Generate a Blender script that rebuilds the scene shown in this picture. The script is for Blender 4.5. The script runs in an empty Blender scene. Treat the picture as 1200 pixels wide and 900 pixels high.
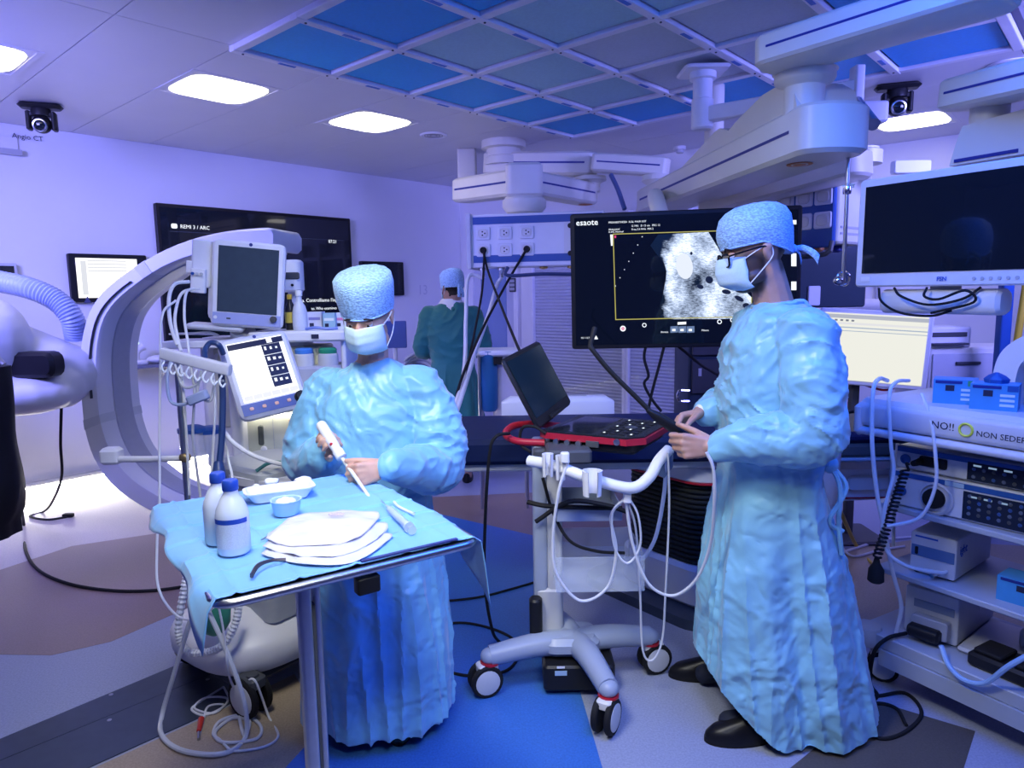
import bpy, bmesh, math, random
from math import sin, cos, pi, radians as R
from mathutils import Vector as V, Matrix as M, noise as N, Quaternion
random.seed(7)
SC = bpy.context.scene
COL = SC.collection
# ---------------------------------------------------------------- camera
F, PITCH, ROLL, CH = 814.25, R(7.337), R(-0.933), 1.5
cam = bpy.data.objects.new('camera', bpy.data.cameras.new('camera'))
COL.objects.link(cam)
cam.data.sensor_width = 36.0
cam.data.lens = F / 1200 * 36.0
cam.data.clip_start = 0.05
cam.matrix_world = M.Translation((0, 0, CH)) @ M.Rotation(pi / 2 - PITCH, 4, 'X') @ M.Rotation(ROLL, 4, 'Z')
SC.camera = cam
# ---------------------------------------------------------------- world, light, exposure
w = bpy.data.worlds.new('world'); SC.world = w; w.use_nodes = True
w.node_tree.nodes['Background'].inputs[0].default_value = (0.20, 0.22, 1.0, 1)
w.node_tree.nodes['Background'].inputs[1].default_value = 0.16
def area(name, loc, target, size, color, power, sy=None, spread=180):
    l = bpy.data.lights.new(name, 'AREA'); l.energy = power; l.color = color
    l.shape = 'RECTANGLE'; l.size = size; l.size_y = sy or size; l.spread = R(spread)
    o = bpy.data.objects.new(name, l); COL.objects.link(o); o.location = loc
    o.rotation_euler = (V(target) - V(loc)).to_track_quat('-Z', 'Y').to_euler()
    return o
area('blue_ceiling_light', (0.9, 1.75, 2.72), (0.5, 3.0, 0), 1.6, (0.02, 0.14, 1.0), 95)
area('violet_wall_fill', (-3.3, 2.3, 2.70), (-1.9, 6.6, 1.5), 1.2, (0.25, 0.25, 1.0), 130, spread=110)  # added fill outside the view, brightens the left wall; not a room fixture
area('violet_wall_fill', (3.5, 2.7, 2.70), (1.2, 6.8, 1.9), 1.2, (0.24, 0.25, 1.0), 95, spread=100)  # added fill outside the view, brightens the back and right walls
area('unseen_white_light', (-0.55, 1.35, 2.72), (0.15, 2.3, 0.9), 0.6, (1.0, 1.0, 0.93), 25, spread=120)
area('unseen_white_light', (0.35, 0.1, 2.72), (-0.45, 2.2, 0.4), 0.6, (0.95, 1.0, 0.97), 11, spread=80)  # added fill to brighten the woman's gown skirt below the table
SC.view_settings.view_transform = 'Standard'
SC.view_settings.look = 'None'
SC.view_settings.exposure = 0.0
SC.view_settings.gamma = 1.0
SC.view_settings.use_curve_mapping = False
# ---------------------------------------------------------------- pixel helpers (photo 1200x900)
def ray(px, py):
    x = (px - 600) / F; y = -(py - 450) / F
    c, s = cos(ROLL), sin(ROLL); x, y = c * x - s * y, s * x + c * y
    return V((x, cos(PITCH) + y * sin(PITCH), -sin(PITCH) + y * cos(PITCH)))
CAM = V((0, 0, CH))
def A(px, py, Y):
    d = ray(px, py); return CAM + d * (Y / d.y)
def G(px, py, z=0.0):
    d = ray(px, py); return CAM + d * ((z - CH) / d.z)
def hit(px, py, p0, n):
    d = ray(px, py); n = V(n); return CAM + d * ((V(p0) - CAM).dot(n) / d.dot(n))
# ---------------------------------------------------------------- materials
MATS = {}
def mat(name, col, rough=0.5, metal=0.0, nz=0.0, ns=30.0, bump=0.0, bs=120.0, emit=None, es=0.0, alpha=1.0, trans=0.0, ior=1.45, coat=0.0, sheen=0.0, sss=0.0):
    if name in MATS: return MATS[name]
    m = bpy.data.materials.new(name); m.use_nodes = True; MATS[name] = m
    nt = m.node_tree; b = nt.nodes['Principled BSDF']
    b.inputs['Roughness'].default_value = rough; b.inputs['Metallic'].default_value = metal
    b.inputs['IOR'].default_value = ior; b.inputs['Alpha'].default_value = alpha
    b.inputs['Transmission Weight'].default_value = trans; b.inputs['Coat Weight'].default_value = coat
    b.inputs['Sheen Weight'].default_value = sheen
    if metal < 0.3 and max(col[:3]) < 0.12: b.inputs['Specular IOR Level'].default_value = 0.28
    if sss:
        b.inputs['Subsurface Weight'].default_value = sss; b.inputs['Subsurface Scale'].default_value = 0.01
    tc = nt.nodes.new('ShaderNodeTexCoord')
    no = nt.nodes.new('ShaderNodeTexNoise'); no.inputs['Scale'].default_value = ns; no.inputs['Detail'].default_value = 4
    nt.links.new(tc.outputs['Object'], no.inputs['Vector'])
    rp = nt.nodes.new('ShaderNodeValToRGB')
    k = max(nz, 0.02)
    rp.color_ramp.elements[0].position = 0.3; rp.color_ramp.elements[1].position = 0.7
    rp.color_ramp.elements[0].color = tuple(c * (1 - k) for c in col[:3]) + (1,)
    rp.color_ramp.elements[1].color = tuple(min(1, c * (1 + k * 0.7)) for c in col[:3]) + (1,)
    nt.links.new(no.outputs['Fac'], rp.inputs['Fac']); nt.links.new(rp.outputs['Color'], b.inputs['Base Color'])
    if bump:
        n2 = nt.nodes.new('ShaderNodeTexNoise'); n2.inputs['Scale'].default_value = bs; n2.inputs['Detail'].default_value = 3
        nt.links.new(tc.outputs['Object'], n2.inputs['Vector'])
        bp = nt.nodes.new('ShaderNodeBump'); bp.inputs['Strength'].default_value = bump; bp.inputs['Distance'].default_value = 0.004
        nt.links.new(n2.outputs['Fac'], bp.inputs['Height']); nt.links.new(bp.outputs['Normal'], b.inputs['Normal'])
    if emit:
        b.inputs['Emission Color'].default_value = tuple(emit) + (1,); b.inputs['Emission Strength'].default_value = es
    return m
def crumple(name, col, strength=0.5, scale=9.0, rough=0.42, dist=0.02, tr=0.0, ridged=0.0):
    """thin non-woven fabric: pressed fold creases + fine fibre"""
    if name in MATS: return MATS[name]
    m = mat(name, col, rough=rough, nz=0.10, ns=6, sheen=0.25)
    nt = m.node_tree; b = nt.nodes['Principled BSDF']
    tc = nt.nodes.new('ShaderNodeTexCoord')
    wn = nt.nodes.new('ShaderNodeTexNoise'); wn.inputs['Scale'].default_value = 3.0
    nt.links.new(tc.outputs['Object'], wn.inputs['Vector'])
    mx = nt.nodes.new('ShaderNodeMixRGB'); mx.inputs[0].default_value = 0.25
    nt.links.new(tc.outputs['Object'], mx.inputs[1]); nt.links.new(wn.outputs['Color'], mx.inputs[2])
    h = None
    for sc_, wt in ((scale, 1.0), (scale * 2.7, 0.45)):
        vo = nt.nodes.new('ShaderNodeTexVoronoi'); vo.feature = 'SMOOTH_F1'; vo.inputs['Scale'].default_value = sc_
        nt.links.new(mx.outputs[0], vo.inputs['Vector'])
        mu = nt.nodes.new('ShaderNodeMath'); mu.operation = 'MULTIPLY'; mu.inputs[1].default_value = wt
        nt.links.new(vo.outputs['Distance'], mu.inputs[0])
        if h is None: h = mu
        else:
            ad = nt.nodes.new('ShaderNodeMath'); nt.links.new(h.outputs[0], ad.inputs[0]); nt.links.new(mu.outputs[0], ad.inputs[1]); h = ad
    rn = nt.nodes.new('ShaderNodeTexNoise'); rn.noise_type = 'RIDGED_MULTIFRACTAL'; rn.inputs['Scale'].default_value = scale * 0.8; rn.inputs['Detail'].default_value = 4.0; rn.inputs['Roughness'].default_value = 0.45
    mp = nt.nodes.new('ShaderNodeMapping'); mp.inputs['Scale'].default_value = (1.0, 1.0, 0.62); mp.inputs['Rotation'].default_value = (0.3, 0.2, 0.4)
    nt.links.new(mx.outputs[0], mp.inputs['Vector']); nt.links.new(mp.outputs[0], rn.inputs['Vector'])
    m2 = nt.nodes.new('ShaderNodeMath'); m2.operation = 'MULTIPLY_ADD'; m2.inputs[1].default_value = ridged; nt.links.new(rn.outputs['Fac'], m2.inputs[0]); nt.links.new(h.outputs[0], m2.inputs[2]); h = m2
    bp = nt.nodes.new('ShaderNodeBump'); bp.inputs['Strength'].default_value = strength; bp.inputs['Distance'].default_value = dist
    nt.links.new(h.outputs[0], bp.inputs['Height']); nt.links.new(bp.outputs['Normal'], b.inputs['Normal'])
    if tr:
        b.inputs['Transmission Weight'].default_value = 0.0
        tl = nt.nodes.new('ShaderNodeBsdfTranslucent'); tl.inputs[0].default_value = tuple(col) + (1,)
        ms = nt.nodes.new('ShaderNodeMixShader'); ms.inputs[0].default_value = tr
        out = nt.nodes['Material Output']
        nt.links.new(b.outputs[0], ms.inputs[1]); nt.links.new(tl.outputs[0], ms.inputs[2]); nt.links.new(ms.outputs[0], out.inputs[0])
    return m
def emis(name, col, s):
    if name in MATS: return MATS[name]
    m = mat(name, (0.02, 0.02, 0.02), rough=0.3, emit=col, es=s); return m
WHITE = mat('white_plastic', (0.78, 0.78, 0.80), 0.38, nz=0.03, ns=8)
WHITE2 = mat('warm_white_plastic', (0.76, 0.74, 0.70), 0.42, nz=0.04, ns=8)
CREAM = mat('cream_plastic', (0.62, 0.62, 0.50), 0.45, nz=0.04, ns=8)
GREY = mat('grey_plastic', (0.42, 0.43, 0.46), 0.45, nz=0.05, ns=10)
LGREY = mat('light_grey_metal', (0.58, 0.59, 0.62), 0.4, nz=0.04, ns=10)
DGREY = mat('dark_grey_plastic', (0.07, 0.075, 0.085), 0.45, nz=0.08, ns=12)
BLACK = mat('black_plastic', (0.012, 0.012, 0.014), 0.4, nz=0.1, ns=14)
RUBBER = mat('black_rubber', (0.012, 0.012, 0.013), 0.7, nz=0.15, ns=20)
GLASSBLK = mat('black_screen_glass', (0.006, 0.010, 0.014), 0.12, nz=0.05, coat=0.5)
CHROME = mat('chrome', (0.72, 0.72, 0.74), 0.12, 1.0, nz=0.03)
STEEL = mat('brushed_steel', (0.55, 0.56, 0.58), 0.28, 1.0, nz=0.06, ns=40)
NAVY = mat('navy_stripe', (0.015, 0.03, 0.22), 0.4)
BLUEP = mat('blue_plastic', (0.02, 0.09, 0.34), 0.35)
RED = mat('red_plastic', (0.45, 0.015, 0.03), 0.4)
WCABLE = mat('white_cable_sheath', (0.70, 0.71, 0.74), 0.4)
CLEAR = mat('clear_tubing', (0.80, 0.84, 0.88), 0.2, alpha=0.75)
ACRYL = mat('clear_acrylic', (0.75, 0.82, 0.9), 0.06, alpha=0.28)
INKW = emis('lit_white_text', (0.9, 0.95, 1.0), 1.2)
INKB = mat('dark_print', (0.02, 0.025, 0.06), 0.6)
INKBL = mat('blue_print', (0.03, 0.10, 0.45), 0.6)
# ---------------------------------------------------------------- mesh builder
def frame(o, x=None, z=None, y=None):
    """matrix with given origin and axes (two of x,y,z)"""
    if z is not None: z = V(z).normalized()
    if x is not None: x = V(x).normalized()
    if y is not None: y = V(y).normalized()
    if x is not None and z is not None:
        y = z.cross(x).normalized(); x = y.cross(z)
    elif x is not None and y is not None:
        z = x.cross(y).normalized(); y = z.cross(x)
    else:
        x = y.cross(z).normalized(); y = z.cross(x)
    m = M((x, y, z)).transposed().to_4x4(); m.translation = V(o); return m
def smooth_path(pts, n=8):
    pts = [V(p) for p in pts]
    if len(pts) < 3: return pts
    P = [pts[0] * 2 - pts[1]] + pts + [pts[-1] * 2 - pts[-2]]
    out = []
    for i in range(1, len(P) - 2):
        p0, p1, p2, p3 = P[i - 1:i + 3]
        for k in range(n):
            t = k / n
            out.append(0.5 * ((2 * p1) + (p2 - p0) * t + (2 * p0 - 5 * p1 + 4 * p2 - p3) * t * t + (3 * p1 - p0 - 3 * p2 + p3) * t ** 3))
    out.append(pts[-1]); return out
class MB:
    def __init__(s, mtx=None): s.v = []; s.f = []; s.m = mtx or M.Identity(4)
    def add(s, vs, fs, m=None):
        o = len(s.v); mm = s.m @ m if m is not None else s.m
        s.v += [mm @ V(p) for p in vs]; s.f += [tuple(i + o for i in q) for q in fs]; return s
    def box(s, c, d, m=None):
        x, y, z = c; a, b, e = d[0] / 2, d[1] / 2, d[2] / 2
        vs = [(x + i * a, y + j * b, z + k * e) for k in (-1, 1) for j in (-1, 1) for i in (-1, 1)]
        return s.add(vs, [(0, 2, 3, 1), (4, 5, 7, 6), (0, 1, 5, 4), (2, 6, 7, 3), (0, 4, 6, 2), (1, 3, 7, 5)], m)
    def rbox(s, c, d, r=0.01, m=None, n=3, axis='z', ch=None):
        """box with rounded vertical edges along axis and chamfered ends"""
        ch = r * 0.4 if ch is None else ch
        ax = 'xyz'.index(axis); o = [i for i in range(3) if i != ax]
        hw, hh, hd = d[o[0]] / 2, d[o[1]] / 2, d[ax] / 2
        r = min(r, hw * 0.99, hh * 0.99)
        def ring(k):
            pts = []
            for (sx, sy, a0) in ((1, 1, 0), (-1, 1, 90), (-1, -1, 180), (1, -1, 270)):
                for i in range(n + 1):
                    a = R(a0 + 90 * i / n)
                    pts.append((sx * (hw - r) + cos(a) * max(r - k, 1e-4), sy * (hh - r) + sin(a) * max(r - k, 1e-4)))
            return pts
        L = [(-hd, ch), (-hd + ch, 0), (hd - ch, 0), (hd, ch)]
        vs = []; k = 4 * (n + 1)
        for (z, q) in L:
            for (x, y) in ring(q):
                p = [0, 0, 0]; p[o[0]] = x + c[o[0]]; p[o[1]] = y + c[o[1]]; p[ax] = z + c[ax]; vs.append(tuple(p))
        fs = [tuple(range(k))[::-1], tuple(range(3 * k, 4 * k))]
        for l in range(3):
            for i in range(k):
                j = (i + 1) % k; fs.append((l * k + i, l * k + j, (l + 1) * k + j, (l + 1) * k + i))
        if axis == 'y': fs = [q[::-1] for q in fs]
        return s.add(vs, fs, m)
    def prism(s, poly, z0, z1, m=None, taper=0.0):
        n = len(poly)
        cx = sum(p[0] for p in poly) / n; cy = sum(p[1] for p in poly) / n
        ar = sum(poly[i][0] * poly[(i + 1) % n][1] - poly[(i + 1) % n][0] * poly[i][1] for i in range(n))
        if ar < 0: poly = poly[::-1]
        vs = [(x, y, z0) for x, y in poly] + [(cx + (x - cx) * (1 - taper), cy + (y - cy) * (1 - taper), z1) for x, y in poly]
        fs = [tuple(range(n))[::-1], tuple(range(n, 2 * n))] + [(i, (i + 1) % n, n + (i + 1) % n, n + i) for i in range(n)]
        if z1 < z0: fs = [q[::-1] for q in fs]
        return s.add(vs, fs, m)
    def lathe(s, prof, c=(0, 0, 0), n=20, m=None):
        vs = []; fs = []
        for (r, z) in prof:
            for i in range(n):
                a = 2 * pi * i / n; vs.append((c[0] + max(r, 1e-5) * cos(a), c[1] + max(r, 1e-5) * sin(a), c[2] + z))
        for l in range(len(prof) - 1):
            for i in range(n):
                j = (i + 1) % n; fs.append((l * n + i, l * n + j, (l + 1) * n + j, (l + 1) * n + i))
        fs.append(tuple(range(n))[::-1]); q = (len(prof) - 1) * n; fs.append(tuple(range(q, q + n)))
        return s.add(vs, fs, m)
    def cyl(s, p0, p1, r0, r1=None, n=16, cap=0.0):
        p0, p1 = V(p0), V(p1); d = p1 - p0; L = d.length; r1 = r0 if r1 is None else r1
        q = d.to_track_quat('Z', 'Y').to_matrix().to_4x4(); q.translation = p0
        pr = [(r0, 0), (r1, L)]
        if cap: pr = [(r0 - cap, 0), (r0, cap), (r1, L - cap), (r1 - cap, L)]
        return s.lathe(pr, n=n, m=q)
    def tube(s, pts, r, n=8, sm=6, closed=False, rib=0.0, ribn=2):
        P = smooth_path(pts, sm) if sm else [V(p) for p in pts]
        k = len(P); rr = r if callable(r) else (lambda t: r)
        vs = []; fs = []; up = None
        for i in range(k):
            t = (P[min(i + 1, k - 1)] - P[max(i - 1, 0)])
            if t.length < 1e-9: t = V((0, 0, 1))
            t.normalize()
            if up is None:
                up = V((0, 0, 1)) if abs(t.z) < 0.9 else V((1, 0, 0))
            x = t.cross(up).normalized(); up = x.cross(t).normalized()
            ra = rr(i / max(k - 1, 1)) * (1 + (rib if i % ribn == 0 else 0))
            for j in range(n):
                a = 2 * pi * j / n; vs.append(P[i] + (x * cos(a) + up * sin(a)) * ra)
        for i in range(k - 1):
            for j in range(n):
                q = (j + 1) % n; fs.append((i * n + j, (i + 1) * n + j, (i + 1) * n + q, i * n + q))
        fs.append(tuple(range(n))); fs.append(tuple(range((k - 1) * n, k * n))[::-1])
        return s.add(vs, fs)
    def ell(s, c, r, m=None, nu=16, nv=10):
        vs = [(c[0], c[1], c[2] - r[2])]; fs = []
        for i in range(1, nv):
            ph = -pi / 2 + pi * i / nv
            for j in range(nu):
                a = 2 * pi * j / nu; vs.append((c[0] + r[0] * cos(ph) * cos(a), c[1] + r[1] * cos(ph) * sin(a), c[2] + r[2] * sin(ph)))
        vs.append((c[0], c[1], c[2] + r[2])); T = len(vs) - 1
        for j in range(nu):
            q = (j + 1) % nu
            fs.append((0, 1 + q, 1 + j)); fs.append((T, 1 + (nv - 2) * nu + j, 1 + (nv - 2) * nu + q))
            for i in range(nv - 2): fs.append((1 + i * nu + j, 1 + i * nu + q, 1 + (i + 1) * nu + q, 1 + (i + 1) * nu + j))
        return s.add(vs, fs, m)
    def cap(s, p0, p1, r0, r1=None, n=12):
        """tapered capsule (closed pieces that overlap; used for remeshed bodies)"""
        r1 = r0 if r1 is None else r1
        s.ell(p0, (r0, r0, r0), nu=n, nv=8); s.ell(p1, (r1, r1, r1), nu=n, nv=8)
        if (V(p1) - V(p0)).length > 1e-5: s.cyl(p0, p1, r0 * 0.995, r1 * 0.995, n)
        return s
    def loft(s, rings, closed=True, cap=True, m=None):
        n = len(rings[0]); vs = [p for r in rings for p in r]; fs = []
        for l in range(len(rings) - 1):
            for i in range(n if closed else n - 1):
                j = (i + 1) % n; fs.append((l * n + i, l * n + j, (l + 1) * n + j, (l + 1) * n + i))
        if cap and closed:
            fs.append(tuple(range(n))[::-1]); q = (len(rings) - 1) * n; fs.append(tuple(range(q, q + n)))
        return s.add(vs, fs, m)
    def mesh(s, name):
        me = bpy.data.meshes.new(name); me.from_pydata([tuple(p) for p in s.v], [], s.f); me.update(); return me
    def build(s, name, m, parent=None, smooth=True, kind=None):
        return link(name, s.mesh(name), m, parent, smooth, kind)
def link(name, me, m, parent=None, smooth=True, kind=None):
    if smooth and len(me.polygons):
        me.polygons.foreach_set('use_smooth', [True] * len(me.polygons))
        try: me.set_sharp_from_angle(angle=R(38))
        except Exception: pass
    if m is not None and not me.materials: me.materials.append(m)
    o = bpy.data.objects.new(name, me); COL.objects.link(o)
    if parent: o.parent = parent
    if kind: o['kind'] = kind
    return o
def tag(o, label, cat, group=None):
    o['label'] = label; o['category'] = cat
    if group: o['group'] = group
    return o
def thing(name, label, cat, loc=(0, 0, 0), rz=0.0, group=None, mtx=None):
    o = bpy.data.objects.new(name, None); COL.objects.link(o); o.empty_display_size = 0.05
    if mtx is None: mtx = M.Translation(loc) @ M.Rotation(rz, 4, 'Z')
    o.matrix_world = mtx; INV[o.name] = mtx.inverted()
    return tag(o, label, cat, group)
INV = {}
def wmb(t):
    """builder that takes world coordinates for parts of thing t"""
    return MB(INV[t.name].copy())
def struct(o): o['kind'] = 'structure'; return o
def part(name, me, m, parent, loc=(0, 0, 0), rz=0.0):
    """another object on shared mesh data"""
    o = bpy.data.objects.new(name, me); COL.objects.link(o); o.parent = parent; o.location = loc; o.rotation_euler = (0, 0, rz)
    if m is not None and not me.materials: me.materials.append(m)
    return o
def copy_tree(o, parent=None):
    c = o.copy(); COL.objects.link(c); c.parent = parent
    for ch in list(o.children): copy_tree(ch, c)
    return c
def text(body, size, m, parent, mtx, name='lettering', align='LEFT', ext=0.0004, bold=0.0, sx=1.0):
    cu = bpy.data.curves.new(name, 'FONT'); cu.body = body; cu.size = size; cu.align_x = align; cu.extrude = ext; cu.offset = bold; cu.resolution_u = 2
    t = bpy.data.objects.new('tmp_text', cu); COL.objects.link(t)
    me = bpy.data.meshes.new_from_object(t); bpy.data.objects.remove(t); bpy.data.curves.remove(cu)
    me.transform(mtx @ M.Diagonal((sx, 1, 1, 1))); me.materials.clear()
    return link(name, me, m, parent, smooth=False)
# ================================================================ the room (its axes: u along left wall, n across)
TH = R(48.0)
RO = V((-0.627, 4.666, 0))
RM = M.Translation(RO) @ M.Rotation(TH, 4, 'Z')        # local x = u, local y = -n
RI = RM.inverted()
HC = 2.8
YL, XB, XR, NJ = 2.67, 3.0, 4.12, -1.45                  # left wall y, back wall x, far right wall x, jog
WALLM = mat('wall_paint', (0.80, 0.80, 0.82), 0.55, nz=0.02, ns=2, bump=0.05, bs=200)
CEILM = mat('ceiling_panel_white', (0.66, 0.66, 0.70), 0.45, nz=0.02, ns=3)
def vinyl(n, c): return mat(n, c, 0.34, nz=0.16, ns=140, bump=0.03, bs=300)
V_LAV = vinyl('vinyl_lavender_grey', (0.31, 0.34, 0.47)); V_BRN = vinyl('vinyl_terracotta', (0.27, 0.19, 0.165))
V_BLU = vinyl('vinyl_blue', (0.045, 0.16, 0.50)); V_TAN = vinyl('vinyl_tan', (0.38, 0.30, 0.22)); V_DRK = vinyl('vinyl_dark_brown', (0.09, 0.08, 0.075))
V_BEI = vinyl('vinyl_beige', (0.58, 0.52, 0.46))
def slab(name, m, x0, x1, y0, y1, z0, z1, parent=None):
    b = MB(RM if parent is None else None); b.box(((x0 + x1) / 2, (y0 + y1) / 2, (z0 + z1) / 2), (x1 - x0, y1 - y0, z1 - z0)); return b.build(name, m, parent)
floor = struct(slab('floor', V_LAV, -7, 6.5, -7, 4.0, -0.1, 0))
floor['label'] = 'patterned vinyl floor'
def zone(pts, m, h, name='floor_inlay'):
    b = MB(); b.prism([tuple(G(*p, 0).xy) for p in pts], 0.0, h); o = b.build(name, m, floor, smooth=False); return o
zone([(-250, 700), (-60, 680), (0, 668), (84, 640), (218, 620), (330, 598), (330, 545), (240, 540), (135, 562), (9, 583), (-250, 640)], V_BEI, 0.0010)
zone([(-250, 800), (-60, 774), (0, 767), (60, 768), (130, 752), (212, 716), (300, 670), (330, 640), (330, 598), (218, 620), (84, 640), (0, 668), (-60, 680), (-250, 700)], V_BRN, 0.0010)
zone([(100, 905), (260, 832), (345, 790), (380, 850), (330, 905), (300, 1000), (80, 1000)], V_TAN, 0.0010)
zone([(330, 905), (380, 850), (430, 700), (513, 602), (631, 629), (626, 655), (640, 705), (680, 811), (706, 900), (740, 1000), (300, 1000)], V_BLU, 0.0012)
zone([(420, 588), (500, 583), (632, 577), (760, 570), (770, 640), (690, 640), (631, 629), (513, 602), (430, 600)], V_BRN, 0.0011)
zone([(930, 655), (985, 645), (1075, 632), (1200, 640), (1240, 760), (1100, 715), (1000, 742), (940, 720)], V_TAN, 0.0011)
zone([(920, 905), (945, 885), (1020, 820), (1143, 857), (1128, 905), (1110, 980), (900, 980)], V_DRK, 0.0011)
zone([(-300, 690), (-250, 700), (-60, 680), (9, 600), (-250, 660)], V_BEI, 0.0009)
# steel floor duct cover: two long plates
DUCT = mat('blue_grey_floor_steel', (0.07, 0.09, 0.13), 0.35, 0.6, nz=0.08, ns=20)
dc = thing('floor_duct_cover', 'long dark steel duct cover plates let into the floor at lower left', 'floor plate')
p_ul, p_ur = G(-60, 892, 0), G(300, 741, 0); p_ml, p_mr = G(-60, 917, 0), G(300, 769, 0); p_ll, p_lr = G(-60, 975, 0), G(300, 812, 0)
for (a, b_, c, d) in ((p_ul, p_ur, p_mr, p_ml), (p_ml, p_mr, p_lr, p_ll)):
    q = MB(); k = (a + b_ + c + d) / 4; q.prism([tuple((k + (v - k) * 0.985).xy) for v in (a, b_, c, d)], 0, 0.004); q.build('plate', DUCT, dc, smooth=False)
    for t in (0.12, 0.45, 0.8):
        s = a.lerp(b_, t).lerp(d.lerp(c, t), 0.12); MB().cyl((s.x, s.y, 0.004), (s.x, s.y, 0.0055), 0.008, n=10).build('screw', STEEL, dc)
# ---- walls
wl = struct(slab('wall_left', WALLM, -6.0, XB + 0.1, YL, YL + 0.1, 0, HC))
wb = struct(slab('wall_back', WALLM, XB, XB + 0.1, NJ, YL, 0, HC))
wj = struct(slab('wall_return', WALLM, XB + 0.1, XR, NJ, NJ + 0.1, 0, HC))
wr = struct(slab('wall_right', WALLM, XR, XR + 0.1, -6.5, NJ, 0, HC))
BB = mat('baseboard_grey', (0.62, 0.62, 0.66), 0.4)
struct(slab('baseboard_left', BB, -6.0, XB, YL - 0.012, YL, 0, 0.09))
struct(slab('baseboard_right', BB, XR - 0.012, XR, -6.5, NJ, 0, 0.09))
# ---- ceiling: carrier slab + panels with open joints
ceil = struct(slab('ceiling', mat('ceiling_joint_dark', (0.25, 0.25, 0.30), 0.7), -6.5, 6.0, -6.5, YL + 0.1, HC + 0.012, HC + 0.08))
CW = 0.58
LU0, LU1, LN0, LN1 = -1.16, 1.74, 0.0, 3.0
def cpanel(x0, x1, y0, y1):
    b = MB(RM); b.box(((x0 + x1) / 2, (y0 + y1) / 2, HC + 0.006), (x1 - x0 - 0.005, y1 - y0 - 0.005, 0.012)); b.build('ceiling_panel', CEILM, ceil, smooth=False)
k = LU0 - CW * 9
while k < 5.8:
    inside = k > LU0 - 0.05 and k < LU1 - 0.05
    cpanel(k, k + CW, LN0 if not inside else 0.06, YL)
    if not inside: cpanel(k, k + CW, -3.0, 0.0)
    cpanel(k, k + CW, -6.4, -3.0 if not inside else -3.06)
    k += CW
# ---- laminar-flow ceiling field, 5 x 5 coloured panels in a white frame
lam = thing('laminar_flow_ceiling', 'five by five field of blue and grey panels in a white ceiling frame', 'ceiling field', mtx=RM @ M.Translation((0, 0, HC)))
LBLU = mat('flow_panel_blue', (0.015, 0.36, 0.80), 0.5, nz=0.06, ns=60, bump=0.05, bs=400)
LGRY = mat('flow_panel_grey', (0.34, 0.58, 0.66), 0.5, nz=0.06, ns=60, bump=0.05, bs=400)
LLIT = mat('flow_panel_pale', (0.48, 0.56, 0.62), 0.5, nz=0.05, ns=60, bump=0.05, bs=400)
LFRM = mat('flow_frame_white', (0.76, 0.76, 0.80), 0.35, nz=0.02)
for mm in (LBLU, LGRY, LLIT): mm.node_tree.nodes['Noise Texture'].inputs['Detail'].default_value = 2
pm = {}
for i in range(5):
    for j in range(5):
        m = LBLU if (i in (0, 4) or j in (0, 4)) else (LGRY if (j == 1 or i == 1) else LLIT)
        if m not in pm:
            b = MB(); b.rbox((0, 0, 0), (CW - 0.075, 0.6 - 0.075, 0.012), 0.004); pm[m] = b.mesh('flow_panel'); pm[m].materials.append(m)
        part('flow_panel', pm[m], None, lam, (LU0 + CW * (i + .5), -0.6 * (j + .5), -0.004))
fb = MB(); fb.rbox((0, 0, 0), (CW * 5 + 0.052, 0.052, 0.034), 0.006, axis='x'); fbm = fb.mesh('frame_bar'); fbm.materials.append(LFRM)
fc = MB(); fc.rbox((0, 0, 0), (0.052, 0.6 - 0.05, 0.030), 0.006, axis='y'); fcm = fc.mesh('frame_bar'); fcm.materials.append(LFRM)
for j in range(6): part('frame_bar', fbm, None, lam, ((LU0 + LU1) / 2, -0.6 * j, -0.012))
sc_ = MB().cyl((0, 0, 0), (0, 0, -0.004), 0.006, n=8).mesh('screw'); sc_.materials.append(DGREY)
tgm = MB().box((0, 0, 0), (0.10, 0.022, 0.002)).mesh('blue_label'); tgm.materials.append(mat('blue_label', (0.06, 0.2, 0.6), 0.5))
for i in range(6):
    for j in range(5):
        part('frame_bar', fcm, None, lam, (LU0 + CW * i, -0.6 * (j + .5), -0.012))
        if i < 5:
            part('screw', sc_, None, lam, (LU0 + CW * (i + 0.06), -0.6 * j, -0.029)); part('screw', sc_, None, lam, (LU0 + CW * (i + 0.94), -0.6 * j, -0.029))
            part('blue_label', tgm, None, lam, (LU0 + CW * (i + 0.5), -0.6 * j, -0.030))
# ---- recessed square lights
LAMP = emis('lamp_diffuser', (1.0, 0.95, 0.88), 7.0)
def ceiling_light(u, n, label):
    t = thing('ceiling_light', label, 'ceiling light', mtx=RM @ M.Translation((u, -n, HC)), group='recessed square ceiling lights')
    b = MB(); hw = 0.275
    for (cx, cy, dx, dy) in ((0, hw, 2 * hw + 0.03, 0.03), (0, -hw, 2 * hw + 0.03, 0.03), (hw, 0, 0.03, 2 * hw - .03), (-hw, 0, 0.03, 2 * hw - .03)): b.box((cx, cy, -0.001), (dx, dy, 0.004))
    b.build('frame', CEILM, t, smooth=False)
    d = MB(); pts = []
    for s_ in range(32):
        a = 2 * pi * s_ / 32; c, s = cos(a), sin(a); q = 5.0
        rr = 0.25 / ((abs(c) ** q + abs(s) ** q) ** (1 / q)); pts.append((rr * c, rr * s))
    d.prism(pts, 0.002, -0.006, taper=0.04); d.build('diffuser', LAMP, t)
ceiling_light(-0.87, -0.80, 'square white ceiling light at centre left of the ceiling')
ceiling_light(0.30, -0.82, 'square white ceiling light beside the round vent')
ceiling_light(-2.10, -1.08, 'square white ceiling light cut by the left picture edge')
g3 = RI @ G(1085, 140, HC); ceiling_light(g3.x, -g3.y - 0.1, 'square white ceiling light on the right behind the camera dome')
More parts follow.
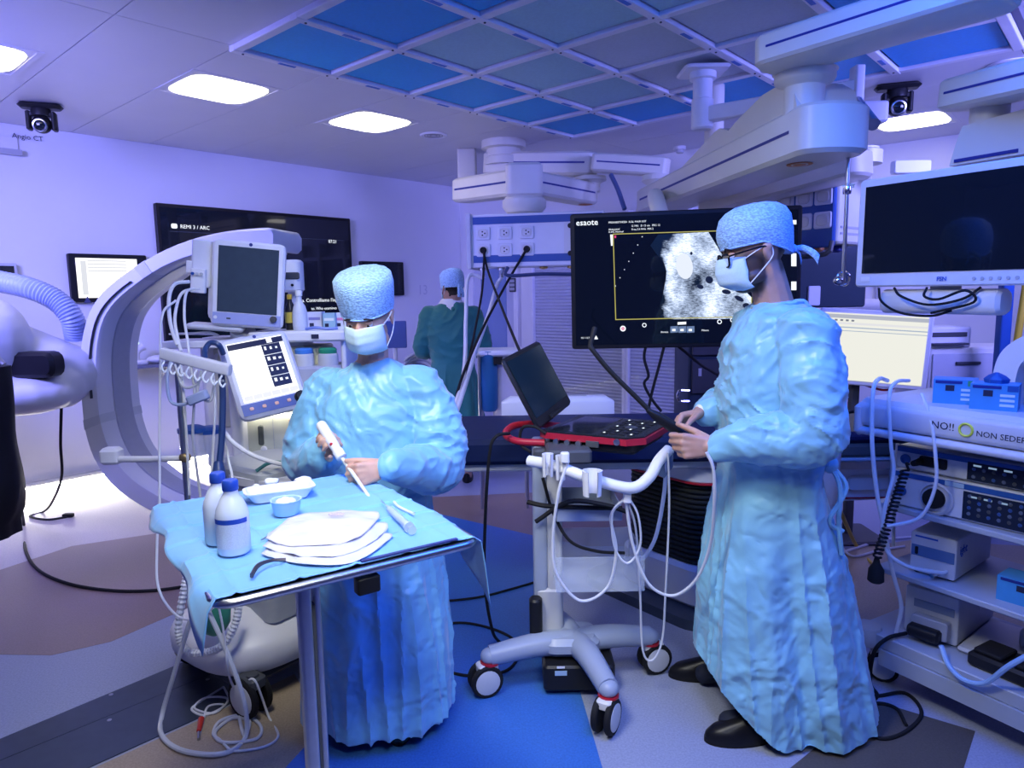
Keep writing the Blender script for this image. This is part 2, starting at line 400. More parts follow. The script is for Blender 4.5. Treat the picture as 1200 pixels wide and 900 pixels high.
# ---- round vents, smoke detector
def disc(px, py, r, name, label, m, cat):
    g = G(px, py, HC); t = thing(name, label, cat, loc=(g.x, g.y, HC))
    MB().lathe([(r, 0), (r, -0.006), (r * 0.93, -0.012), (r * 0.86, -0.012), (r * 0.84, -0.006)], n=28).build('rim', LFRM, t)
    for q in (0.7, 0.5, 0.3): MB().lathe([(r * q, -0.004), (r * q, -0.010), (r * q - 0.008, -0.010), (r * q - 0.008, -0.004)], n=24).build('grille_ring', m, t)
disc(508, 158, 0.11, 'round_vent', 'round grey ceiling vent beside the small square light', GREY, 'vent')
disc(1183, 75, 0.12, 'round_vent', 'round ceiling loudspeaker grille near the upper right corner', GREY, 'speaker')
g = G(797, 172, HC); t = thing('smoke_detector', 'small white smoke detector on the ceiling behind the big arm', 'smoke detector', loc=(g.x, g.y, HC))
MB().lathe([(0.055, 0), (0.055, -0.02), (0.05, -0.028)], n=20).build('base', WHITE, t); MB().lathe([(0.035, -0.028), (0.035, -0.05), (0.028, -0.056)], n=16).build('sensor_cap', LGREY, t)
# ---- PTZ cameras
def ptz(px, py, label, flip=1, s=1.0):
    g = G(px, py, HC); t = thing('dome_camera', label, 'camera', loc=(g.x, g.y, HC), rz=(-0.3 if flip < 0 else 0.35)); t.scale = (s, s, s)
    b = MB(); b.rbox((0, 0, -0.02), (0.26, 0.12, 0.035), 0.045); b.build('mounting_plate', BLACK, t)
    b = MB(); b.lathe([(0.055, -0.037), (0.06, -0.05), (0.058, -0.085)], n=20); b.build('swivel_base', BLACK, t)
    b = MB()
    for sx in (-1, 1): b.rbox((sx * 0.072, -0.0, -0.115), (0.03, 0.07, 0.12), 0.015)
    b.rbox((0, 0, -0.075), (0.17, 0.06, 0.03), 0.015); b.build('yoke', BLACK, t)
    b = MB(); b.ell((0, -0.005, -0.135), (0.058, 0.062, 0.058), nu=24, nv=14); b.build('head', BLACK, t)
    b = MB(); q = frame((0, -0.045, -0.150), x=(1, 0, 0), z=(0, -1, -0.25)); b.lathe([(0.042, 0), (0.042, 0.022), (0.034, 0.024), (0.034, 0.012)], n=24, m=q); o = b.build('lens_ring', STEEL, t)
    b = MB(); b.lathe([(0.033, 0.013), (0.02, 0.019), (0.001, 0.021)], n=20, m=q); b.build('lens', GLASSBLK, t)
ptz(47, 121, 'black dome camera hanging from the ceiling at far left')
ptz(1052, 98, 'black dome camera hanging from the ceiling on the right', -1, 1.05)
# ---- wall displays (positions read on the wall plane)
WN = (RM.to_3x3() @ V((0, 1, 0))); WP = RM @ V((0, YL, 0))
def onwall(px, py): return RI @ hit(px, py, WP, WN)
def wall_display(x0, y0, x1, y1, name, label, scr, bez=0.02, dep=0.05, fm=None, cat='screen'):
    a = onwall(x0, y0); b_ = onwall(x1, y1); W = b_.x - a.x; H = a.z - b_.z
    t = thing(name, label, cat, mtx=RM @ M.Translation(((a.x + b_.x) / 2, YL, (a.z + b_.z) / 2)) @ M.Rotation(0, 4, 'Z'))
    q = MB(); q.rbox((0, -dep / 2, 0), (W, dep, H), 0.012, axis='y'); q.build('housing', fm or BLACK, t)
    q = MB(); q.box((0, -dep - 0.001, 0), (W - 2 * bez, 0.004, H - 2 * bez)); q.build('screen', scr, t, smooth=False)
    return t, W, H, dep
t, W, H, D = wall_display(179, 238, 413, 388, 'wall_television', 'large black wall television behind the C-arm', GLASSBLK, 0.03)
tm = lambda x, z, o=0.004: M.Translation((x, -D - o, z)) @ M.Rotation(pi / 2, 4, 'X')
text('REMI 3 / ARC', 0.045, INKW, t, tm(-W / 2 + 0.19, H / 2 - 0.20)); text('07:21', 0.045, INKW, t, tm(W / 2 - 0.28, H / 2 - 0.26))
text('a. Controlliamo l\'ingresso', 0.05, INKW, t, tm(W / 2 - 0.62, -H / 2 + 0.32)); text('to. Who examines', 0.04, INKW, t, tm(W / 2 - 0.52, -H / 2 + 0.24))
q = MB(); q.rbox((-W / 2 + 0.14, -D - 0.004, H / 2 - 0.185), (0.05, 0.002, 0.04), 0.012, axis='y'); q.build('icon', INKW, t)
q = MB(); q.box((0, -D - 0.0035, H / 2 - 0.23), (W * 0.9, 0.001, 0.004)); q.build('rule_line', mat('dim_screen_line', (0.06, 0.08, 0.1), 0.4), t)
LIT = emis('lit_window_screen', (1.0, 0.97, 0.93), 1.5)
t, W, H, D = wall_display(77, 297, 173, 353, 'wall_viewing_screen', 'bright white screen in a black frame beside the C-arm', GLASSBLK, 0.04)
q = MB(); q.box((-W * 0.03, -D - 0.004, 0.0), (W * 0.78, 0.003, H * 0.82)); q.build('lit_image', LIT, t, smooth=False)
PALE = emis('pale_screen_grey', (0.75, 0.77, 0.80), 1.0)
for k in range(4): MB().box((-W * 0.03, -D - 0.006, H * (0.36 - 0.07 * k)), (W * 0.5, 0.001, 0.012)).build('image_line', PALE, t)
MB().box((-W * 0.33, -D - 0.006, 0), (W * 0.07, 0.001, H * 0.7)).build('image_column', PALE, t)
wall_display(420, 306, 471, 346, 'wall_monitor', 'small dark wall monitor above the capped woman', GLASSBLK, 0.018)
wall_display(-30, 308, 20, 333, 'wall_monitor', 'small dark wall screen with grey frame at the left picture edge', GLASSBLK, 0.02, fm=LGREY)
t, W, H, D = wall_display(-10, 157, 22, 180, 'wall_sign', 'small white acrylic sign lettered Angio CT high on the left wall', WHITE, 0.004, 0.01, fm=WHITE, cat='sign')
text('Angio CT', 0.05, INKB, t, tm(-W / 2 + 0.12, 0.05)); MB().box((0, -D - 0.015, -H / 2), (W * 1.15, 0.05, 0.04)).build('sign_rail', GREY, t)
# wall shelf with handset, scanner; added glow strip at the wall foot
a = onwall(140, 428); b_ = onwall(190, 428)
t = thing('wall_shelf', 'narrow grey wall shelf seen through the C-arm', 'shelf', mtx=RM @ M.Translation((a.x, YL, a.z)))
L = b_.x - a.x; MB().rbox((L / 2, -0.13, -0.012), (L + 0.2, 0.26, 0.024), 0.01).build('shelf_board', mat('shelf_slate', (0.16, 0.17, 0.26), 0.4), t)
for s_ in (0.1, 0.9): MB().prism([(0, 0), (-0.2, 0), (0, -0.12)], 0, 0.02, m=frame((L * s_, 0, -0.024), x=(0, 1, 0), y=(0, 0, 1))).build('bracket', LGREY, t)
t2 = thing('desk_handset', 'white handset resting upright on the wall shelf', 'handset', mtx=RM @ M.Translation((a.x + L * 0.3, YL - 0.12, a.z + 0.001)))
MB().rbox((0, 0, 0.02), (0.13, 0.16, 0.04), 0.03).build('cradle', WHITE, t2); q = MB(); q.tube([(-0.02, 0.0, 0.04), (-0.01, 0, 0.09), (0.02, 0, 0.13), (0.05, 0, 0.15)], lambda s: 0.026 + 0.012 * abs(2 * s - 1), n=12); q.build('grip', WHITE, t2)
t2 = thing('hand_scanner', 'low white hand scanner lying on the wall shelf', 'scanner', mtx=RM @ M.Translation((a.x + L * 0.8, YL - 0.12, a.z + 0.001)))
MB().ell((0, 0, 0.035), (0.10, 0.06, 0.035)).build('body', WHITE, t2); MB().tube([(0.07, 0, 0.03), (0.13, 0, 0.02), (0.17, -0.02, 0.01)], 0.012).build('nose', WHITE, t2)
a = onwall(160, 402); t = tag(MB().cyl(RM @ V((a.x, YL, a.z)), RM @ V((a.x, YL - 0.01, a.z)), 0.016, n=14).build('indicator_lamp', emis('green_white_led', (0.7, 1.0, 0.9), 3.0)), 'small lit indicator lamp on the wall inside the C-arm', 'indicator lamp')
t = thing('added_skirting_glow', 'added glowing strip along the foot of the left wall', 'light strip', mtx=RM)
MB().rbox((-0.9, YL - 0.035, 0.115), (3.6, 0.05, 0.035), 0.008, axis='x').build('channel', LGREY, t)
MB().box((-0.9, YL - 0.045, 0.095), (3.56, 0.03, 0.006)).build('glow_face', emis('skirting_glow', (1.0, 0.96, 0.90), 90.0), t, smooth=False)  # emitter added to throw the white glow onto the floor
# ---- door with tall glass in the back wall, controls, number on the wall
BP = RM @ V((XB, 0, 0)); BN = RM.to_3x3() @ V((1, 0, 0))
def onback(px, py): return RI @ hit(px, py, BP, BN)
def onright(px, py): return RI @ hit(px, py, RM @ V((XR, 0, 0)), BN)
d0, d1 = onback(556, 240), onback(604, 240)
t = bpy.data.objects.new('door_1', None); COL.objects.link(t); t.matrix_world = RM @ M.Translation((XB, (d0.y + d1.y) / 2, 0)); struct(t)
W = abs(d1.y - d0.y)
MB().box((-0.02, 0, 1.15), (0.04, W, 2.3)).build('door_leaf', mat('door_lavender', (0.55, 0.57, 0.68), 0.4), t, smooth=False)
MB().rbox((-0.042, 0, 1.25), (0.006, W * 0.62, 1.6), 0.02, axis='x').build('glass_pane', mat('door_glass_blue', (0.20, 0.28, 0.50), 0.1, coat=0.3), t)
for sy in (-1, 1): MB().box((-0.03, sy * (W / 2 + 0.03), 1.17), (0.06, 0.06, 2.34)).build('door_frame', WHITE, t, smooth=False)
MB().box((-0.03, 0, 2.33), (0.06, W + 0.12, 0.06)).build('door_frame', WHITE, t, smooth=False)
a = onback(605, 334); t = thing('wall_switch', 'small dark triple switch plate beside the glazed door', 'switch', mtx=RM @ M.Translation((XB, a.y, a.z)))
MB().rbox((-0.035, 0, 0), (0.07, 0.10, 0.16), 0.012, axis='x').build('plate', DGREY, t)
for k in (-1, 0, 1): MB().rbox((-0.074, 0, 0.045 * k), (0.01, 0.07, 0.032), 0.006, axis='x').build('rocker', GREY, t)
text('13', 0.16, mat('pale_wall_digits', (0.62, 0.62, 0.68), 0.5), wl, RM @ M.Translation((onwall(497, 340).x - 0.10, YL - 0.001, onwall(497, 340).z - 0.05)) @ M.Rotation(pi / 2, 4, 'X'), name='wall_number')
# ---- glazed partition with closed blinds along the far right wall
def blind_mat():
    m = mat('blind_slats', (0.62, 0.64, 0.74), 0.45, nz=0.03)
    nt = m.node_tree; b = nt.nodes['Principled BSDF']; tc = nt.nodes.new('ShaderNodeTexCoord'); wv = nt.nodes.new('ShaderNodeTexWave')
    wv.bands_direction = 'Z'; wv.inputs['Scale'].default_value = 9.0; wv.inputs['Distortion'].default_value = 0.15
    nt.links.new(tc.outputs['Object'], wv.inputs['Vector']); bp = nt.nodes.new('ShaderNodeBump'); bp.inputs['Strength'].default_value = 0.9; bp.inputs['Distance'].default_value = 0.02
    nt.links.new(wv.outputs['Fac'], bp.inputs['Height']); nt.links.new(bp.outputs['Normal'], b.inputs['Normal']); return m
BLIND = blind_mat()
posts = [onback(x, 400).y for x in (628, 738, 806, 862)]
for i in range(3):
    y0, y1 = posts[i], posts[i + 1]
    t = bpy.data.objects.new('window_%d' % (i + 1), None); COL.objects.link(t); t.matrix_world = RM @ M.Translation((XB, (y0 + y1) / 2, 0)); struct(t)
    W = abs(y1 - y0)
    MB().box((-0.03, 0, 1.10), (0.03, W - 0.06, 1.9)).build('blind', BLIND, t, smooth=False)
    MB().box((-0.052, 0, 1.10), (0.006, W - 0.06, 1.9)).build('glass_pane', mat('window_glass', (0.7, 0.75, 0.9), 0.05, alpha=0.12), t, smooth=False)
    for sy in (-1, 1): MB().rbox((-0.045, sy * (W / 2 - 0.02), 1.15), (0.09, 0.035, 2.3), 0.004).build('mullion', WHITE, t)
    MB().box((-0.04, 0, 2.08), (0.08, W - 0.08, 0.05)).build('rail', WHITE, t, smooth=False); MB().box((-0.04, 0, 0.12), (0.08, W - 0.08, 0.05)).build('rail', WHITE, t, smooth=False)
# ================================================================ ceiling booms and pendants
BOOM = mat('boom_enamel', (0.74, 0.71, 0.60), 0.38, nz=0.03, ns=5)
ORNG = mat('orange_ring', (0.60, 0.22, 0.06), 0.5)
def beam(t, p0, p1, h, w, name='arm', stripe=True, m=None, h1=None, ext=True):
    p0, p1 = V(p0), V(p1); d = p1 - p0; L = d.length; f = frame(p0, x=d, z=(0, 0, 1)) if False else frame(p0, x=d, y=V((0, 0, 1)).cross(d))
    h1 = h1 or h; b = wmb(t); r = w / 2; n = 8; e = r * 0.55 if ext else 0
    pts = [(-e * sin(pi * i / n) , r * cos(pi * i / n)) for i in range(n + 1)] + [(L + e * sin(pi * i / n), -r * cos(pi * i / n)) for i in range(n + 1)]
    def ring(k, top):
        return [(x + (k if x < 0.01 else (-k if x > L - .01 else 0)), y * (1 - k / r), (top * (h + (h1 - h) * min(max(x / L, 0), 1)) / 2)) for x, y in pts]
    c = min(h, w) * 0.10
    def rz(k, sgn, inset): return [(x, y, z - sgn * inset) for (x, y, z) in ring(k, sgn)]
    b.loft([rz(c, -1, 0), rz(0, -1, c), rz(0, 1, c), rz(c, 1, 0)][::1], m=f)
    b.f = [q[::-1] for q in b.f]
    o = b.build(name, m or BOOM, t)
    if stripe:
        for sy in (-1, 1):
            b = wmb(t); b.box((L * 0.5, sy * (r + 0.0005), h * 0.02), (L * 0.94, 0.003, h * 0.075), m=f); b.build('blue_stripe', NAVY, o)
    return o
def hub(t, c, prof, name='hub', m=None):
    b = wmb(t); b.lathe(prof, c=c, n=28); return b.build(name, m or BOOM, t)
# ---- boom with the socket box (centre)
p = G(590, 166, HC); t = thing('ceiling_boom', 'pale jointed ceiling boom carrying the wide socket box', 'ceiling boom', loc=(p.x, p.y, HC))
c1 = G(547, 176, HC); b = wmb(t); b.rbox((c1.x, c1.y, HC - 0.16), (0.17, 0.17, 0.32), 0.02); b.build('drop_column', BOOM, t)
hub(t, (p.x, p.y, HC), [(0.19, 0), (0.19, -0.06), (0.15, -0.07), (0.15, -0.13), (0.17, -0.14), (0.17, -0.20)], 'ceiling_mount')
a0, a1 = A(575, 193, 6.2), A(692, 193, 5.9); beam(t, a0, a1, 0.19, 0.2)
hub(t, (a1.x, a1.y, a1.z - 0.10), [(0.13, 0), (0.13, -0.03), (0.08, -0.05), (0.08, -0.12)], 'elbow')
b3, b4, b5 = A(543, 224, 6.0), A(614, 214, 5.26), A(688, 228, 5.9)
beam(t, b3, b4, 0.19, 0.2); beam(t, b5, b4, 0.17, 0.19)
b = wmb(t); b.rbox((b4.x, b4.y, b4.z + 0.005), (0.27, 0.27, 0.24), 0.05); b.build('joint_block', BOOM, t)
b = wmb(t); b.lathe([(0.06, 0), (0.04, -0.004), (0.001, -0.004)], c=(b5.x - .02, b5.y - .05, b5.z - 0.087), n=18); b.build('round_badge', ORNG, t)
hub(t, (b4.x, b4.y, b4.z - 0.11), [(0.14, 0), (0.16, -0.02), (0.16, -0.07), (0.13, -0.11), (0.085, -0.12), (0.085, -0.2)], 'bearing')
# socket box
TL, TR = A(546, 252, 5.10), A(706, 246, 4.92); ax = (TR - TL); ax.z = 0; Wd = 0.99; Hh = 0.375
t = thing('socket_box', 'wide white socket box with blue bands hanging from the boom', 'socket box', mtx=frame(TL, x=ax, z=(0, 0, 1)))
MB().rbox((Wd / 2, 0.14, -Hh / 2), (Wd, 0.28, Hh), 0.02, axis='y').build('housing', WHITE, t)
BAND = mat('blue_band', (0.03, 0.10, 0.34), 0.45)
for z in (-0.045, -Hh + 0.06): MB().box((Wd / 2 + 0.015, -0.001, z), (Wd - 0.07, 0.006, 0.052)).build('blue_band', BAND, t, smooth=False)
MB().rbox((0.02, 0.13, -Hh / 2), (0.035, 0.31, Hh + 0.02), 0.012, axis='y').build('end_cap', LGREY, t)
plm = MB().rbox((0, 0, 0), (0.105, 0.012, 0.092), 0.012, axis='y').mesh('socket_plate'); plm.materials.append(WHITE)
inm = MB().rbox((0, -0.006, 0), (0.07, 0.008, 0.062), 0.02, axis='y').mesh('socket_insert'); inm.materials.append(WHITE2)
hom = MB().cyl((0, -0.009, 0), (0, -0.012, 0), 0.0055, n=8).mesh('socket_hole'); hom.materials.append(BLACK)
for i in range(3):
    for j in range(2):
        s_ = part('socket', plm, None, t, (0.125 + 0.158 * i, -0.004, -0.135 - 0.118 * j))
        part('socket_insert', inm, None, s_)
        for (hx, hz) in ((-0.004, 0.012), (-0.004, -0.012), (0.014, 0)): part('socket_hole', hom, None, s_, (hx, 0, hz))
MB().box((0.79, -0.001, -0.195), (0.17, 0.004, 0.24)).build('connector_plate', WHITE2, t, smooth=False)
for (x, z) in ((0.75, -0.10), (0.82, -0.10), (0.75, -0.29), (0.82, -0.29)): MB().cyl((x, -0.002, z), (x, -0.02, z), 0.018, n=14).build('round_port', BLACK, t)
for z in (-0.16, -0.225): MB().rbox((0.785, -0.005, z), (0.045, 0.01, 0.014), 0.006, axis='y').build('slot_port', DGREY, t)
for x in (0.10, 0.24):
    MB().lathe([(0.028, 0), (0.028, -0.02), (0.016, -0.022), (0.016, -0.05), (0.02, -0.052), (0.02, -0.07)], c=(x, 0.06, -Hh), n=14).build('gas_outlet', STEEL, t)
for x in (0.55, 0.75): MB().lathe([(0.03, 0), (0.03, -0.014), (0.014, -0.02)], c=(x, 0.06, -Hh), n=14).build('gas_outlet', mat('brass', (0.5, 0.33, 0.1), 0.3, 1.0), t)
MB().tube([(0.30, 0.0, -Hh), (0.30, -0.02, -Hh - 0.06), (0.55, -0.02, -Hh - 0.055), (0.9, -0.02, -Hh - 0.06), (0.92, 0.0, -Hh)], 0.013, sm=4).build('hand_rail', mat('slate_rail', (0.03, 0.05, 0.13), 0.4), t)
plug_pts = [INV[t.name].inverted() @ V((0.125 + 0.158 * i, -0.02, -0.253)) for i in (0, 2)] + [INV[t.name].inverted() @ V((0.82, -0.02, -0.29))]
gas_pts = [INV[t.name].inverted() @ V((x, 0.06, -Hh - 0.07)) for x in (0.10, 0.24)]
for k in (0, 2): MB().cyl((0.125 + 0.158 * k, -0.008, -0.253), (0.125 + 0.158 * k, -0.04, -0.253), 0.026, 0.02, n=14).build('plug', RUBBER, t)
# ---- boom to the big display: second arm and drop
q0, q1 = A(700, 191, 5.7), A(778, 196, 5.5)
t = thing('ceiling_boom', 'thin pale boom link between the socket boom and the display arm', 'ceiling boom', loc=(q0.x, q0.y, q0.z))
beam(t, q0, q1, 0.14, 0.16); hub(t, (q1.x - .05, q1.y, q1.z - 0.06), [(0.11, 0), (0.12, -0.04), (0.08, -0.07), (0.08, -0.13), (0.10, -0.15), (0.15, -0.22), (0.17, -0.30), (0.17, -0.34)], 'bearing')
b = wmb(t); b.tube([A(716, 205, 5.6), A(724, 222, 5.5), A(732, 245, 5.4)], 0.018); b.build('cable_loop', mat('slate_blue_cable', (0.08, 0.12, 0.25), 0.5), t)
# ---- big sloping arm B and parallel arm, upper arm C
rB, lB = A(975, 152, 2.95), A(770, 236, 5.2)
t = thing('ceiling_boom', 'big sloping pale arm with navy stripe above the ultrasound display', 'ceiling boom', loc=tuple(A(940, 60, 2.95)))
o = beam(t, lB, rB, 0.17, 0.30, h1=0.20)
hp = lambda s: lB.lerp(rB, s)
b = wmb(t); f = frame(hp(0.55) + V((0, 0, 0.06)), x=rB - lB, y=V((0, 0, 1)).cross(rB - lB)); Lb = (rB - lB).length
prof = [(-0.55, 0.0), (-0.2, 0.10), (0.12, 0.20), (0.20, 0.21), (0.32, 0.15), (0.42, 0.19), (0.70, 0.27), (0.90, 0.27), (1.0, 0.18), (1.05, 0.0)]
b.prism([(x * Lb * 0.42, z * 0.62) for x, z in prof], -0.135, 0.135, m=f @ M.Rotation(pi / 2, 4, 'X')); b.build('hump_cover', BOOM, t)
for rr, mm in ((0.055, ORNG), (0.036, BOOM), (0.028, ORNG)):
    b = wmb(t); pp = hp(0.90); b.lathe([(rr, 0), (rr, -0.002 - (0.055 - rr) * 0.05), (0.001, -0.003 - (0.055 - rr) * 0.05)], c=(pp.x - .02, pp.y - .02, pp.z - 0.1), n=24); b.build('round_badge', mm, t)
cB = A(943, 95, 3.05)
cC0 = A(912, 64, 2.98); zt = cC0.z - 0.05; zb = A(943, 118, 3.05).z
hub(t, (cB.x, cB.y, zb), [(0.082, -0.12), (0.082, (zt - zb) * 0.45), (0.088, (zt - zb) * 0.5), (0.115, (zt - zb) * 0.62), (0.122, (zt - zb) * 0.72), (0.122, (zt - zb) * 0.95), (0.13, zt - zb)], 'bearing')
cC1 = G(1165, -14, cC0.z)
beam(t, cC0, cC1, 0.115, 0.25, name='upper_arm')
b = wmb(t); b.rbox((cC1.x, cC1.y, (cC1.z + HC) / 2), (0.2, 0.2, HC - cC1.z), 0.05); b.build('ceiling_mount', BOOM, t)
rD, lD = A(1003, 192, 3.72), A(835, 240, 4.6)
t = thing('ceiling_boom', 'lower parallel boom arm with an orange ring behind the big sloping arm', 'ceiling boom', loc=tuple(rD))
beam(t, lD, rD, 0.14, 0.22, stripe=False)
for rr, mm in ((0.05, ORNG), (0.03, BOOM), (0.022, ORNG)):
    b = wmb(t); pp = lD.lerp(rD, 0.10); b.lathe([(rr, 0), (rr, -0.003 - (.05 - rr) * .05), (0.001, -0.0035 - (.05 - rr) * .05)], c=(pp.x, pp.y, pp.z - 0.07), n=20); b.build('round_badge', mm, t)
hub(t, (lD.x, lD.y, lD.z + 0.06), [(0.09, 0), (0.09, 0.1), (0.06, 0.11), (0.06, HC - lD.z - 0.06)], 'drop_column')
# ---- slim swing arm with ceiling plate
g = G(824, 74, HC); t = thing('swing_arm', 'slim white swing arm on a square ceiling plate', 'swing arm', loc=(g.x, g.y, HC))
b = wmb(t); b.rbox((g.x, g.y, HC - 0.045), (0.26, 0.26, 0.02), 0.03, m=None); b.build('ceiling_plate', WHITE, t)
hub(t, (g.x, g.y, HC), [(0.075, -0.05), (0.075, -0.09), (0.055, -0.095), (0.055, -0.20), (0.062, -0.205), (0.062, -0.36), (0.05, -0.37)], 'column', WHITE)
e0, e1 = V((g.x, g.y, HC - 0.29)), A(1003, 122, 3.7)
e1.z = e0.z; beam(t, e0, e1, 0.085, 0.07, stripe=False, m=WHITE)
b = wmb(t); b.rbox((e1.x, e1.y, e1.z), (0.05, 0.08, 0.22), 0.012); b.build('clamp', LGREY, t)
b = wmb(t); b.rbox(tuple(A(1018, 133, 3.6)), (0.16, 0.1, 0.10), 0.02); b.build('bracket', LGREY, t)
b = wmb(t); f0, f1 = A(1004, 120, 3.62), A(1024, 146, 3.4); b.cyl(f0, f1, 0.03, n=12); b.build('strut', STEEL, t)
# hanging IV pole
i0, i1 = A(996, 150, 3.02), A(991, 332, 3.02); i1.x = i0.x; i1.y = i0.y
t = thing('infusion_pole', 'thin steel infusion pole hanging down from the big arm', 'pole', loc=tuple(i0))
b = wmb(t); b.cyl(i0 + V((0, 0, 0.03)), i1, 0.0085, n=10); b.build('rod', STEEL, t)
b = wmb(t); b.lathe([(0.016, 0), (0.018, 0.01), (0.016, 0.03)], c=(i0.x, i0.y, i0.z - 0.27), n=12); b.build('collar', CHROME, t)
b = wmb(t); b.cyl(i0, i0 - V((0, 0, 0.04)), 0.014, n=12); b.build('socket', DGREY, t)
b = wmb(t); b.tube([i1 + V((0.028 * cos(a), 0, 0.02 + 0.028 * sin(a))) for a in [k * pi / 6 for k in range(-3, 10)]], 0.006, sm=2); b.build('hook_ring', CHROME, t)
b = wmb(t); b.ell(i1 + V((-0.02, 0, 0.012)), (0.022, 0.02, 0.02)); b.build('knob', CHROME, t)
# ---- right pendant box with sockets on its left face
PE = A(979, 240, 3.95); t = thing('socket_pendant', 'cream pendant box with blue socket panel under the ceiling on the right', 'socket box', mtx=frame(PE, x=(0.80, 0.60, 0), z=(0, 0, 1)))
MB().rbox((0.19, 0.16, 0.02), (0.37, 0.36, 0.46), 0.03, axis='z').build('housing', CREAM, t)
pf = frame((0.0, 0.17, 0.0), x=(0, -1, 0), z=(0, 0, 1))
b = MB(pf); b.rbox((0, -0.012, 0.0), (0.36, 0.03, 0.46), 0.02, axis='y'); b.build('socket_panel', BAND, t)
for i in range(3):
    for j in range(2):
        s_ = part('socket', plm, None, t, tuple(pf @ V((-0.115 + 0.115 * i, -0.028, 0.05 - 0.13 * j))), rz=-pi / 2)
        part('socket_insert', inm, None, s_)
for z in (-0.155, -0.12): MB().box((0.2, -0.021, z), (0.34, 0.004, 0.012)).build('groove', GREY, t, smooth=False)
text('Dräger', 0.05, mat('green_print', (0.1, 0.3, 0.22), 0.6), t, M.Translation((0.02, -0.022, 0.10)) @ M.Rotation(pi / 2, 4, 'X'))
MB().box((0.05, -0.022, 0.195), (0.05, 0.003, 0.02)).build('small_label', WHITE, t, smooth=False)
for k in range(3): MB().lathe([(0.03, 0), (0.03, -0.03), (0.015, -0.04)], c=(0.02 + 0.10 * k, 0.1, -0.21), n=12).build('gas_outlet', [ORNG, STEEL, NAVY][k], t)
MB().tube([(-0.02, 0.3, -0.2), (-0.05, 0.28, -0.27), (-0.05, 0.02, -0.27), (-0.02, 0, -0.2)], 0.014, sm=3).build('hand_rail', DGREY, t)
hub(t, tuple(PE + V((0.18, 0.1, 0.25))), [(0.11, -0.02), (0.11, 0.05), (0.09, 0.06), (0.09, max(0.07, rD.z - PE.z - 0.25))], 'suspension', BOOM)
bb = wmb(t); bb.rbox(tuple(A(1067, 196, 3.9)), (0.2, 0.05, 0.07), 0.012, axis='y'); bb.build('tag_bracket', WHITE, t)
# dark protective screen below pendant
sA = A(974, 318, 4.7); t = thing('lead_glass_screen', 'dark hanging lead glass screen behind the man', 'screen', loc=tuple(sA))
MB().rbox((0, 0, 0), (0.46, 0.04, 0.48), 0.02, axis='y').build('pane', mat('dark_lead_glass', (0.035, 0.05, 0.065), 0.15), t)
MB().box((0, -0.022, 0.20), (0.44, 0.006, 0.06)).build('top_strip', GREY, t); MB().rbox((-0.12, -0.025, -0.16), (0.08, 0.02, 0.13), 0.01, axis='y').build('handle_plate', LGREY, t)
MB().tube([(0.12, 0.0, 0.24), (0.12, 0, 0.6), (0.1, 0, HC - sA.z)], 0.02, sm=3).build('suspension_rod', STEEL, t)
# ---- right edge boom over the endoscopy monitor
r0, r1 = A(1124, 118, 2.75), A(1290, 80, 2.2)
t = thing('ceiling_boom', 'boom arm entering from the right edge above the white framed monitor', 'ceiling boom', loc=tuple(r0))
beam(t, r0 + V((0, 0, 0.02)), r1 + V((0, 0, 0.02)), 0.11, 0.16)
hub(t, tuple(A(1160, 128, 2.7)), [(0.06, -0.07), (0.065, -0.03), (0.065, 0.05)], 'bearing')
b = wmb(t); cc = A(1168, 170, 2.68); b.prism([(-0.13, -0.06), (0.2, -0.06), (0.2, 0.10), (-0.09, 0.08), (-0.11, 0.02)], -0.07, 0.07, m=frame(cc, x=(0.47, -0.88, 0), y=(0, 0, 1))); o = b.build('knuckle', BOOM, t)
b = wmb(t); b.box((0.0, -0.045, 0.0), (0.22, 0.012, 0.15), m=frame(cc, x=(0.47, -0.88, 0), y=(0, 0, 1))); b.build('blue_stripe', NAVY, o)
# ================================================================ ultrasound wall-size display on the arm
def screen_thing(name, label, TLp, TRp, H, bez, dep, scr, fm, cat='monitor', group=None, tilt=0.0, W=None, bezb=None):
    x = (TRp - TLp); W = W or x.length; x.normalize()
    up = V((0, 0, 1)); up = (up - x * up.dot(x)).normalized(); up = Quaternion(x, tilt) @ up
    mt = frame(TLp, x=x, z=up); t = thing(name, label, cat, mtx=mt, group=group)
    MB().rbox((W / 2, dep / 2, -H / 2), (W, dep, H), 0.015, axis='y').build('housing', fm, t)
    bb_ = bezb or bez
    MB().box((W / 2, -0.001, -(bez + H - bb_) / 2), (W - 2 * bez, 0.004, H - bez - bb_)).build('screen', scr, t, smooth=False)
    return t, W
TLp, TRp = A(668, 251, 3.78), A(941, 240, 3.64)
t, W = screen_thing('ultrasound_display', 'large black wide display showing a grey ultrasound image', TLp, TRp, 0.72, 0.022, 0.06, GLASSBLK, BLACK, 'television')
H = 0.72
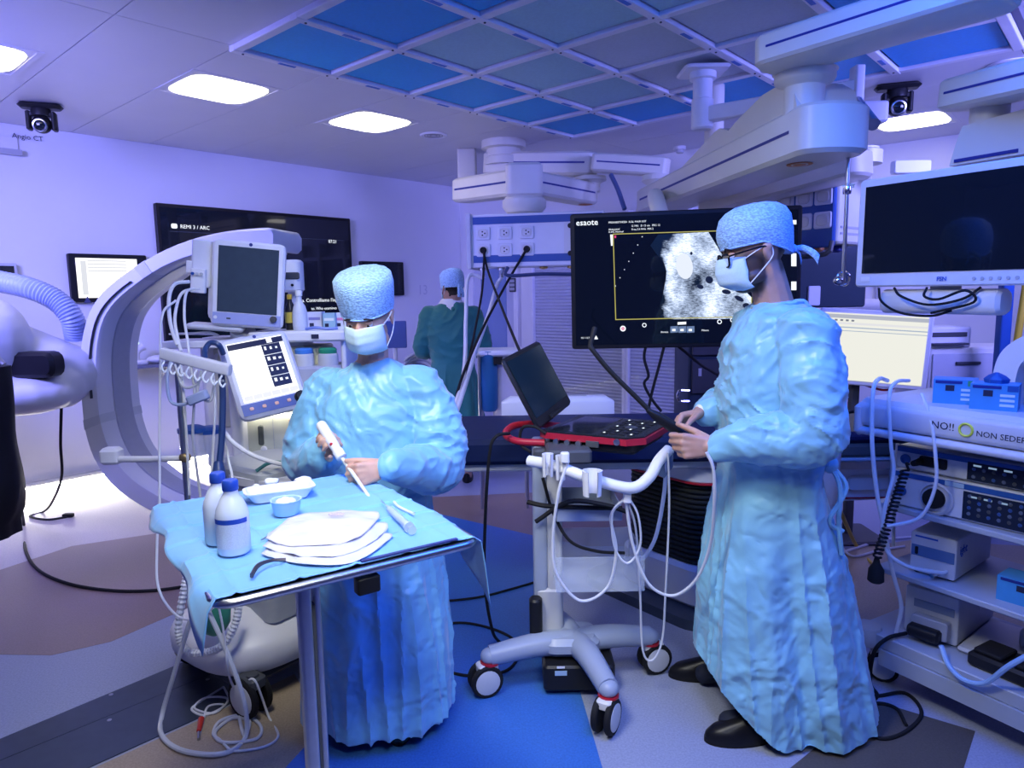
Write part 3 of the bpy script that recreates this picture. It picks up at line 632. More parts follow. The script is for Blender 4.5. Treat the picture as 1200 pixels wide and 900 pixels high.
def us_mat():
    m = mat('ultrasound_image', (0.01, 0.01, 0.01), 0.3); nt = m.node_tree; b = nt.nodes['Principled BSDF']
    tc = nt.nodes.new('ShaderNodeTexCoord'); mp = nt.nodes.new('ShaderNodeMapping'); mp.inputs['Scale'].default_value = (16, 1, 42); mp.inputs['Rotation'].default_value = (0, 0.45, 0)
    nt.links.new(tc.outputs['Object'], mp.inputs['Vector'])
    n1 = nt.nodes.new('ShaderNodeTexNoise'); n1.inputs['Scale'].default_value = 3.2; n1.inputs['Detail'].default_value = 8; n1.inputs['Roughness'].default_value = 0.75; nt.links.new(mp.outputs[0], n1.inputs['Vector'])
    n2 = nt.nodes.new('ShaderNodeTexNoise'); n2.inputs['Scale'].default_value = 7.0; n2.inputs['Detail'].default_value = 3; nt.links.new(tc.outputs['Object'], n2.inputs['Vector'])
    mu = nt.nodes.new('ShaderNodeMath'); mu.operation = 'MULTIPLY'; nt.links.new(n1.outputs['Fac'], mu.inputs[0]); nt.links.new(n2.outputs['Fac'], mu.inputs[1])
    rp = nt.nodes.new('ShaderNodeValToRGB'); e = rp.color_ramp.elements; e[0].position = 0.13; e[0].color = (0.0, 0.004, 0.012, 1); e[1].position = 0.36; e[1].color = (0.85, 0.92, 1, 1)
    e2 = e.new(0.24); e2.color = (0.34, 0.42, 0.58, 1)
    sx = nt.nodes.new('ShaderNodeSeparateXYZ'); nt.links.new(tc.outputs['Object'], sx.inputs[0])
    ad = nt.nodes.new('ShaderNodeMath'); ad.operation = 'MULTIPLY_ADD'; ad.inputs[1].default_value = 0.16; nt.links.new(n2.outputs['Fac'], ad.inputs[0]); nt.links.new(sx.outputs['X'], ad.inputs[2])
    mr = nt.nodes.new('ShaderNodeMapRange'); mr.interpolation_type = 'SMOOTHSTEP'; mr.inputs['From Min'].default_value = us_edge + 0.045; mr.inputs['From Max'].default_value = us_edge + 0.15; nt.links.new(ad.outputs[0], mr.inputs['Value'])
    m3 = nt.nodes.new('ShaderNodeMath'); m3.operation = 'MULTIPLY'; nt.links.new(mu.outputs[0], m3.inputs[0]); nt.links.new(mr.outputs[0], m3.inputs[1]); mu = m3
    nt.links.new(mu.outputs[0], rp.inputs['Fac']); nt.links.new(rp.outputs['Color'], b.inputs['Emission Color']); b.inputs['Emission Strength'].default_value = 1.5
    return m
TVI = INV[t.name]
TVP, TVN = TLp, TVI.inverted().to_3x3() @ V((0, 1, 0))
def tv(px, py): q = TVI @ hit(px, py, TVP, TVN); return (q.x, q.z)
def tvpoly(pts, m, name, off):
    b = MB(); b.prism([tv(*p) for p in pts], off, off + 0.0006, m=M.Rotation(pi / 2, 4, 'X')); return b.build(name, m, t, smooth=False)
us_edge = tv(777, 320)[0]
rag = []
for i, (x, y) in enumerate([(779, 275), (770, 288), (776, 296), (786, 308), (789, 318), (788, 328), (786, 338), (784, 348), (781, 358), (786, 366), (779, 372)]):
    rag.append((x - 8, y))
us = tvpoly([(830, 272), (852, 308), (864, 332), (880, 348), (880, 373.5), (790, 374)] + rag[::-1], us_mat(), 'ultrasound_image', 0.0035)
BRT = emis('bright_echo', (0.82, 0.88, 0.98), 1.0); DRK = emis('dark_echo', (0.005, 0.01, 0.03), 1.0)
tvpoly([(802 + 10 * cos(a), 312 + 15 * sin(a) + 2 * cos(a)) for a in [k * pi / 8 for k in range(16)]], BRT, 'bright_echo', 0.0042)
for (cx, cy, rx, ry, rot) in ((831, 328, 4.6, 4.2, 0.6), (820.5, 336, 4, 2.6, 0.3), (851, 342, 5.4, 2.8, 0.2), (810, 297, 1.5, 2, 0), (866, 350, 6, 2.6, 0.5), (874, 358, 4, 3, 0)):
    tvpoly([(cx + rx * cos(a) * cos(rot) - ry * sin(a) * sin(rot), cy + rx * cos(a) * sin(rot) + ry * sin(a) * cos(rot)) for a in [k * pi / 8 for k in range(16)]], DRK, 'dark_cyst', 0.0046)
YEL = emis('yellow_line', (0.55, 0.50, 0.10), 0.9)
for pts in ([(718, 274), (880, 269), (880, 270), (718, 275)], [(718, 274), (719, 274), (722, 374), (721, 374)], [(721, 374), (880, 370.5), (880, 371.5), (721, 375)], [(880, 348), (881, 348), (881, 371), (880, 371)]): tvpoly(pts, YEL, 'frame_line', 0.0050)
tvpoly([(715, 275), (718, 275), (718, 288), (716, 288)], INKW, 'grey_scale_bar', 0.0052); tvpoly([(720, 276), (722, 276), (722, 279), (720, 279)], emis('red_marker', (0.8, 0.05, 0.2), 1.0), 'red_marker', 0.0052)
def tvtext(s, px, py, size, m=INKW, bold=0.0): x, z = tv(px, py); text(s, size, m, t, M.Translation((x, -0.005, z)) @ M.Rotation(pi / 2, 4, 'X'), bold=bold)
tvtext('esaote', 675, 264.5, 0.044, bold=0.0003)
for (s, x, y) in (('PREANESTHESIA  A.56, MA/R 0/57', 713, 262), ('Abdominal', 713, 270), ('A-HC Normal', 713, 273), ('G 74%   D 12 cm   PRC 12', 740, 266), ('Freq 3.5 MHz  PRS 2', 740, 270), ('PRM', 850, 254), ('TEI', 850, 258), ('Annota', 774, 390), ('Misura', 822, 388), ('MI < 0.7', 681, 397)): tvtext(s, x, y, 0.0135)
for (x, y, r_, mm) in ((730, 385, 3.4, INKW), (730, 385, 2.2, emis('pink_icon', (0.8, 0.35, 0.5), 1.0)), (755, 381, 2.6, INKW), (755, 381, 1.7, GLASSBLK), (843, 377, 2.8, INKW), (843, 377, 1.8, GLASSBLK), (858, 375, 2.6, INKW), (858, 375, 1.6, GLASSBLK), (864, 380, 2.6, INKW), (864, 380, 1.6, GLASSBLK)):
    tvpoly([(x + r_ * cos(a), y + r_ * sin(a)) for a in [k * pi / 6 for k in range(12)]], mm, 'screen_icon', 0.0036 + 0.0003 * (4 - r_))
BIC = emis('blue_icon', (0.18, 0.28, 0.50), 0.7)
for k in range(3):
    x = 785.5 + 9.6 * k; tvpoly([(x, 382.5), (x + 9, 382), (x + 9, 389.5), (x, 390)], BIC, 'key_icon', 0.0036); tvpoly([(x + 2, 385.5), (x + 6, 385.3), (x + 6, 388), (x + 2, 388)], INKW, 'key_glyph', 0.0044)
tvpoly([(794, 377.5), (804, 377), (804, 380), (794, 380.5)], INKW, 'screen_icon', 0.0036); tvpoly([(696, 397.5), (701, 397.5), (698.5, 393)], INKW, 'warning_icon', 0.0036)
for k in range(7): tvpoly([(752 - 5.2 * k + 0, 277 + 9.6 * k), (753 - 5.2 * k, 277 + 9.6 * k), (753 - 5.2 * k, 278 + 9.6 * k), (752 - 5.2 * k, 278 + 9.6 * k)], INKW, 'depth_tick', 0.0036)
for (y0, y1) in ((258, 263), (297, 312), (330, 340)): tvpoly([(927, y0), (933, y0), (933, y1), (927, y1)], INKW, 'side_icon', 0.0036)
cb = wmb(t); mid = TVI.inverted() @ V((W * 0.5, 0.09, -H * 0.45)); cb.rbox((0, 0.0, 0), (0.4, 0.06, 0.4), 0.02, axis='y', m=TVI.inverted() @ M.Translation((W * 0.5, 0.09, -H * 0.45))); cb.build('mount_plate', DGREY, t)
cb = wmb(t); cb.tube([mid + V((0, 0.05, 0)), mid + V((0, 0.25, 0.1)), mid + V((-0.05, 0.45, 0.45)), lB + V((0, 0, -0.02))], 0.05, n=12); cb.build('suspension_arm', BOOM, t)
# ================================================================ white framed endoscopy monitor (right edge)
fTL, fTR = A(1008, 212, 2.75), A(1200, 183, 2.27); x = fTR - fTL; fTR = fTL + x * (0.66 / x.length)
SILV = mat('silver_bezel', (0.66, 0.67, 0.72), 0.35, nz=0.03)
t, W = screen_thing('endoscopy_monitor', 'silver framed dark monitor at the right picture edge', fTL, fTR, 0.405, 0.028, 0.07, GLASSBLK, SILV, bezb=0.052)
ft = lambda x, z, o=0.003: M.Translation((x, -o, z)) @ M.Rotation(pi / 2, 4, 'X')
text('FSN', 0.02, INKBL, t, ft(W * 0.5, -0.386), align='CENTER', bold=0.0006)
MB().box((0.045, -0.002, -0.375), (0.034, 0.003, 0.016)).build('label_sticker', WHITE, t, smooth=False)
for k in range(7): MB().lathe([(0.006, 0), (0.006, 0.002)], n=10, m=frame((W * 0.66 + 0.026 * k, -0.001, -0.38), x=(1, 0, 0), z=(0, -1, 0))).build('button', GREY, t)
mon_c = INV[t.name].inverted() @ V((W * 0.5, 0.1, -0.3))
b = wmb(t); cc = INV[t.name].inverted() @ V((W * 0.42, 0.09, -0.47)); b.rbox((W * 0.45, 0.07, -0.46), (0.42, 0.10, 0.09), 0.03, axis='x', m=INV[t.name].inverted()); b.build('cable_tray', WHITE2, t)
b = wmb(t); b.rbox((W * 0.45, 0.09, -0.40), (0.1, 0.05, 0.1), 0.02, m=INV[t.name].inverted()); b.build('mount', WHITE2, t)
FSI = INV[t.name].inverted()
for k, pts in enumerate([[(0.10, 0.0, -0.41), (0.12, -0.01, -0.46), (0.2, -0.02, -0.50), (0.3, 0.0, -0.51), (0.36, 0.02, -0.49)], [(0.16, 0, -0.41), (0.2, -0.02, -0.44), (0.3, -0.02, -0.47), (0.4, 0, -0.45), (0.45, 0.02, -0.41)], [(0.28, 0, -0.41), (0.29, -0.03, -0.44), (0.34, -0.03, -0.45), (0.42, -0.02, -0.42), (0.44, 0, -0.46), (0.3, 0.0, -0.50)]]):
    tag(MB(FSI).tube(pts, 0.0045).build('monitor_cable', RUBBER), ['black cable drooping under the left of the silver framed monitor', 'black cable looping under the middle of the silver framed monitor', 'black cable doubled back under the right of the silver framed monitor'][k], 'cable', 'cables under the monitor')
# ================================================================ beige lit monitor behind the tower
mTL, mTR = A(962, 360, 4.10), A(1096, 367, 3.90)
SCRM = emis('cream_screen', (0.86, 0.86, 0.76), 1.0)
t, W = screen_thing('workstation_monitor', 'silver monitor with a pale cream lit screen behind the man', mTL, mTR, 0.44, 0.026, 0.05, SCRM, SILV, tilt=-0.06)
for (z, h, c) in ((-0.045, 0.022, (0.55, 0.58, 0.66)), (-0.085, 0.012, (0.95, 0.95, 0.95)), (-0.108, 0.006, (0.45, 0.55, 0.70)), (-0.128, 0.004, (0.45, 0.55, 0.70))):
    MB().box((W / 2, -0.003, z), (W - 0.05, 0.002, h)).build('screen_bar', emis('bar%d' % int(c[0] * 100 + h * 1e4), c, 0.8), t, smooth=False)
for k in range(5): MB().box((W * (0.1 + 0.05 * k), -0.0045, -0.068), (0.015, 0.001, 0.01)).build('toolbar_icon', emis('icon_grey', (0.3, 0.33, 0.4), 0.6), t, smooth=False)
MB().box((W * 0.62, -0.003, -0.427), (0.05, 0.002, 0.014)).build('label_sticker', WHITE, t, smooth=False)
sp = INV[t.name].inverted() @ V((W * 0.4, 0.06, -0.33)); b = wmb(t); b.rbox((sp.x, sp.y + .03, sp.z / 2), (0.05, 0.05, sp.z), 0.01); b.build('stand_post', DGREY, t)
b = wmb(t); b.rbox((sp.x, sp.y + .03, 0.012), (0.35, 0.35, 0.024), 0.03); b.build('stand_foot', DGREY, t)
# ================================================================ helpers for carts
def caster(t, p, r=0.05, w=0.03, rz=0.0, ring=None, disc=LGREY, top=None):
    """castor at floor point p (world) as part of t: fork with tyre, discs"""
    p = V(p); f = M.Translation((p.x, p.y, 0)) @ M.Rotation(rz, 4, 'Z'); top = top or (2 * r + 0.05)
    b = wmb(t); b.cyl(f @ V((0.0, 0, top)), f @ V((0.0, 0, 2 * r - 0.01)), 0.022, n=14)
    b.rbox((0.012, 0, 1.75 * r), (r * 1.3, w * 0.75 + 0.03, r * 0.55), 0.015, m=f)
    o = b.build('caster', ring or GREY, t)
    for s in ((-1, 1) if w > 0.02 else (1,)):
        wf = f @ frame((0.02, s * (w * 0.5 + 0.006), r), x=(1, 0, 0), z=(0, s, 0))
        b = wmb(t); b.lathe([(r * 0.6, -0.011), (r * 0.92, -0.011), (r, -0.006), (r, 0.006), (r * 0.92, 0.011), (r * 0.6, 0.011)], n=24, m=wf); b.build('tyre', RUBBER, o)
        b = wmb(t); b.lathe([(r * 0.76, -0.006), (r * 0.76, 0.0125), (r * 0.6, 0.0155), (0.001, 0.0165)], n=20, m=wf); b.build('wheel_disc', disc, o)
    return o
def quad_screen(t, TL, TR, BL, dep, bez, fm, sm, hname='display_housing', bezb=None, r=0.02, parent_h=None):
    x = TR - TL; W = x.length; up = TL - BL; H = up.length; mt = frame(TL, x=x, z=up)
    b = wmb(t); b.rbox((W / 2, dep / 2, -H / 2), (W, dep, H), r, axis='y', m=mt); o = b.build(hname, fm, t)
    bb_ = bezb or bez
    b = wmb(t); b.box((W / 2, -0.001, -(bez + H - bb_) / 2), (W - 2 * bez, 0.003, H - bez - bb_), m=mt); s = b.build('screen', sm, o, smooth=False)
    return o, s, mt, W, H
# ================================================================ angiography C-arm
outer = [(320, 272), (316, 267), (300, 267), (262, 271), (220, 281), (180, 298), (145, 320), (118, 342), (102, 366), (94, 395), (91, 430), (93, 470), (97, 505), (108, 540), (128, 568), (160, 592), (200, 610), (250, 620), (300, 622)]
inner = [(320, 291), (316, 294), (300, 292), (265, 292), (225, 301), (190, 315), (160, 335), (138, 354), (124, 374), (117, 400), (115, 430), (117, 465), (121, 495), (131, 525), (148, 551), (174, 572), (208, 588), (252, 597), (300, 599)]
CY = 4.0; cw = V((0.06, 0.34, 0.0)); CG = mat('c_arm_enamel', (0.70, 0.70, 0.73), 0.36, nz=0.02, ns=5)
cb0 = A(95, 435, CY); t = thing('c_arm', 'large white angiography C-arm standing at left before the wall', 'c-arm', loc=(cb0.x, cb0.y, 0.0))
def cring(i, f0=0.0, f1=1.0, d0=0.0, d1=1.0):
    o_, n_ = A(*outer[i], CY), A(*inner[i], CY); a = o_.lerp(n_, f0); b_ = o_.lerp(n_, f1)
    c = 0.12
    r_ = [a.lerp(b_, c) + cw * d0, b_.lerp(a, c) + cw * d0, b_ + cw * (d0 + 0.06), b_ + cw * (d1 - 0.06), b_.lerp(a, c) + cw * d1, a.lerp(b_, c) + cw * d1, a + cw * (d1 - 0.06), a + cw * (d0 + 0.06)]
    return r_
def dense(lst, k=3): return [tuple(p) for p in smooth_path([(x, y, 0) for x, y in lst], k)]
outer = [(p[0], p[1]) for p in dense(outer)]; inner = [(p[0], p[1]) for p in dense(inner)]
nC = len(outer)
b = wmb(t); b.loft([cring(i) for i in range(nC)]); b.f = [q[::-1] for q in b.f]; b.build('arch', CG, t)
b = wmb(t); b.loft([cring(i, 0.97, 1.10, 0.30, 0.70) for i in range(4, nC)]); b.f = [q[::-1] for q in b.f]; b.build('inner_rail', mat('c_arm_rail_grey', (0.40, 0.41, 0.46), 0.35, nz=0.03), t)
b = wmb(t); b.loft([cring(i, 0.64, 0.665, -0.006, 0.01) for i in range(18, 34)]); b.f = [q[::-1] for q in b.f]; b.build('cover_seam', DGREY, t)
for i in (16, 35): b = wmb(t); b.loft([cring(i, -0.02, 1.02, -0.01, 1.01), cring(i + 1, -0.02, 1.02, -0.01, 1.01)]); b.f = [q[::-1] for q in b.f]; b.build('collar_band', LGREY, t)
b = wmb(t); k = A(103, 352, CY - 0.012); b.prism([(-0.022, -0.015), (0.022, -0.015), (0, 0.022)], 0, 0.004, m=frame(k, x=(1, 0, 0), y=(0, 0, 1))); b.build('warning_triangle', INKB, t)
# wrist joint: fused shell
b = MB()
b.cap(A(84, 437, CY + .02), A(60, 432, CY - .05), 0.165, 0.18); b.cap(A(60, 430, CY - .05), A(20, 412, CY - .1), 0.17, 0.16)
b.ell(A(28, 462, CY - 0.2), (0.27, 0.25, 0.115)); b.cap(A(72, 452, CY - .1), A(40, 462, CY - .2), 0.13, 0.11); b.ell(A(-12, 402, CY - 0.25), (0.20, 0.2, 0.25)); b.cap(A(-12, 402, CY - .25), A(-90, 385, CY - .3), 0.2, 0.2)
def remesh(me, name, vox, it=6, fac=0.5):
    o = bpy.data.objects.new('tmp', me); COL.objects.link(o)
    m = o.modifiers.new('r', 'REMESH'); m.mode = 'VOXEL'; m.voxel_size = vox
    if it: s = o.modifiers.new('s', 'SMOOTH'); s.factor = fac; s.iterations = it
    dg = bpy.context.evaluated_depsgraph_get(); me2 = bpy.data.meshes.new_from_object(o.evaluated_get(dg)); me2.name = name
    bpy.data.objects.remove(o); me2.materials.clear(); return me2
me = remesh(b.mesh('j'), 'wrist_joint', 0.014, 8); me.transform(INV[t.name]); link('wrist_joint', me, CG, t)
b = wmb(t); b.rbox(tuple(A(42, 427, CY - 0.26)), (0.26, 0.12, 0.14), 0.05, axis='y'); b.build('dark_gap', BLACK, t)
b = wmb(t); b.tube([A(-60, 318, CY + .1), A(0, 330, CY + .05), A(35, 338, CY), A(66, 352, CY), A(84, 372, CY), A(90, 395, CY + .05)], 0.058, n=16, sm=16, rib=0.10); b.build('ribbed_hose', mat('hose_blue_grey', (0.30, 0.36, 0.60), 0.4), t)
b = wmb(t); b.tube([A(2, 478, CY - .2), A(10, 480, CY - .2)], 0.012, n=8, sm=0); b.build('screw_cap', DGREY, t)
b = wmb(t); b.rbox((cb0.x - 1.75, cb0.y + 0.3, 0.5), (0.7, 0.6, 1.0), 0.12); b.build('floor_stand', CG, t)
b = wmb(t); b.cap((cb0.x - 1.75, cb0.y + .3, 1.0), A(-90, 385, CY - .3), 0.18, 0.18); b.build('lift_arm', CG, t)
# black apron and blue-black cloth at left
LEA = mat('black_apron_vinyl', (0.010, 0.010, 0.014), 0.55, nz=0.2, ns=6, bump=0.4, bs=14)
p0 = A(-12, 430, 3.3); p1 = A(-12, 628, 3.3); t = thing('lead_apron', 'black lead apron hanging down at the left picture edge', 'apron', loc=(p0.x, p0.y, p1.z))
b = wmb(t); rings = []
for i in range(14):
    z = p0.z + (p1.z - p0.z) * i / 13; k = 0.085 + 0.02 * sin(i * 0.9) * (i / 13) - (0.03 if i > 11 else 0)
    rings.append([(p0.x - 0.02 + (k + 0.008 * sin(5 * a + i * .3)) * cos(a) * 1.0, p0.y + (0.12 + 0.015 * sin(4 * a)) * sin(a), z) for a in [2 * pi * j / 20 for j in range(20)]])
b.loft(rings[::-1]); b.build('apron_cloth', LEA, t)
b = wmb(t); b.tube([(p0.x - 0.2, p0.y, p0.z + 0.02), (p0.x, p0.y, p0.z + 0.06), (p0.x + .07, p0.y, p0.z + .01)], 0.012); b.build('hanger', STEEL, t)
b = wmb(t); b.cyl((p0.x - 0.2, p0.y, 0), (p0.x - 0.2, p0.y, p0.z + 0.03), 0.02, n=12); b.build('stand_pole', STEEL, t)
# ================================================================ angiography patient table
t = thing('patient_table', 'long patient table with dark navy mattress across the middle of the room', 'patient table', loc=(0.85, 3.4, 0))
NVM = mat('navy_mattress', (0.005, 0.014, 0.075), 0.55, nz=0.12, ns=5, bump=0.25, bs=16); GYM = mat('grey_mattress_side', (0.10, 0.11, 0.11), 0.6, nz=0.12, ns=5, bump=0.2, bs=20)
b = wmb(t); b.rbox((0.36, 3.36, 0.80), (1.60, 0.66, 0.115), 0.05, axis='z', n=5, ch=0.02); b.build('mattress', NVM, t)
b = wmb(t); b.rbox((1.60, 3.38, 0.775), (0.72, 0.62, 0.06), 0.03, ch=0.012); b.build('mattress_section', GYM, t)
b = wmb(t); b.rbox((1.58, 3.37, 0.832), (0.74, 0.60, 0.055), 0.03, ch=0.02); b.build('mattress_section', NVM, t)
b = wmb(t); b.rbox((0.8, 3.38, 0.722), (2.45, 0.60, 0.04), 0.02); b.build('table_top', WHITE, t)
for yy in (3.05, 3.71): b = wmb(t); b.box((1.55, yy, 0.715), (1.0, 0.02, 0.035)); b.build('side_rail', STEEL, t)
b = wmb(t); b.rbox((0.25, 3.80, 0.84), (0.62, 0.12, 0.20), 0.03, axis='x', ch=0.05); o = b.build('side_console', WHITE, t)
b = wmb(t); b.rbox((0.33, 3.79, 0.941), (0.16, 0.02, 0.006), 0.004); b.build('grip_slot', GREY, o)
pf = M.Translation((0.93, 3.46, 0)) @ M.Rotation(R(38), 4, 'Z')
b = wmb(t); b.rbox((0, 0, 0.655), (0.56, 0.56, 0.10), 0.12, m=pf, n=6, ch=0.02); o = b.build('pedestal_head', WHITE, t)
b = wmb(t); b.rbox((0, 0, 0.615), (0.567, 0.567, 0.008), 0.12, m=pf, n=6, ch=0.001); b.build('red_line', RED, o)
fin = mat('bellows_black', (0.018, 0.022, 0.022), 0.5)
for k in range(16): b = wmb(t); b.rbox((0, 0, 0.225 + 0.0245 * k), (0.53, 0.53, 0.021), 0.12, m=pf, n=6, ch=0.007); b.build('bellows_fold', fin, t)
b = wmb(t); b.rbox((0, 0, 0.41), (0.49, 0.49, 0.40), 0.1, m=pf, n=6); b.build('bellows_core', fin, t)
b = wmb(t); b.rbox((0, 0, 0.11), (0.57, 0.57, 0.205), 0.11, m=pf, n=6, ch=0.02); b.build('pedestal_base', WHITE, t)
b = wmb(t); b.rbox((-0.05, 0.0, 0.006), (0.82, 0.78, 0.012), 0.12, m=pf, n=6); b.build('floor_plate', DUCT, t)
b = wmb(t); b.prism([(-0.32, 0), (0.28, 0), (0.30, -0.10), (0.26, -0.16), (-0.04, -0.17), (-0.10, -0.22), (-0.13, -0.36), (-0.17, -0.40), (-0.32, -0.40)], -0.25, 0.25, m=frame((1.56, 3.36, 0.70), x=(1, 0, 0), y=(0, 0, 1))); o = b.build('skirt_cover', WHITE, t)
b = wmb(t); b.box((1.60, 3.105, 0.545), (0.46, 0.006, 0.006)); b.build('red_line', RED, o)
b = wmb(t); b.rbox((1.68, 3.10, 0.615), (0.30, 0.02, 0.07), 0.02, axis='y'); b.build('control_pad', WHITE2, o)
b = wmb(t); b.rbox((1.72, 3.03, 0.70), (0.06, 0.05, 0.16), 0.012); b.build('rail_clamp', LGREY, t)
# ================================================================ ultrasound cart
t = thing('ultrasound_cart', 'grey ultrasound trolley on castors carrying the red rimmed scanner', 'cart', loc=(0.17, 2.6, 0))
CARTM = mat('cart_grey_enamel', (0.34, 0.39, 0.50), 0.35, nz=0.03, ns=8)
cxy = (0.125, 2.62)
b = wmb(t); b.rbox((cxy[0] - .025, cxy[1], 0.62), (0.055, 0.09, 0.66), 0.015); b.build('column', CARTM, t)
b = wmb(t); b.rbox((cxy[0] + .03, cxy[1], 0.54), (0.06, 0.085, 0.82), 0.015); b.build('column', LGREY, t)
b = wmb(t); b.rbox((cxy[0] + 0.005, cxy[1], 0.265), (0.115, 0.10, 0.20), 0.03); b.build('column_foot', LGREY, t)
hubp = V((0.235, 2.55, 0.155))
legs = {'a': (-0.1, 2.47), 'b': (0.315, 2.24), 'c': (0.53, 2.60), 'd': (0.12, 2.86)}
for k, (x, y) in legs.items():
    e = V((x, y, 0.15)); mid = hubp.lerp(e, 0.45) + V((0, 0, 0.015)); b = wmb(t); b.tube([hubp, mid, e + V((0, 0, 0.0))], lambda s: 0.052 - 0.014 * s, n=12, sm=6); b.ell(e, (0.036, 0.036, 0.03)); b.build('base_leg', CARTM, t)
    caster(t, (x, y, 0), 0.062, 0.035, rz=R({'a': 200, 'b': 240, 'c': 15, 'd': 100}[k]), top=0.14, ring=WHITE2)
    b = wmb(t); b.lathe([(0.037, 0), (0.037, 0.008)], c=(x, y, 0.122), n=16); b.build('red_ring', RED, t)
b = wmb(t); b.rbox((0.21, 2.56, 0.165), (0.22, 0.18, 0.07), 0.05); b.build('base_hub', CARTM, t)
b = wmb(t); b.rbox((0.235, 2.52, 0.07), (0.27, 0.17, 0.10), 0.02, m=None); o = b.build('power_box', BLACK, t)
b = wmb(t); b.box((0.165, 2.434, 0.095), (0.045, 0.002, 0.018)); b.build('blue_label', mat('pale_label', (0.35, 0.5, 0.65), 0.5), o); b = wmb(t); b.box((0.165, 2.434, 0.118), (0.03, 0.002, 0.008)); b.build('white_label', WHITE, o)
b = wmb(t); b.rbox(tuple(A(628, 722, 2.55)), (0.05, 0.06, 0.15), 0.02); b.build('foot_switch_pocket', BLACK, t)
# metal tray
def tray(t, x0, x1, y0, y1, z0, z1, m, name, wall=0.004, openx=False):
    b = wmb(t); b.box(((x0 + x1) / 2, (y0 + y1) / 2, z0), (x1 - x0, y1 - y0, wall)); o = b.build(name, m, t, smooth=False)
    for (c, d) in ((((x0 + x1) / 2, y0, (z0 + z1) / 2), (x1 - x0, wall, z1 - z0)), (((x0 + x1) / 2, y1, (z0 + z1) / 2), (x1 - x0, wall, z1 - z0)), ((x0, (y0 + y1) / 2, (z0 + z1) / 2), (wall, y1 - y0, z1 - z0)), ((x1, (y0 + y1) / 2, (z0 + z1) / 2), (wall, y1 - y0, z1 - z0))):
        b = wmb(t); b.box(c, d); b.build('tray_wall', m, o, smooth=False)
    return o
tray(t, 0.16, 0.40, 2.50, 2.78, 0.66, 0.71, CARTM, 'metal_shelf')
tray(t, 0.15, 0.47, 2.42, 2.74, 0.42, 0.55, ACRYL, 'acrylic_basket', 0.006)
for pts, nm in (([(0.05, 2.52, 0.73), (0.12, 2.50, 0.72), (0.25, 2.49, 0.715), (0.40, 2.49, 0.71)], 'black_strap'), ([(0.08, 2.5, 0.66), (0.2, 2.48, 0.74), (0.33, 2.47, 0.73), (0.42, 2.47, 0.70)], 'black_strap')): b = wmb(t); b.tube(pts, 0.009, n=6); b.build(nm, RUBBER, t)
hw = [A(620, 540, 2.42), A(650, 546, 2.36), A(690, 560, 2.30), A(738, 572, 2.28), A(760, 560, 2.30), A(772, 540, 2.34), A(784, 527, 2.38)]
b = wmb(t); b.tube(hw, 0.020, n=12, sm=6); b.build('push_handle', WHITE, t)
b = wmb(t); q = A(778, 540, 2.37); b.prism([(-0.06, -0.03), (0.03, 0.03), (0.03, -0.02), (0.0, -0.06)], -0.01, 0.01, m=frame(q, x=(1, 0, 0), y=(0, 0, 1))); b.build('hook_plate', mat('slate_plastic', (0.14, 0.20, 0.32), 0.4), t)
def cup(px, py, Y, r, h, nm='probe_holder'):
    c = A(px, py, Y); b = wmb(t); n = 14; rings = []
    for (rr, zz) in ((r * 0.9, -h / 2), (r, h / 2), (r - 0.005, h / 2), (r * 0.9 - 0.005, -h / 2)):
        rings.append([(c.x + rr * cos(a), c.y + rr * sin(a), c.z + zz) for a in [R(-60) + R(300) * j / n for j in range(n + 1)]])
    b.loft(rings + [rings[0]], closed=False); b.build(nm, WHITE, t)
cup(642, 545, 2.34, 0.020, 0.08); cup(657, 548, 2.33, 0.018, 0.085); cup(694, 566, 2.25, 0.034, 0.085, 'gel_cup')
b = wmb(t); b.rbox(tuple(A(662, 536, 2.32)), (0.03, 0.03, 0.035), 0.008); b.build('holder_clip', WHITE, t)
b = wmb(t); b.rbox((0.2, 2.48, 0.925), (0.16, 0.16, 0.05), 0.02, m=None); b.build('tilt_head', DGREY, t); b = wmb(t); b.rbox((cxy[0] + .01, cxy[1] - .03, 0.90), (0.12, 0.12, 0.05), 0.02); b.build('tilt_neck', DGREY, t)
# ---- portable ultrasound scanner (laptop type)
ZL = 0.99
P1, P2, P3, P4 = G(630, 505, ZL), G(679, 486, ZL), G(764, 509, ZL), G(722, 533, ZL)
# square it up: x axis along hinge (P1->P2), y axis towards operator
hx = (P2 - P1).normalized(); hy = V((hx.y, -hx.x, 0)); LW = (P2 - P1).length; LD = ((P4 - P1).dot(hy) + (P3 - P2).dot(hy)) / 2
t = thing('ultrasound_scanner', 'open black portable ultrasound scanner with red rim on the trolley', 'ultrasound scanner', mtx=frame(P1 - V((0, 0, 0.06)), x=hx, z=(0, 0, 1)))
SI = INV[t.name].inverted()   # local: x hinge, y = away from operator, so operator side is -y
MB().rbox((LW / 2, -LD / 2, 0.022), (LW * 0.9, LD * 0.86, 0.05), 0.03, n=4).build('base', BLACK, t)
c_ = 0.055; oct_ = [(0.02, 0), (LW - 0.02, 0), (LW, -0.03), (LW, -LD + c_), (LW - c_, -LD), (c_, -LD), (0, -LD + c_), (0, -0.03)]
REDB = mat('red_bumper', (0.40, 0.012, 0.035), 0.45)
MB().prism(oct_, 0.034, 0.056).build('red_rim', REDB, t, smooth=False)
k = 0.955; ic = [((x - LW / 2) * k + LW / 2, (y + LD / 2) * k - LD / 2) for x, y in oct_]
o = MB().prism(ic, 0.055, 0.0615).build('keyboard_deck', mat('deck_black', (0.012, 0.016, 0.02), 0.25), t, smooth=False)
MB().box((LW / 2, -LD * 0.30, 0.062), (LW * 0.84, LD * 0.40, 0.0015)).build('touch_panel', GLASSBLK, o, smooth=False)
LEDW = emis('key_led', (0.85, 0.95, 1.0), 1.6)
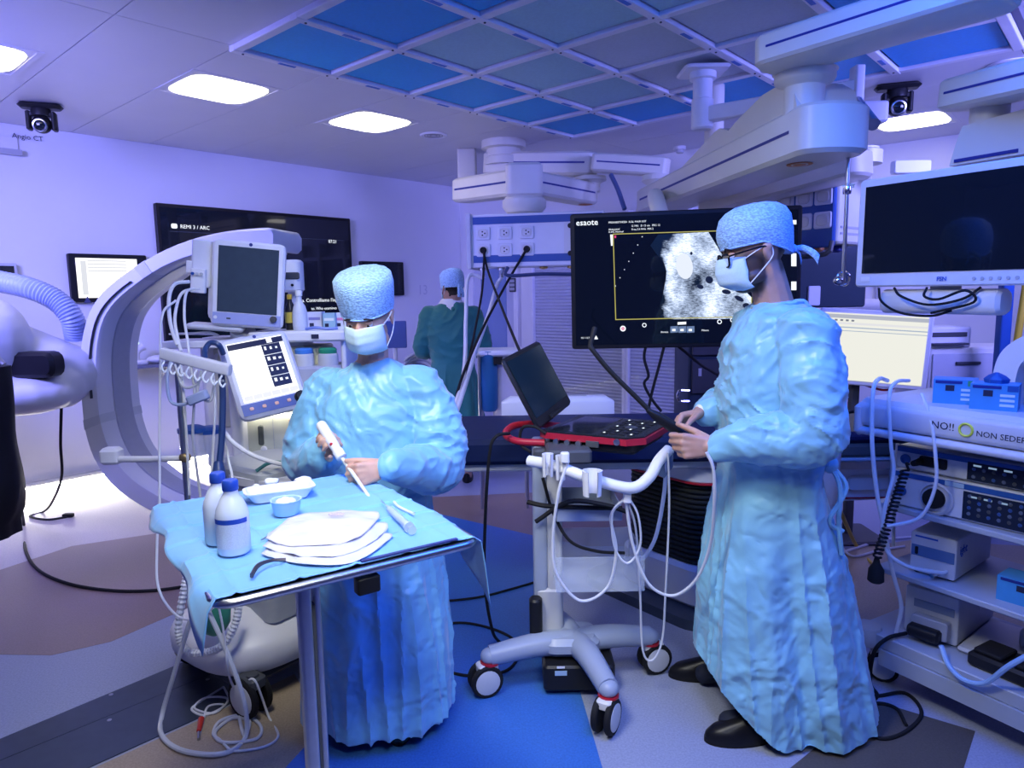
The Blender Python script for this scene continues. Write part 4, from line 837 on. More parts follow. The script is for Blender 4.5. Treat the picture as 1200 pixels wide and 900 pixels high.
for i in range(7):
    for j in range(4):
        kx, ky = LW * (0.16 + 0.115 * i), -LD * (0.60 + 0.085 * j)
        o2 = MB().rbox((kx, ky, 0.0625), (0.028, 0.024, 0.003), 0.005).build('key', BLACK, o)
        if (i * 7 + j * 5) % 3 == 0: MB().box((kx, ky, 0.0645), (0.011, 0.006, 0.001)).build('key_light', LEDW, o2)
MB().lathe([(0.025, 0.061), (0.025, 0.064), (0.015, 0.068), (0.001, 0.07)], c=(LW * 0.5, -LD * 0.74, 0), n=16).build('trackball', DGREY, o)
TLl, TRl = A(590, 421, 2.60), A(637, 412, 2.92)
hl0, hl1 = SI @ V((0.015, -0.0, 0.062)), SI @ V((LW - 0.015, -0.0, 0.062))
upv = ((TLl - hl0) + (TRl - hl1)) / 2; mt = frame(hl0, x=hl1 - hl0, z=upv)
Hl = upv.length; Wl = (hl1 - hl0).length
b = wmb(t); b.rbox((Wl / 2, 0.008, Hl / 2), (Wl, 0.018, Hl), 0.02, axis='y', m=mt); o = b.build('lid', BLACK, t)
b = wmb(t); b.box((Wl / 2, -0.0015, Hl / 2 + 0.012), (Wl - 0.035, 0.003, Hl - 0.06), m=mt); b.build('screen', mat('dim_teal_screen', (0.008, 0.022, 0.03), 0.15), o, smooth=False)
b = wmb(t); b.rbox((Wl / 2, 0.0, 0.012), (Wl * 0.35, 0.025, 0.02), 0.008, axis='x', m=mt); b.build('hinge', BLACK, o)
b = wmb(t); b.tube([(0.30 * LW, 0.0, 0.05), (0.15 * LW, 0.10, 0.06), (0.02, 0.16, 0.06), (-0.06, 0.16, 0.05), (-0.07, 0.10, 0.03), (-0.03, -0.02, 0.01), (0.01, -0.08, 0.01)], 0.014, n=10); b.v = [SI.inverted() @ (SI @ v_) for v_ in b.v]
b2 = MB(); b2.tube([(0.62 * LW, 0.02, 0.035), (0.5 * LW, 0.12, 0.045), (0.3 * LW, 0.17, 0.045), (0.05 * LW, 0.15, 0.03), (-0.01, 0.08, 0.015), (0.02, -0.02, 0.012)], 0.014, n=10); b2.build('carry_handle', REDB, t)
for k in range(3): MB().cyl((-0.001, -0.08 - 0.045 * k, 0.028), (-0.012, -0.08 - 0.045 * k, 0.028), 0.011, n=12).build('port', STEEL, t)
MB().rbox((-0.003, -LD * 0.55, 0.03), (0.008, 0.05, 0.022), 0.003, axis='x').build('connector', DGREY, t)
MB().cyl((-0.001, -LD * 0.78, 0.046), (-0.006, -LD * 0.78, 0.046), 0.012, n=14).build('round_badge', STEEL, t)
# ================================================================ instrument table
TZ = 0.955
q = lambda px, py: G(px, py, TZ)
FL, FR, BL = q(253, 706), q(560, 631), q(172, 596)
ex = (FR - FL); TW = ex.length; ex.normalize(); ey = V((-ex.y, ex.x, 0)); TD = (BL - FL).dot(ey)
t = thing('instrument_table', 'steel rimmed instrument table in the left foreground', 'table', mtx=frame((FL.x, FL.y, 0), x=ex, z=(0, 0, 1)))
TI = INV[t.name].inverted()
def rrect(x0, x1, y0, y1, r, n=5):
    pts = []
    for (cx, cy, a0) in ((x1 - r, y1 - r, 0), (x0 + r, y1 - r, 90), (x0 + r, y0 + r, 180), (x1 - r, y0 + r, 270)):
        pts += [(cx + r * cos(R(a0 + 90 * i / n)), cy + r * sin(R(a0 + 90 * i / n))) for i in range(n + 1)]
    return pts
pr = rrect(0, TW, 0, TD, 0.035); b = MB(); b.tube([(x, y, TZ - 0.009) for x, y in pr + pr[:1]], 0.0095, n=10, sm=0); b.build('rim', STEEL, t)
b = MB(); b.prism(rrect(0.008, TW - 0.008, 0.008, TD - 0.008, 0.03), TZ - 0.022, TZ - 0.014); b.build('tray_plate', STEEL, t)
lx = (TI.inverted() @ q(378, 692)).x
for k, (dx, dy, w) in enumerate(((0.0, 0.06, 0.028), (0.034, 0.09, 0.020))):
    b = MB(); b.rbox((lx + dx, dy, (TZ - 0.02) / 2 + 0.03), (w, w, TZ - 0.08), 0.008); b.build('leg', STEEL, t)
b = MB(); b.box((lx + 0.02, 0.07, 0.45), (0.006, 0.02, 0.85)); b.build('rack_strip', DGREY, t)
b = MB(); b.rbox((lx + 0.02, 0.25, 0.055), (0.05, 0.62, 0.03), 0.01); b.build('foot_bar', STEEL, t)
b = MB(); b.rbox((lx + 0.02, 0.08, 0.055), (0.45, 0.05, 0.03), 0.01); b.build('foot_bar', STEEL, t)
for (x, y) in ((lx - 0.2, 0.08), (lx + 0.24, 0.08), (lx + 0.02, 0.55)): MB().cyl((x, y, 0), (x, y, 0.045), 0.02, n=14).build('foot', RUBBER, t)
b = MB(); b.rbox((lx + 0.12, 0.015, TZ - 0.045), (0.05, 0.03, 0.035), 0.006); b.build('clamp_block', BLACK, t)
# drape
DRP = crumple('drape_blue', (0.20, 0.48, 0.82), 0.15, 14, 0.5, 0.006)
nx, ny = 72, 96; vs = []; fs = []
x0, x1, y0, y1 = -0.035, TW + 0.055, 0.004, TD + 0.05
cor = 0.0
for j in range(ny + 1):
    for i in range(nx + 1):
        x = x0 + (x1 - x0) * i / nx; y = y0 + (y1 - y0) * j / ny
        z = TZ + 0.0035
        for (g, per, of) in ((x, 0.115, 0.02), (y, 0.118, 0.05)):
            d = abs(((g + of) / per) % 1 - 0.5) * per; z += 0.0050 * max(0, 1 - d / 0.0075)
        z += 0.002 * N.noise(V((x * 12, y * 12, 1)))
        ov = max(0, -x) + max(0, x - TW + 0.003) + max(0, y - TD)
        oo = ov
        if x > TW - 0.003 or x < 0.0:
            edge = x - (TW - 0.003) if x > 0 else -x
            # hanging skirt: longer towards front right corner
            if x > 0:
                L = 0.02 + 0.15 * max(0, 1 - y / 0.16) ** 0.8 + 0.02 * (0.5 + 0.5 * sin(y * 18)); s = edge / 0.058; x_ = TW + 0.006 + 0.02 * s ** 0.5 + 0.01 * sin(y * 30) * s; z -= L * s + 0.002; x = x_; y = y - 0.01 * s
            else:
                L = 0.02 + 0.085 * max(0, 1 - y / 0.10) + 0.012 * sin(y * 12); s = edge / 0.035; x = -0.010 - 0.018 * s - 0.008 * sin(y * 23) * s; z -= L * s
        if y > TD: s = (y - TD) / 0.05; z -= 0.05 * s * (1 + 0.4 * sin(x * 14)); y = TD + 0.012 + 0.012 * s * sin(x * 20)
        vs.append((x, y, z))
for j in range(ny):
    for i in range(nx):
        a = j * (nx + 1) + i; fs.append((a, a + 1, a + nx + 2, a + nx + 1))
b = MB(TI); b.add(vs, fs); o = tag(b.build('drape', DRP), 'creased light blue paper drape covering the instrument table', 'drape')
sm_ = o.modifiers.new('thick', 'SOLIDIFY'); sm_.thickness = 0.0012; sm_.offset = -1
# ================================================================ anaesthesia workstation
t = thing('anaesthesia_workstation', 'white anaesthesia workstation with tilted lit ventilator display beside the woman', 'anaesthesia machine', loc=(-1.02, 2.72, 0))
wf = M.Translation((-1.02, 2.74, 0)) @ M.Rotation(R(-35), 4, 'Z')
AW = mat('anaesthesia_white', (0.74, 0.74, 0.78), 0.38, nz=0.03, ns=6)
# base pod: rounded loft
rings = []
for (z, s) in ((0.12, 0.84), (0.13, 0.94), (0.155, 0.99), (0.21, 1.0), (0.24, 0.96), (0.27, 0.80), (0.30, 0.62), (0.32, 0.52)):
    rings.append([(0.30 * s * (1 if cos(a) >= 0 else 1) * math.copysign(abs(cos(a)) ** 0.7, cos(a)), 0.36 * s * math.copysign(abs(sin(a)) ** 0.7, sin(a)), z) for a in [2 * pi * j / 40 for j in range(40)]])
b = wmb(t); b.loft(rings, m=wf); b.build('base_pod', AW, t)
b = wmb(t); b.rbox((0, 0.0, 0.105), (0.50, 0.62, 0.06), 0.08, m=wf); b.build('chassis', DGREY, t)
caster(t, G(297, 842, 0) + V((0, 0.02, 0)), 0.075, 0.05, rz=R(150), top=0.16, disc=LGREY, ring=DGREY); caster(t, G(236, 772, 0), 0.072, 0.05, rz=R(200), top=0.16, disc=LGREY, ring=DGREY)
caster(t, (-0.72, 2.75, 0), 0.07, 0.05, rz=R(30), top=0.15, ring=DGREY); caster(t, (-1.1, 3.1, 0), 0.07, 0.05, rz=R(30), top=0.15, ring=DGREY)
GP = mat('workstation_grey_panel', (0.42, 0.44, 0.48), 0.4, nz=0.03)
b = wmb(t); b.rbox((0.06, 0.04, 0.57), (0.36, 0.40, 0.60), 0.04, m=wf); b.build('lower_cabinet', GP, t)
for k in range(3): b = wmb(t); b.rbox((0.06, -0.125, 0.46 + 0.15 * k), (0.32, 0.015, 0.135), 0.01, axis='y', m=wf); o = b.build('drawer', AW, t); b = wmb(t); b.rbox((0.06, -0.14, 0.50 + 0.15 * k), (0.12, 0.015, 0.015), 0.005, axis='x', m=wf); b.build('handle', GREY, o)
# work surface
wt = A(320, 553, 2.62); b = wmb(t); b.prism([tuple(A(*p).xy) for p in ((268, 552, 2.56), (350, 552, 2.40), (395, 545, 2.75), (330, 540, 3.0), (262, 548, 2.9))], wt.z - 0.03, wt.z); b.build('work_surface', AW, t)
ws_z = wt.z
b = wmb(t); rr = A(288, 553, 2.62); b.lathe([(0.045, 0), (0.045, 0.008), (0.034, 0.008), (0.034, 0.004), (0.001, 0.004)], c=(rr.x, rr.y, ws_z), n=24); b.build('holder_ring', LGREY, t)
# flow meter panel
fa, fb_, fc_ = A(290, 490, 2.86), A(374, 486, 2.92), A(290, 543, 2.86)
b = wmb(t); x = fb_ - fa; mt = frame(fa, x=x, z=(0, 0, 1)); b.rbox((x.length / 2 + .02, 0.10, -0.09), (x.length + 0.06, 0.2, 0.20), 0.02, axis='y', m=mt); o = b.build('flowmeter_panel', CREAM, t)
for k, xx in enumerate((0.03, 0.22)):
    b = wmb(t); b.rbox((xx + 0.02, -0.004, -0.075), (0.022, 0.012, 0.085), 0.008, axis='y', m=mt); b.build('flow_tube', mat('smoked_tube', (0.10, 0.11, 0.10), 0.15), o)
    b = wmb(t); b.lathe([(0.014, 0), (0.012, 0.018), (0.008, 0.02)], n=14, m=mt @ frame((xx + 0.028, -0.002, -0.135), x=(1, 0, 0), z=(0, -1, 0))); b.build('knob', WHITE, o)
b = wmb(t); b.box((0.10, -0.002, -0.085), (0.002, 0.004, 0.16), m=mt); b.build('panel_gap', GREY, o)
ORB = mat('orange_border', (0.62, 0.22, 0.08), 0.5)
for (c, d) in (((0.24, -0.003, -0.02), (0.15, 0.004, 0.006)), ((0.17, -0.003, -0.08), (0.006, 0.004, 0.12)), ((0.24, -0.003, -0.145), (0.15, 0.004, 0.006))): b = wmb(t); b.box(c, d, m=mt); b.build('orange_border', ORB, o, smooth=False)
b = wmb(t); b.box((0.13, -0.02, 0.012), (0.24, 0.03, 0.008), m=mt); b.build('work_light', emis('work_light', (1.0, 0.97, 0.85), 7.0), t, smooth=False)
b = wmb(t); pp = A(325, 560, 2.85); b.rbox((pp.x - 0.14, pp.y, 1.0), (0.05, 0.10, 0.42), 0.015); b.build('side_post', AW, t)
# ventilator display (lit, tilted)
TL, TR, BL = A(254, 399, 2.66), A(335, 387, 2.80), A(284, 493, 2.56)
LCD = emis('ventilator_screen', (0.98, 0.98, 1.0), 1.5)
VB = mat('display_lavender', (0.62, 0.64, 0.78), 0.35, nz=0.02)
o, s, mt, W, H = quad_screen(t, TL, TR, BL, 0.05, 0.026, VB, LCD, 'ventilator_display', bezb=0.062, r=0.03)
DK = mat('screen_navy', (0.012, 0.016, 0.05), 0.3)
SB = mat('bezel_blue', (0.06, 0.10, 0.36), 0.35)
def spart(nm, m, x0, x1, z0, z1, off, par): b = wmb(t); b.box((W * (x0 + x1) / 2, -off, -H * (z0 + z1) / 2), (W * (x1 - x0), 0.0012, H * (z1 - z0)), m=mt); return b.build(nm, m, par, smooth=False)
spart('screen_header', DK, 0.10, 0.90, 0.095, 0.165, 0.006, s)
spart('waveform_block', DK, 0.57, 0.84, 0.16, 0.70, 0.0035, s)
TXT = emis('screen_readout', (0.85, 0.88, 0.95), 1.2)
for k in range(4):
    spart('readout_rule', TXT, 0.57, 0.84, 0.16 + 0.135 * k, 0.166 + 0.135 * k, 0.0045, s)
    for j in range(3): spart('readout', TXT, 0.60 + 0.08 * j, 0.63 + 0.08 * j + 0.01 * (k % 2), 0.19 + 0.135 * k + 0.01 * j, 0.235 + 0.135 * k, 0.0045, s)
spart('bright_tab', TXT, 0.66, 0.74, 0.10, 0.155, 0.008, s)
for k in range(6): spart('soft_key', emis('soft_key_grey', (0.78, 0.79, 0.84), 1.1), 0.11 + 0.132 * k, 0.235 + 0.132 * k, 0.74, 0.80, 0.0045, s)
spart('button_strip', SB, 0.04, 0.96, 0.83, 0.965, 0.001, o)
for k in range(4): b = wmb(t); b.rbox((W * (0.17 + 0.18 * k), -0.003, -H * 0.895), (0.015, 0.006, 0.013), 0.004, axis='y', m=mt); b.build('button', mat('orange_lit_button', (0.75, 0.45, 0.38), 0.4), o)
b = wmb(t); b.lathe([(0.022, 0), (0.021, 0.018), (0.016, 0.022), (0.001, 0.022)], n=20, m=mt @ frame((W * 0.88, -0.001, -H * 0.885), x=(1, 0, 0), z=(0, -1, 0))); b.build('dial_knob', BLACK, o)
b = wmb(t); b.lathe([(0.007, 0), (0.006, 0.002)], n=12, m=mt @ frame((W * 0.52, -0.001, -0.013), x=(1, 0, 0), z=(0, -1, 0))); b.build('alarm_lamp', NAVY, o)
bc = mt @ V((W * 0.5, 0.06, -H * 0.5)); b = wmb(t); b.cap(bc, bc + V((-0.02, 0.2, -0.08)), 0.045, 0.05); b.build('display_arm', AW, t)
# rear tower body behind displays
b = wmb(t); b.rbox((-1.10, 3.02, 1.06), (0.44, 0.20, 0.56), 0.03); b.build('rear_tower', AW, t)
b = wmb(t); b.rbox(tuple(A(325, 450, 3.02)), (0.46, 0.22, 0.34), 0.02); b.build('side_cabinet', CREAM, t)
# top shelf and open bay at right
sh = A(372, 387, 2.95); b = wmb(t); b.rbox((sh.x - 0.06, 2.97, sh.z - 0.02), (0.40, 0.26, 0.045), 0.02); o = b.build('top_shelf', AW, t)
shz = sh.z + 0.003
b = wmb(t); b.box((sh.x + 0.02, 2.838, sh.z - 0.02), (0.03, 0.003, 0.018)); b.build('label_sticker', INKB, o)
b = wmb(t); b.rbox((sh.x + 0.125, 2.98, sh.z - 0.13), (0.022, 0.22, 0.18), 0.008); b.build('bay_wall', AW, t)
VZ = mat('ventilator_body', (0.42, 0.44, 0.58), 0.4, nz=0.03)
vb = A(372, 458, 2.86); b = wmb(t); b.rbox((vb.x, vb.y + .06, vb.z), (0.20, 0.20, 0.21), 0.025); o = b.build('vapour_housing', VZ, t)
b = wmb(t); b.box((vb.x + 0.015, vb.y - 0.042, vb.z + 0.03), (0.022, 0.003, 0.03)); b.build('orange_label', ORB, o); b = wmb(t); b.box((vb.x + 0.015, vb.y - 0.042, vb.z - 0.02), (0.026, 0.003, 0.045)); b.build('white_label', WHITE, o)
for k, (px, cm) in enumerate(((357, mat('vapour_cap_blue', (0.06, 0.22, 0.62), 0.35)), (385, mat('vapour_cap_green', (0.03, 0.30, 0.16), 0.35)))):
    c = A(px, 427, 2.88); z0 = vb.z + 0.105
    b = wmb(t); b.lathe([(0.040, 0), (0.042, 0.015), (0.040, 0.045), (0.034, 0.05)], c=(c.x, c.y, z0), n=22); o = b.build('vaporiser', LGREY, t)
    b = wmb(t); b.lathe([(0.036, 0.05), (0.037, 0.065), (0.03, 0.073), (0.001, 0.074)], c=(c.x, c.y, z0), n=22); b.build('dial_cap', cm, o)
# cable tray under monitor + suction jars + pole
b = wmb(t); b.rbox(tuple(A(245, 402, 2.90)), (0.30, 0.20, 0.03), 0.01); b.build('monitor_tray', AW, t)
b = wmb(t); b.tube([A(320, 396, 2.98), A(295, 400, 2.96), A(262, 408, 2.93), A(250, 430, 2.92)], 0.016, n=10); b.build('support_arm', AW, t)
for k, (px, Y) in enumerate(((228, 2.62), (250, 2.66))):
    c = A(px, 545, Y); JAR = mat('suction_jar_clear', (0.75, 0.8, 0.88), 0.08, alpha=0.35)
    b = wmb(t); b.lathe([(0.040, 0), (0.045, 0.01), (0.048, 0.13)], c=(c.x, c.y, c.z), n=20); o = b.build('suction_jar', JAR, t)
    b = wmb(t); b.lathe([(0.052, 0.13), (0.052, 0.145), (0.03, 0.155), (0.001, 0.156)], c=(c.x, c.y, c.z), n=20); b.build('jar_lid', BLUEP, o)
pz = A(221, 600, 2.55); pt = A(221, 415, 2.55); b = wmb(t); b.cyl((pz.x, pz.y, 0.36), (pz.x, pz.y, pt.z), 0.011, n=10); b.build('pole', STEEL, t)
b = wmb(t); b.cyl((pz.x, pz.y, 0.38), (-1.05, 2.65, 0.36), 0.012, n=10); b.build('pole_foot', STEEL, t)
b = wmb(t); b.tube([A(136, 538, 2.62), A(175, 538, 2.6), A(216, 537, 2.56)], 0.012, n=10, sm=3); b.build('side_bar', WHITE, t)
b = wmb(t); b.rbox(tuple(A(131, 534, 2.63)), (0.07, 0.06, 0.065), 0.012, ch=0.012); b.build('bar_bracket', WHITE, t)
b = wmb(t); c = A(217, 536, 2.55); b.ell(c, (0.022, 0.02, 0.02)); b.build('bar_clamp', mat('brass2', (0.35, 0.26, 0.12), 0.4, 0.8), t)
# cable hanger rail
h0, h1 = A(190, 414, 2.50), A(270, 434, 2.45); b = wmb(t); mt2 = frame(h0, x=h1 - h0, y=V((0, 0, 1)).cross(h1 - h0)); L = (h1 - h0).length
b.rbox((L / 2, 0, 0), (L, 0.03, 0.042), 0.008, axis='x', m=mt2); o = b.build('cable_rail', mat('translucent_rail', (0.72, 0.73, 0.82), 0.25, alpha=0.9), t)
for k in range(8):
    b = wmb(t); c = mt2 @ V((L * (0.08 + 0.12 * k), -0.012, -0.022)); b.tube([c, c + V((-0.006, -0.012, -0.02)), c + V((0.008, -0.022, -0.038)), c + V((0.016, -0.012, -0.028))], 0.004, n=6); b.build('hook', CLEAR, o)
# ---- patient monitor on top
TL, TR, BL = A(249, 279, 2.78), A(335, 286, 2.84), A(246, 381, 2.78)
PMT = mat('patient_monitor_white', (0.72, 0.73, 0.80), 0.36, nz=0.03)
t = thing('patient_monitor', 'grey white patient monitor with dark screen on top of the workstation', 'monitor', loc=tuple(A(290, 390, 2.86)))
GSCR = mat('grey_blue_dead_screen', (0.045, 0.065, 0.09), 0.18, nz=0.05)
o, s, mt, W, H = quad_screen(t, TL, TR, BL, 0.055, 0.024, PMT, GSCR, 'front_housing', bezb=0.058, r=0.022)
b = wmb(t); b.rbox((W / 2 - 0.03, 0.11, -H / 2), (W * 0.92, 0.14, H * 0.92), 0.03, axis='y', m=mt); b.build('rear_housing', PMT, t)
spart_t = t
b = wmb(t); b.box((W * 0.5, -0.0008, -H * 0.905), (W * 0.94, 0.002, H * 0.13), m=mt); b.build('button_strip', mat('strip_periwinkle', (0.34, 0.38, 0.66), 0.4), o, smooth=False)
b = wmb(t); b.lathe([(0.014, 0), (0.013, 0.012), (0.001, 0.014)], n=18, m=mt @ frame((W * 0.87, -0.001, -H * 0.88), x=(1, 0, 0), z=(0, -1, 0))); b.build('dial_knob', DGREY, o)
b = wmb(t); b.lathe([(0.007, 0), (0.006, 0.002)], n=12, m=mt @ frame((W * 0.52, -0.001, -0.012), x=(1, 0, 0), z=(0, -1, 0))); b.build('alarm_lamp', NAVY, o)
b = wmb(t); b.lathe([(0.007, 0), (0.007, 0.002)], n=12, m=mt @ frame((W * 0.07, -0.001, -H * 0.90), x=(1, 0, 0), z=(0, -1, 0))); b.build('power_key', WHITE, o)
b = wmb(t); b.rbox((W * 0.25, -0.002, -H * 0.905), (0.016, 0.004, 0.006), 0.002, axis='y', m=mt); b.build('slot', DGREY, o)
b = wmb(t); b.rbox((-0.045, 0.09, -H * 0.30), (0.075, 0.12, H * 0.55), 0.012, m=mt); o = b.build('module_rack', PMT, t)
b = wmb(t); b.rbox((-0.05, 0.02, -H * 0.50), (0.055, 0.04, H * 0.28), 0.008, m=mt); o2 = b.build('measuring_module', WHITE, t)
for k in range(3): b = wmb(t); b.cyl(mt @ V((-0.068 + 0.016 * k, 0.0, -H * 0.42)), mt @ V((-0.068 + 0.016 * k, -0.012, -H * 0.42)), 0.006, n=10); b.build('connector', [BLUEP, LGREY, GREY][k], o2)
b = wmb(t); b.rbox((W * 0.05, 0.09, -H - 0.012), (W * 0.8, 0.16, 0.022), 0.02, m=mt); b.build('swivel_base', LGREY, t)
b = wmb(t); b.rbox((-0.085, 0.06, -H * 0.35), (0.035, 0.05, 0.05), 0.006, m=mt); b.build('socket_block', WHITE, t)
b = wmb(t); b.cyl(mt @ V((W * 0.4, 0.1, -H - 0.02)), mt @ V((W * 0.4, 0.12, -H - 0.06)), 0.05, n=16); b.build('pedestal', AW, t)
# small white printer/camera body behind the monitor
c = A(341, 325, 3.1); t = thing('infusion_printer', 'small white instrument with dark window behind the patient monitor', 'instrument', loc=tuple(c + V((0, 0, -0.07))))
MB().rbox((0, 0, 0.075), (0.10, 0.10, 0.14), 0.025).build('body', WHITE, t); MB().rbox((0.01, -0.05, 0.075), (0.085, 0.012, 0.03), 0.008, axis='y').build('dark_window', DGREY, t); MB().cyl((0.02, -0.05, 0.035), (0.02, -0.055, 0.035), 0.006, n=10).build('button', BLACK, t); MB().rbox((0, 0.02, -0.09), (0.04, 0.04, 0.20), 0.01).build('stem', LGREY, t)
MB().rbox((0, 0.02, shz - c.z + 0.07 - 0.005 - 0.01 + 0.0), (0.12, 0.12, 0.02), 0.01).build('foot', LGREY, t)
# ---- things on the top shelf
def bottle(name, label, pos, h, r, body, capm, caph, prof=None, lab=None, group=None, rz=0.0):
    t = thing(name, label, 'bottle', loc=pos, rz=rz, group=group)
    prof = prof or [(r * 0.9, 0), (r, 0.006), (r, h * 0.55), (r * 0.8, h * 0.68), (r * 0.42, h * 0.80), (r * 0.40, h * 0.86)]
    MB().lathe(prof, n=24).build('body', body, t)
    MB().lathe([(r * 0.46, h * 0.86), (r * 0.48, h * 0.87), (r * 0.48, h - 0.003), (r * 0.42, h)], n=20).build('cap', capm, t)
    if lab:
        n = 20; a0, a1, z0, z1, m = lab
        rg = [[((r + 0.0006) * cos(R(a0 + (a1 - a0) * i / n)), (r + 0.0006) * sin(R(a0 + (a1 - a0) * i / n)), z) for i in range(n + 1)] for z in (z0 * h, z1 * h)]
        b = MB(); b.loft(rg, closed=False); b.build('label', m, t)
    return t
LABW = mat('printed_label_pale', (0.60, 0.64, 0.76), 0.6, nz=0.12, ns=400)
MILK = mat('milky_plastic', (0.62, 0.66, 0.78), 0.3, alpha=0.92)
bottle('spray_bottle', 'clear round shouldered bottle with white nozzle on the workstation shelf', tuple(V((A(352, 380, 2.92).x, 2.92, shz))), 0.165, 0.030, MILK, WHITE, 0.02, prof=[(0.027, 0), (0.030, 0.005), (0.030, 0.075), (0.024, 0.10), (0.011, 0.122), (0.010, 0.142)], lab=(200, 330, 0.10, 0.40, LABW))
bottle('dark_bottle', 'dark bottle with yellow cap beside the clear bottle', tuple(V((A(341, 380, 2.97).x, 2.97, shz))), 0.15, 0.022, mat('dark_glass', (0.02, 0.02, 0.03), 0.2), mat('yellow_cap', (0.75, 0.50, 0.04), 0.4), 0.03, lab=(200, 320, 0.2, 0.5, mat('yellow_label', (0.6, 0.5, 0.1), 0.5)))
for k, (px, w, h, Y, cm, lb) in enumerate(((371, 0.06, 0.075, 2.96, (0.55, 0.57, 0.75), 'pale lilac carton on the workstation shelf'), (388, 0.05, 0.07, 2.93, (0.30, 0.48, 0.62), 'teal and white carton on the workstation shelf'), (402, 0.05, 0.07, 2.96, (0.60, 0.63, 0.75), 'white carton with pink corner on the workstation shelf'))):
    c = A(px, 380, Y); t = thing('carton', lb, 'box', loc=(c.x, Y, shz), group='cartons on the workstation shelf')
    MB().box((0, 0, h / 2), (w, 0.06, h)).build('box_body', mat('carton%d' % k, cm, 0.55, nz=0.05), t, smooth=False)
    MB().box((0, -0.0305, h * 0.62), (w * 0.8, 0.001, h * 0.16)).build('print_band', mat('print_band%d' % k, [(0.2, 0.2, 0.5), (0.75, 0.8, 0.82), (0.6, 0.2, 0.4)][k], 0.6), t, smooth=False)
    MB().box((-w * 0.2, -0.0305, h * 0.28), (w * 0.3, 0.001, h * 0.2)).build('print_block', INKB, t, smooth=False)
c = A(376, 383, 2.88); t = tag(MB().tube([(c.x - 0.06, 2.87, shz + 0.006), (c.x - 0.02, 2.865, shz + 0.012), (c.x + 0.03, 2.87, shz + 0.006), (c.x + 0.07, 2.88, shz + 0.008)], 0.006).build('tubing_packet', mat('blue_packet', (0.15, 0.22, 0.6), 0.4)), 'small blue tubing packet lying at the shelf edge', 'packet')
# ---- green breathing bag and ribbed hose
c0 = A(247, 682, 2.36); b = MB(); rings = []
for (z, r_) in ((0.0, 0.012), (-0.015, 0.03), (-0.05, 0.050), (-0.10, 0.060), (-0.15, 0.055), (-0.185, 0.035), (-0.20, 0.012)): rings.append([(c0.x + r_ * cos(a) * (1 + 0.08 * cos(3 * a)), c0.y + r_ * 0.8 * sin(a), c0.z + z) for a in [2 * pi * j / 20 for j in range(20)]])
b.loft(rings[::-1]); tb = thing('breathing_bag', 'green rubber breathing bag hanging under the drape corner', 'breathing bag', loc=tuple(c0)); b.m = INV[tb.name]; b.v = [INV[tb.name] @ v for v in b.v]; b.build('bag', mat('green_rubber', (0.05, 0.30, 0.18), 0.45, nz=0.08, ns=20), tb)
b = wmb(tb); b.cyl(c0 - V((0, 0, 0.005)), c0 + V((0, 0, 0.04)), 0.013, n=12); b.build('neck', LGREY, tb)
b = MB(); b.tube([A(220, 668, 2.42), A(214, 700, 2.40), A(209, 740, 2.38), A(218, 762, 2.36), A(240, 765, 2.34), A(262, 755, 2.33), A(276, 730, 2.34), A(281, 700, 2.38)], 0.011, n=8, sm=14, rib=0.35); tag(b.build('ribbed_hose', WCABLE), 'white ribbed breathing hose looping below the instrument table', 'hose')
# ================================================================ equipment tower at right
tu, tv_ = V((0.5, -0.866, 0)), V((0.866, 0.5, 0))
TO = V((1.35, 2.53, 0)); TM = frame(TO, x=tu, z=(0, 0, 1))
t = thing('equipment_tower', 'grey wheeled equipment tower with shelves at the right picture edge', 'cart', mtx=TM)
TWM = mat('tower_grey', (0.36, 0.40, 0.48), 0.4, nz=0.03, ns=8)
for (z, th, x0, x1, y0, y1) in ((0.185, 0.05, -0.03, 0.68, -0.02, 0.50), (0.455, 0.022, 0.02, 0.66, 0.0, 0.46), (0.70, 0.022, 0.0, 0.66, 0.0, 0.46)):
    MB().rbox(((x0 + x1) / 2, (y0 + y1) / 2, z), (x1 - x0, y1 - y0, th), 0.03, ch=0.004).build('shelf', TWM, t)
for (x, y) in ((0.0, 0.0), (0.65, 0.0), (0.65, 0.48), (0.0, 0.48)): MB().lathe([(0.05, -0.035), (0.055, -0.02), (0.055, 0.02), (0.05, 0.033)], c=(x, y, 0.185), n=16).build('bumper', GREY, t)
for x in (0.06, 0.60): MB().rbox((x, 0.42, 0.64), (0.045, 0.05, 0.90), 0.01).build('post', LGREY, t)
for (x, y) in ((0.02, 0.05), (0.62, 0.05), (0.62, 0.43), (0.02, 0.43)): caster(t, TM @ V((x, y, 0)), 0.058, 0.036, rz=R(-35), top=0.17, ring=GREY)
MB().box((0.32, -0.02, 0.13), (0.5, 0.02, 0.06)).build('skirt', TWM, t)
DSK = mat('desk_lavender_grey', (0.55, 0.57, 0.66), 0.4, nz=0.03)
MB().rbox((0.33, 0.19, 1.075), (0.76, 0.50, 0.055), 0.05, ch=0.015).build('top_desk', DSK, t)
o = MB().rbox((0.33, -0.055, 1.045), (0.74, 0.04, 0.085), 0.018, axis='x').build('drawer_front', DSK, t)
MB().rbox((0.33, -0.05, 0.985), (0.74, 0.06, 0.03), 0.014, axis='x').build('drawer_lip', DSK, t); MB().box((0.33, 0.0, 1.005), (0.70, 0.08, 0.022)).build('drawer_slot', BLACK, t)
for sx in (-0.03, 0.69): MB().rbox((sx, -0.01, 1.025), (0.035, 0.14, 0.12), 0.015, ch=0.015).build('handle_end', DSK, t)
text('NO!!', 0.035, INKB, o, M.Translation((0.235, -0.076, 1.035)) @ M.Rotation(pi / 2, 4, 'X')); text('NON SEDERE', 0.026, INKB, o, M.Translation((0.375, -0.076, 1.03)) @ M.Rotation(pi / 2, 4, 'X'))
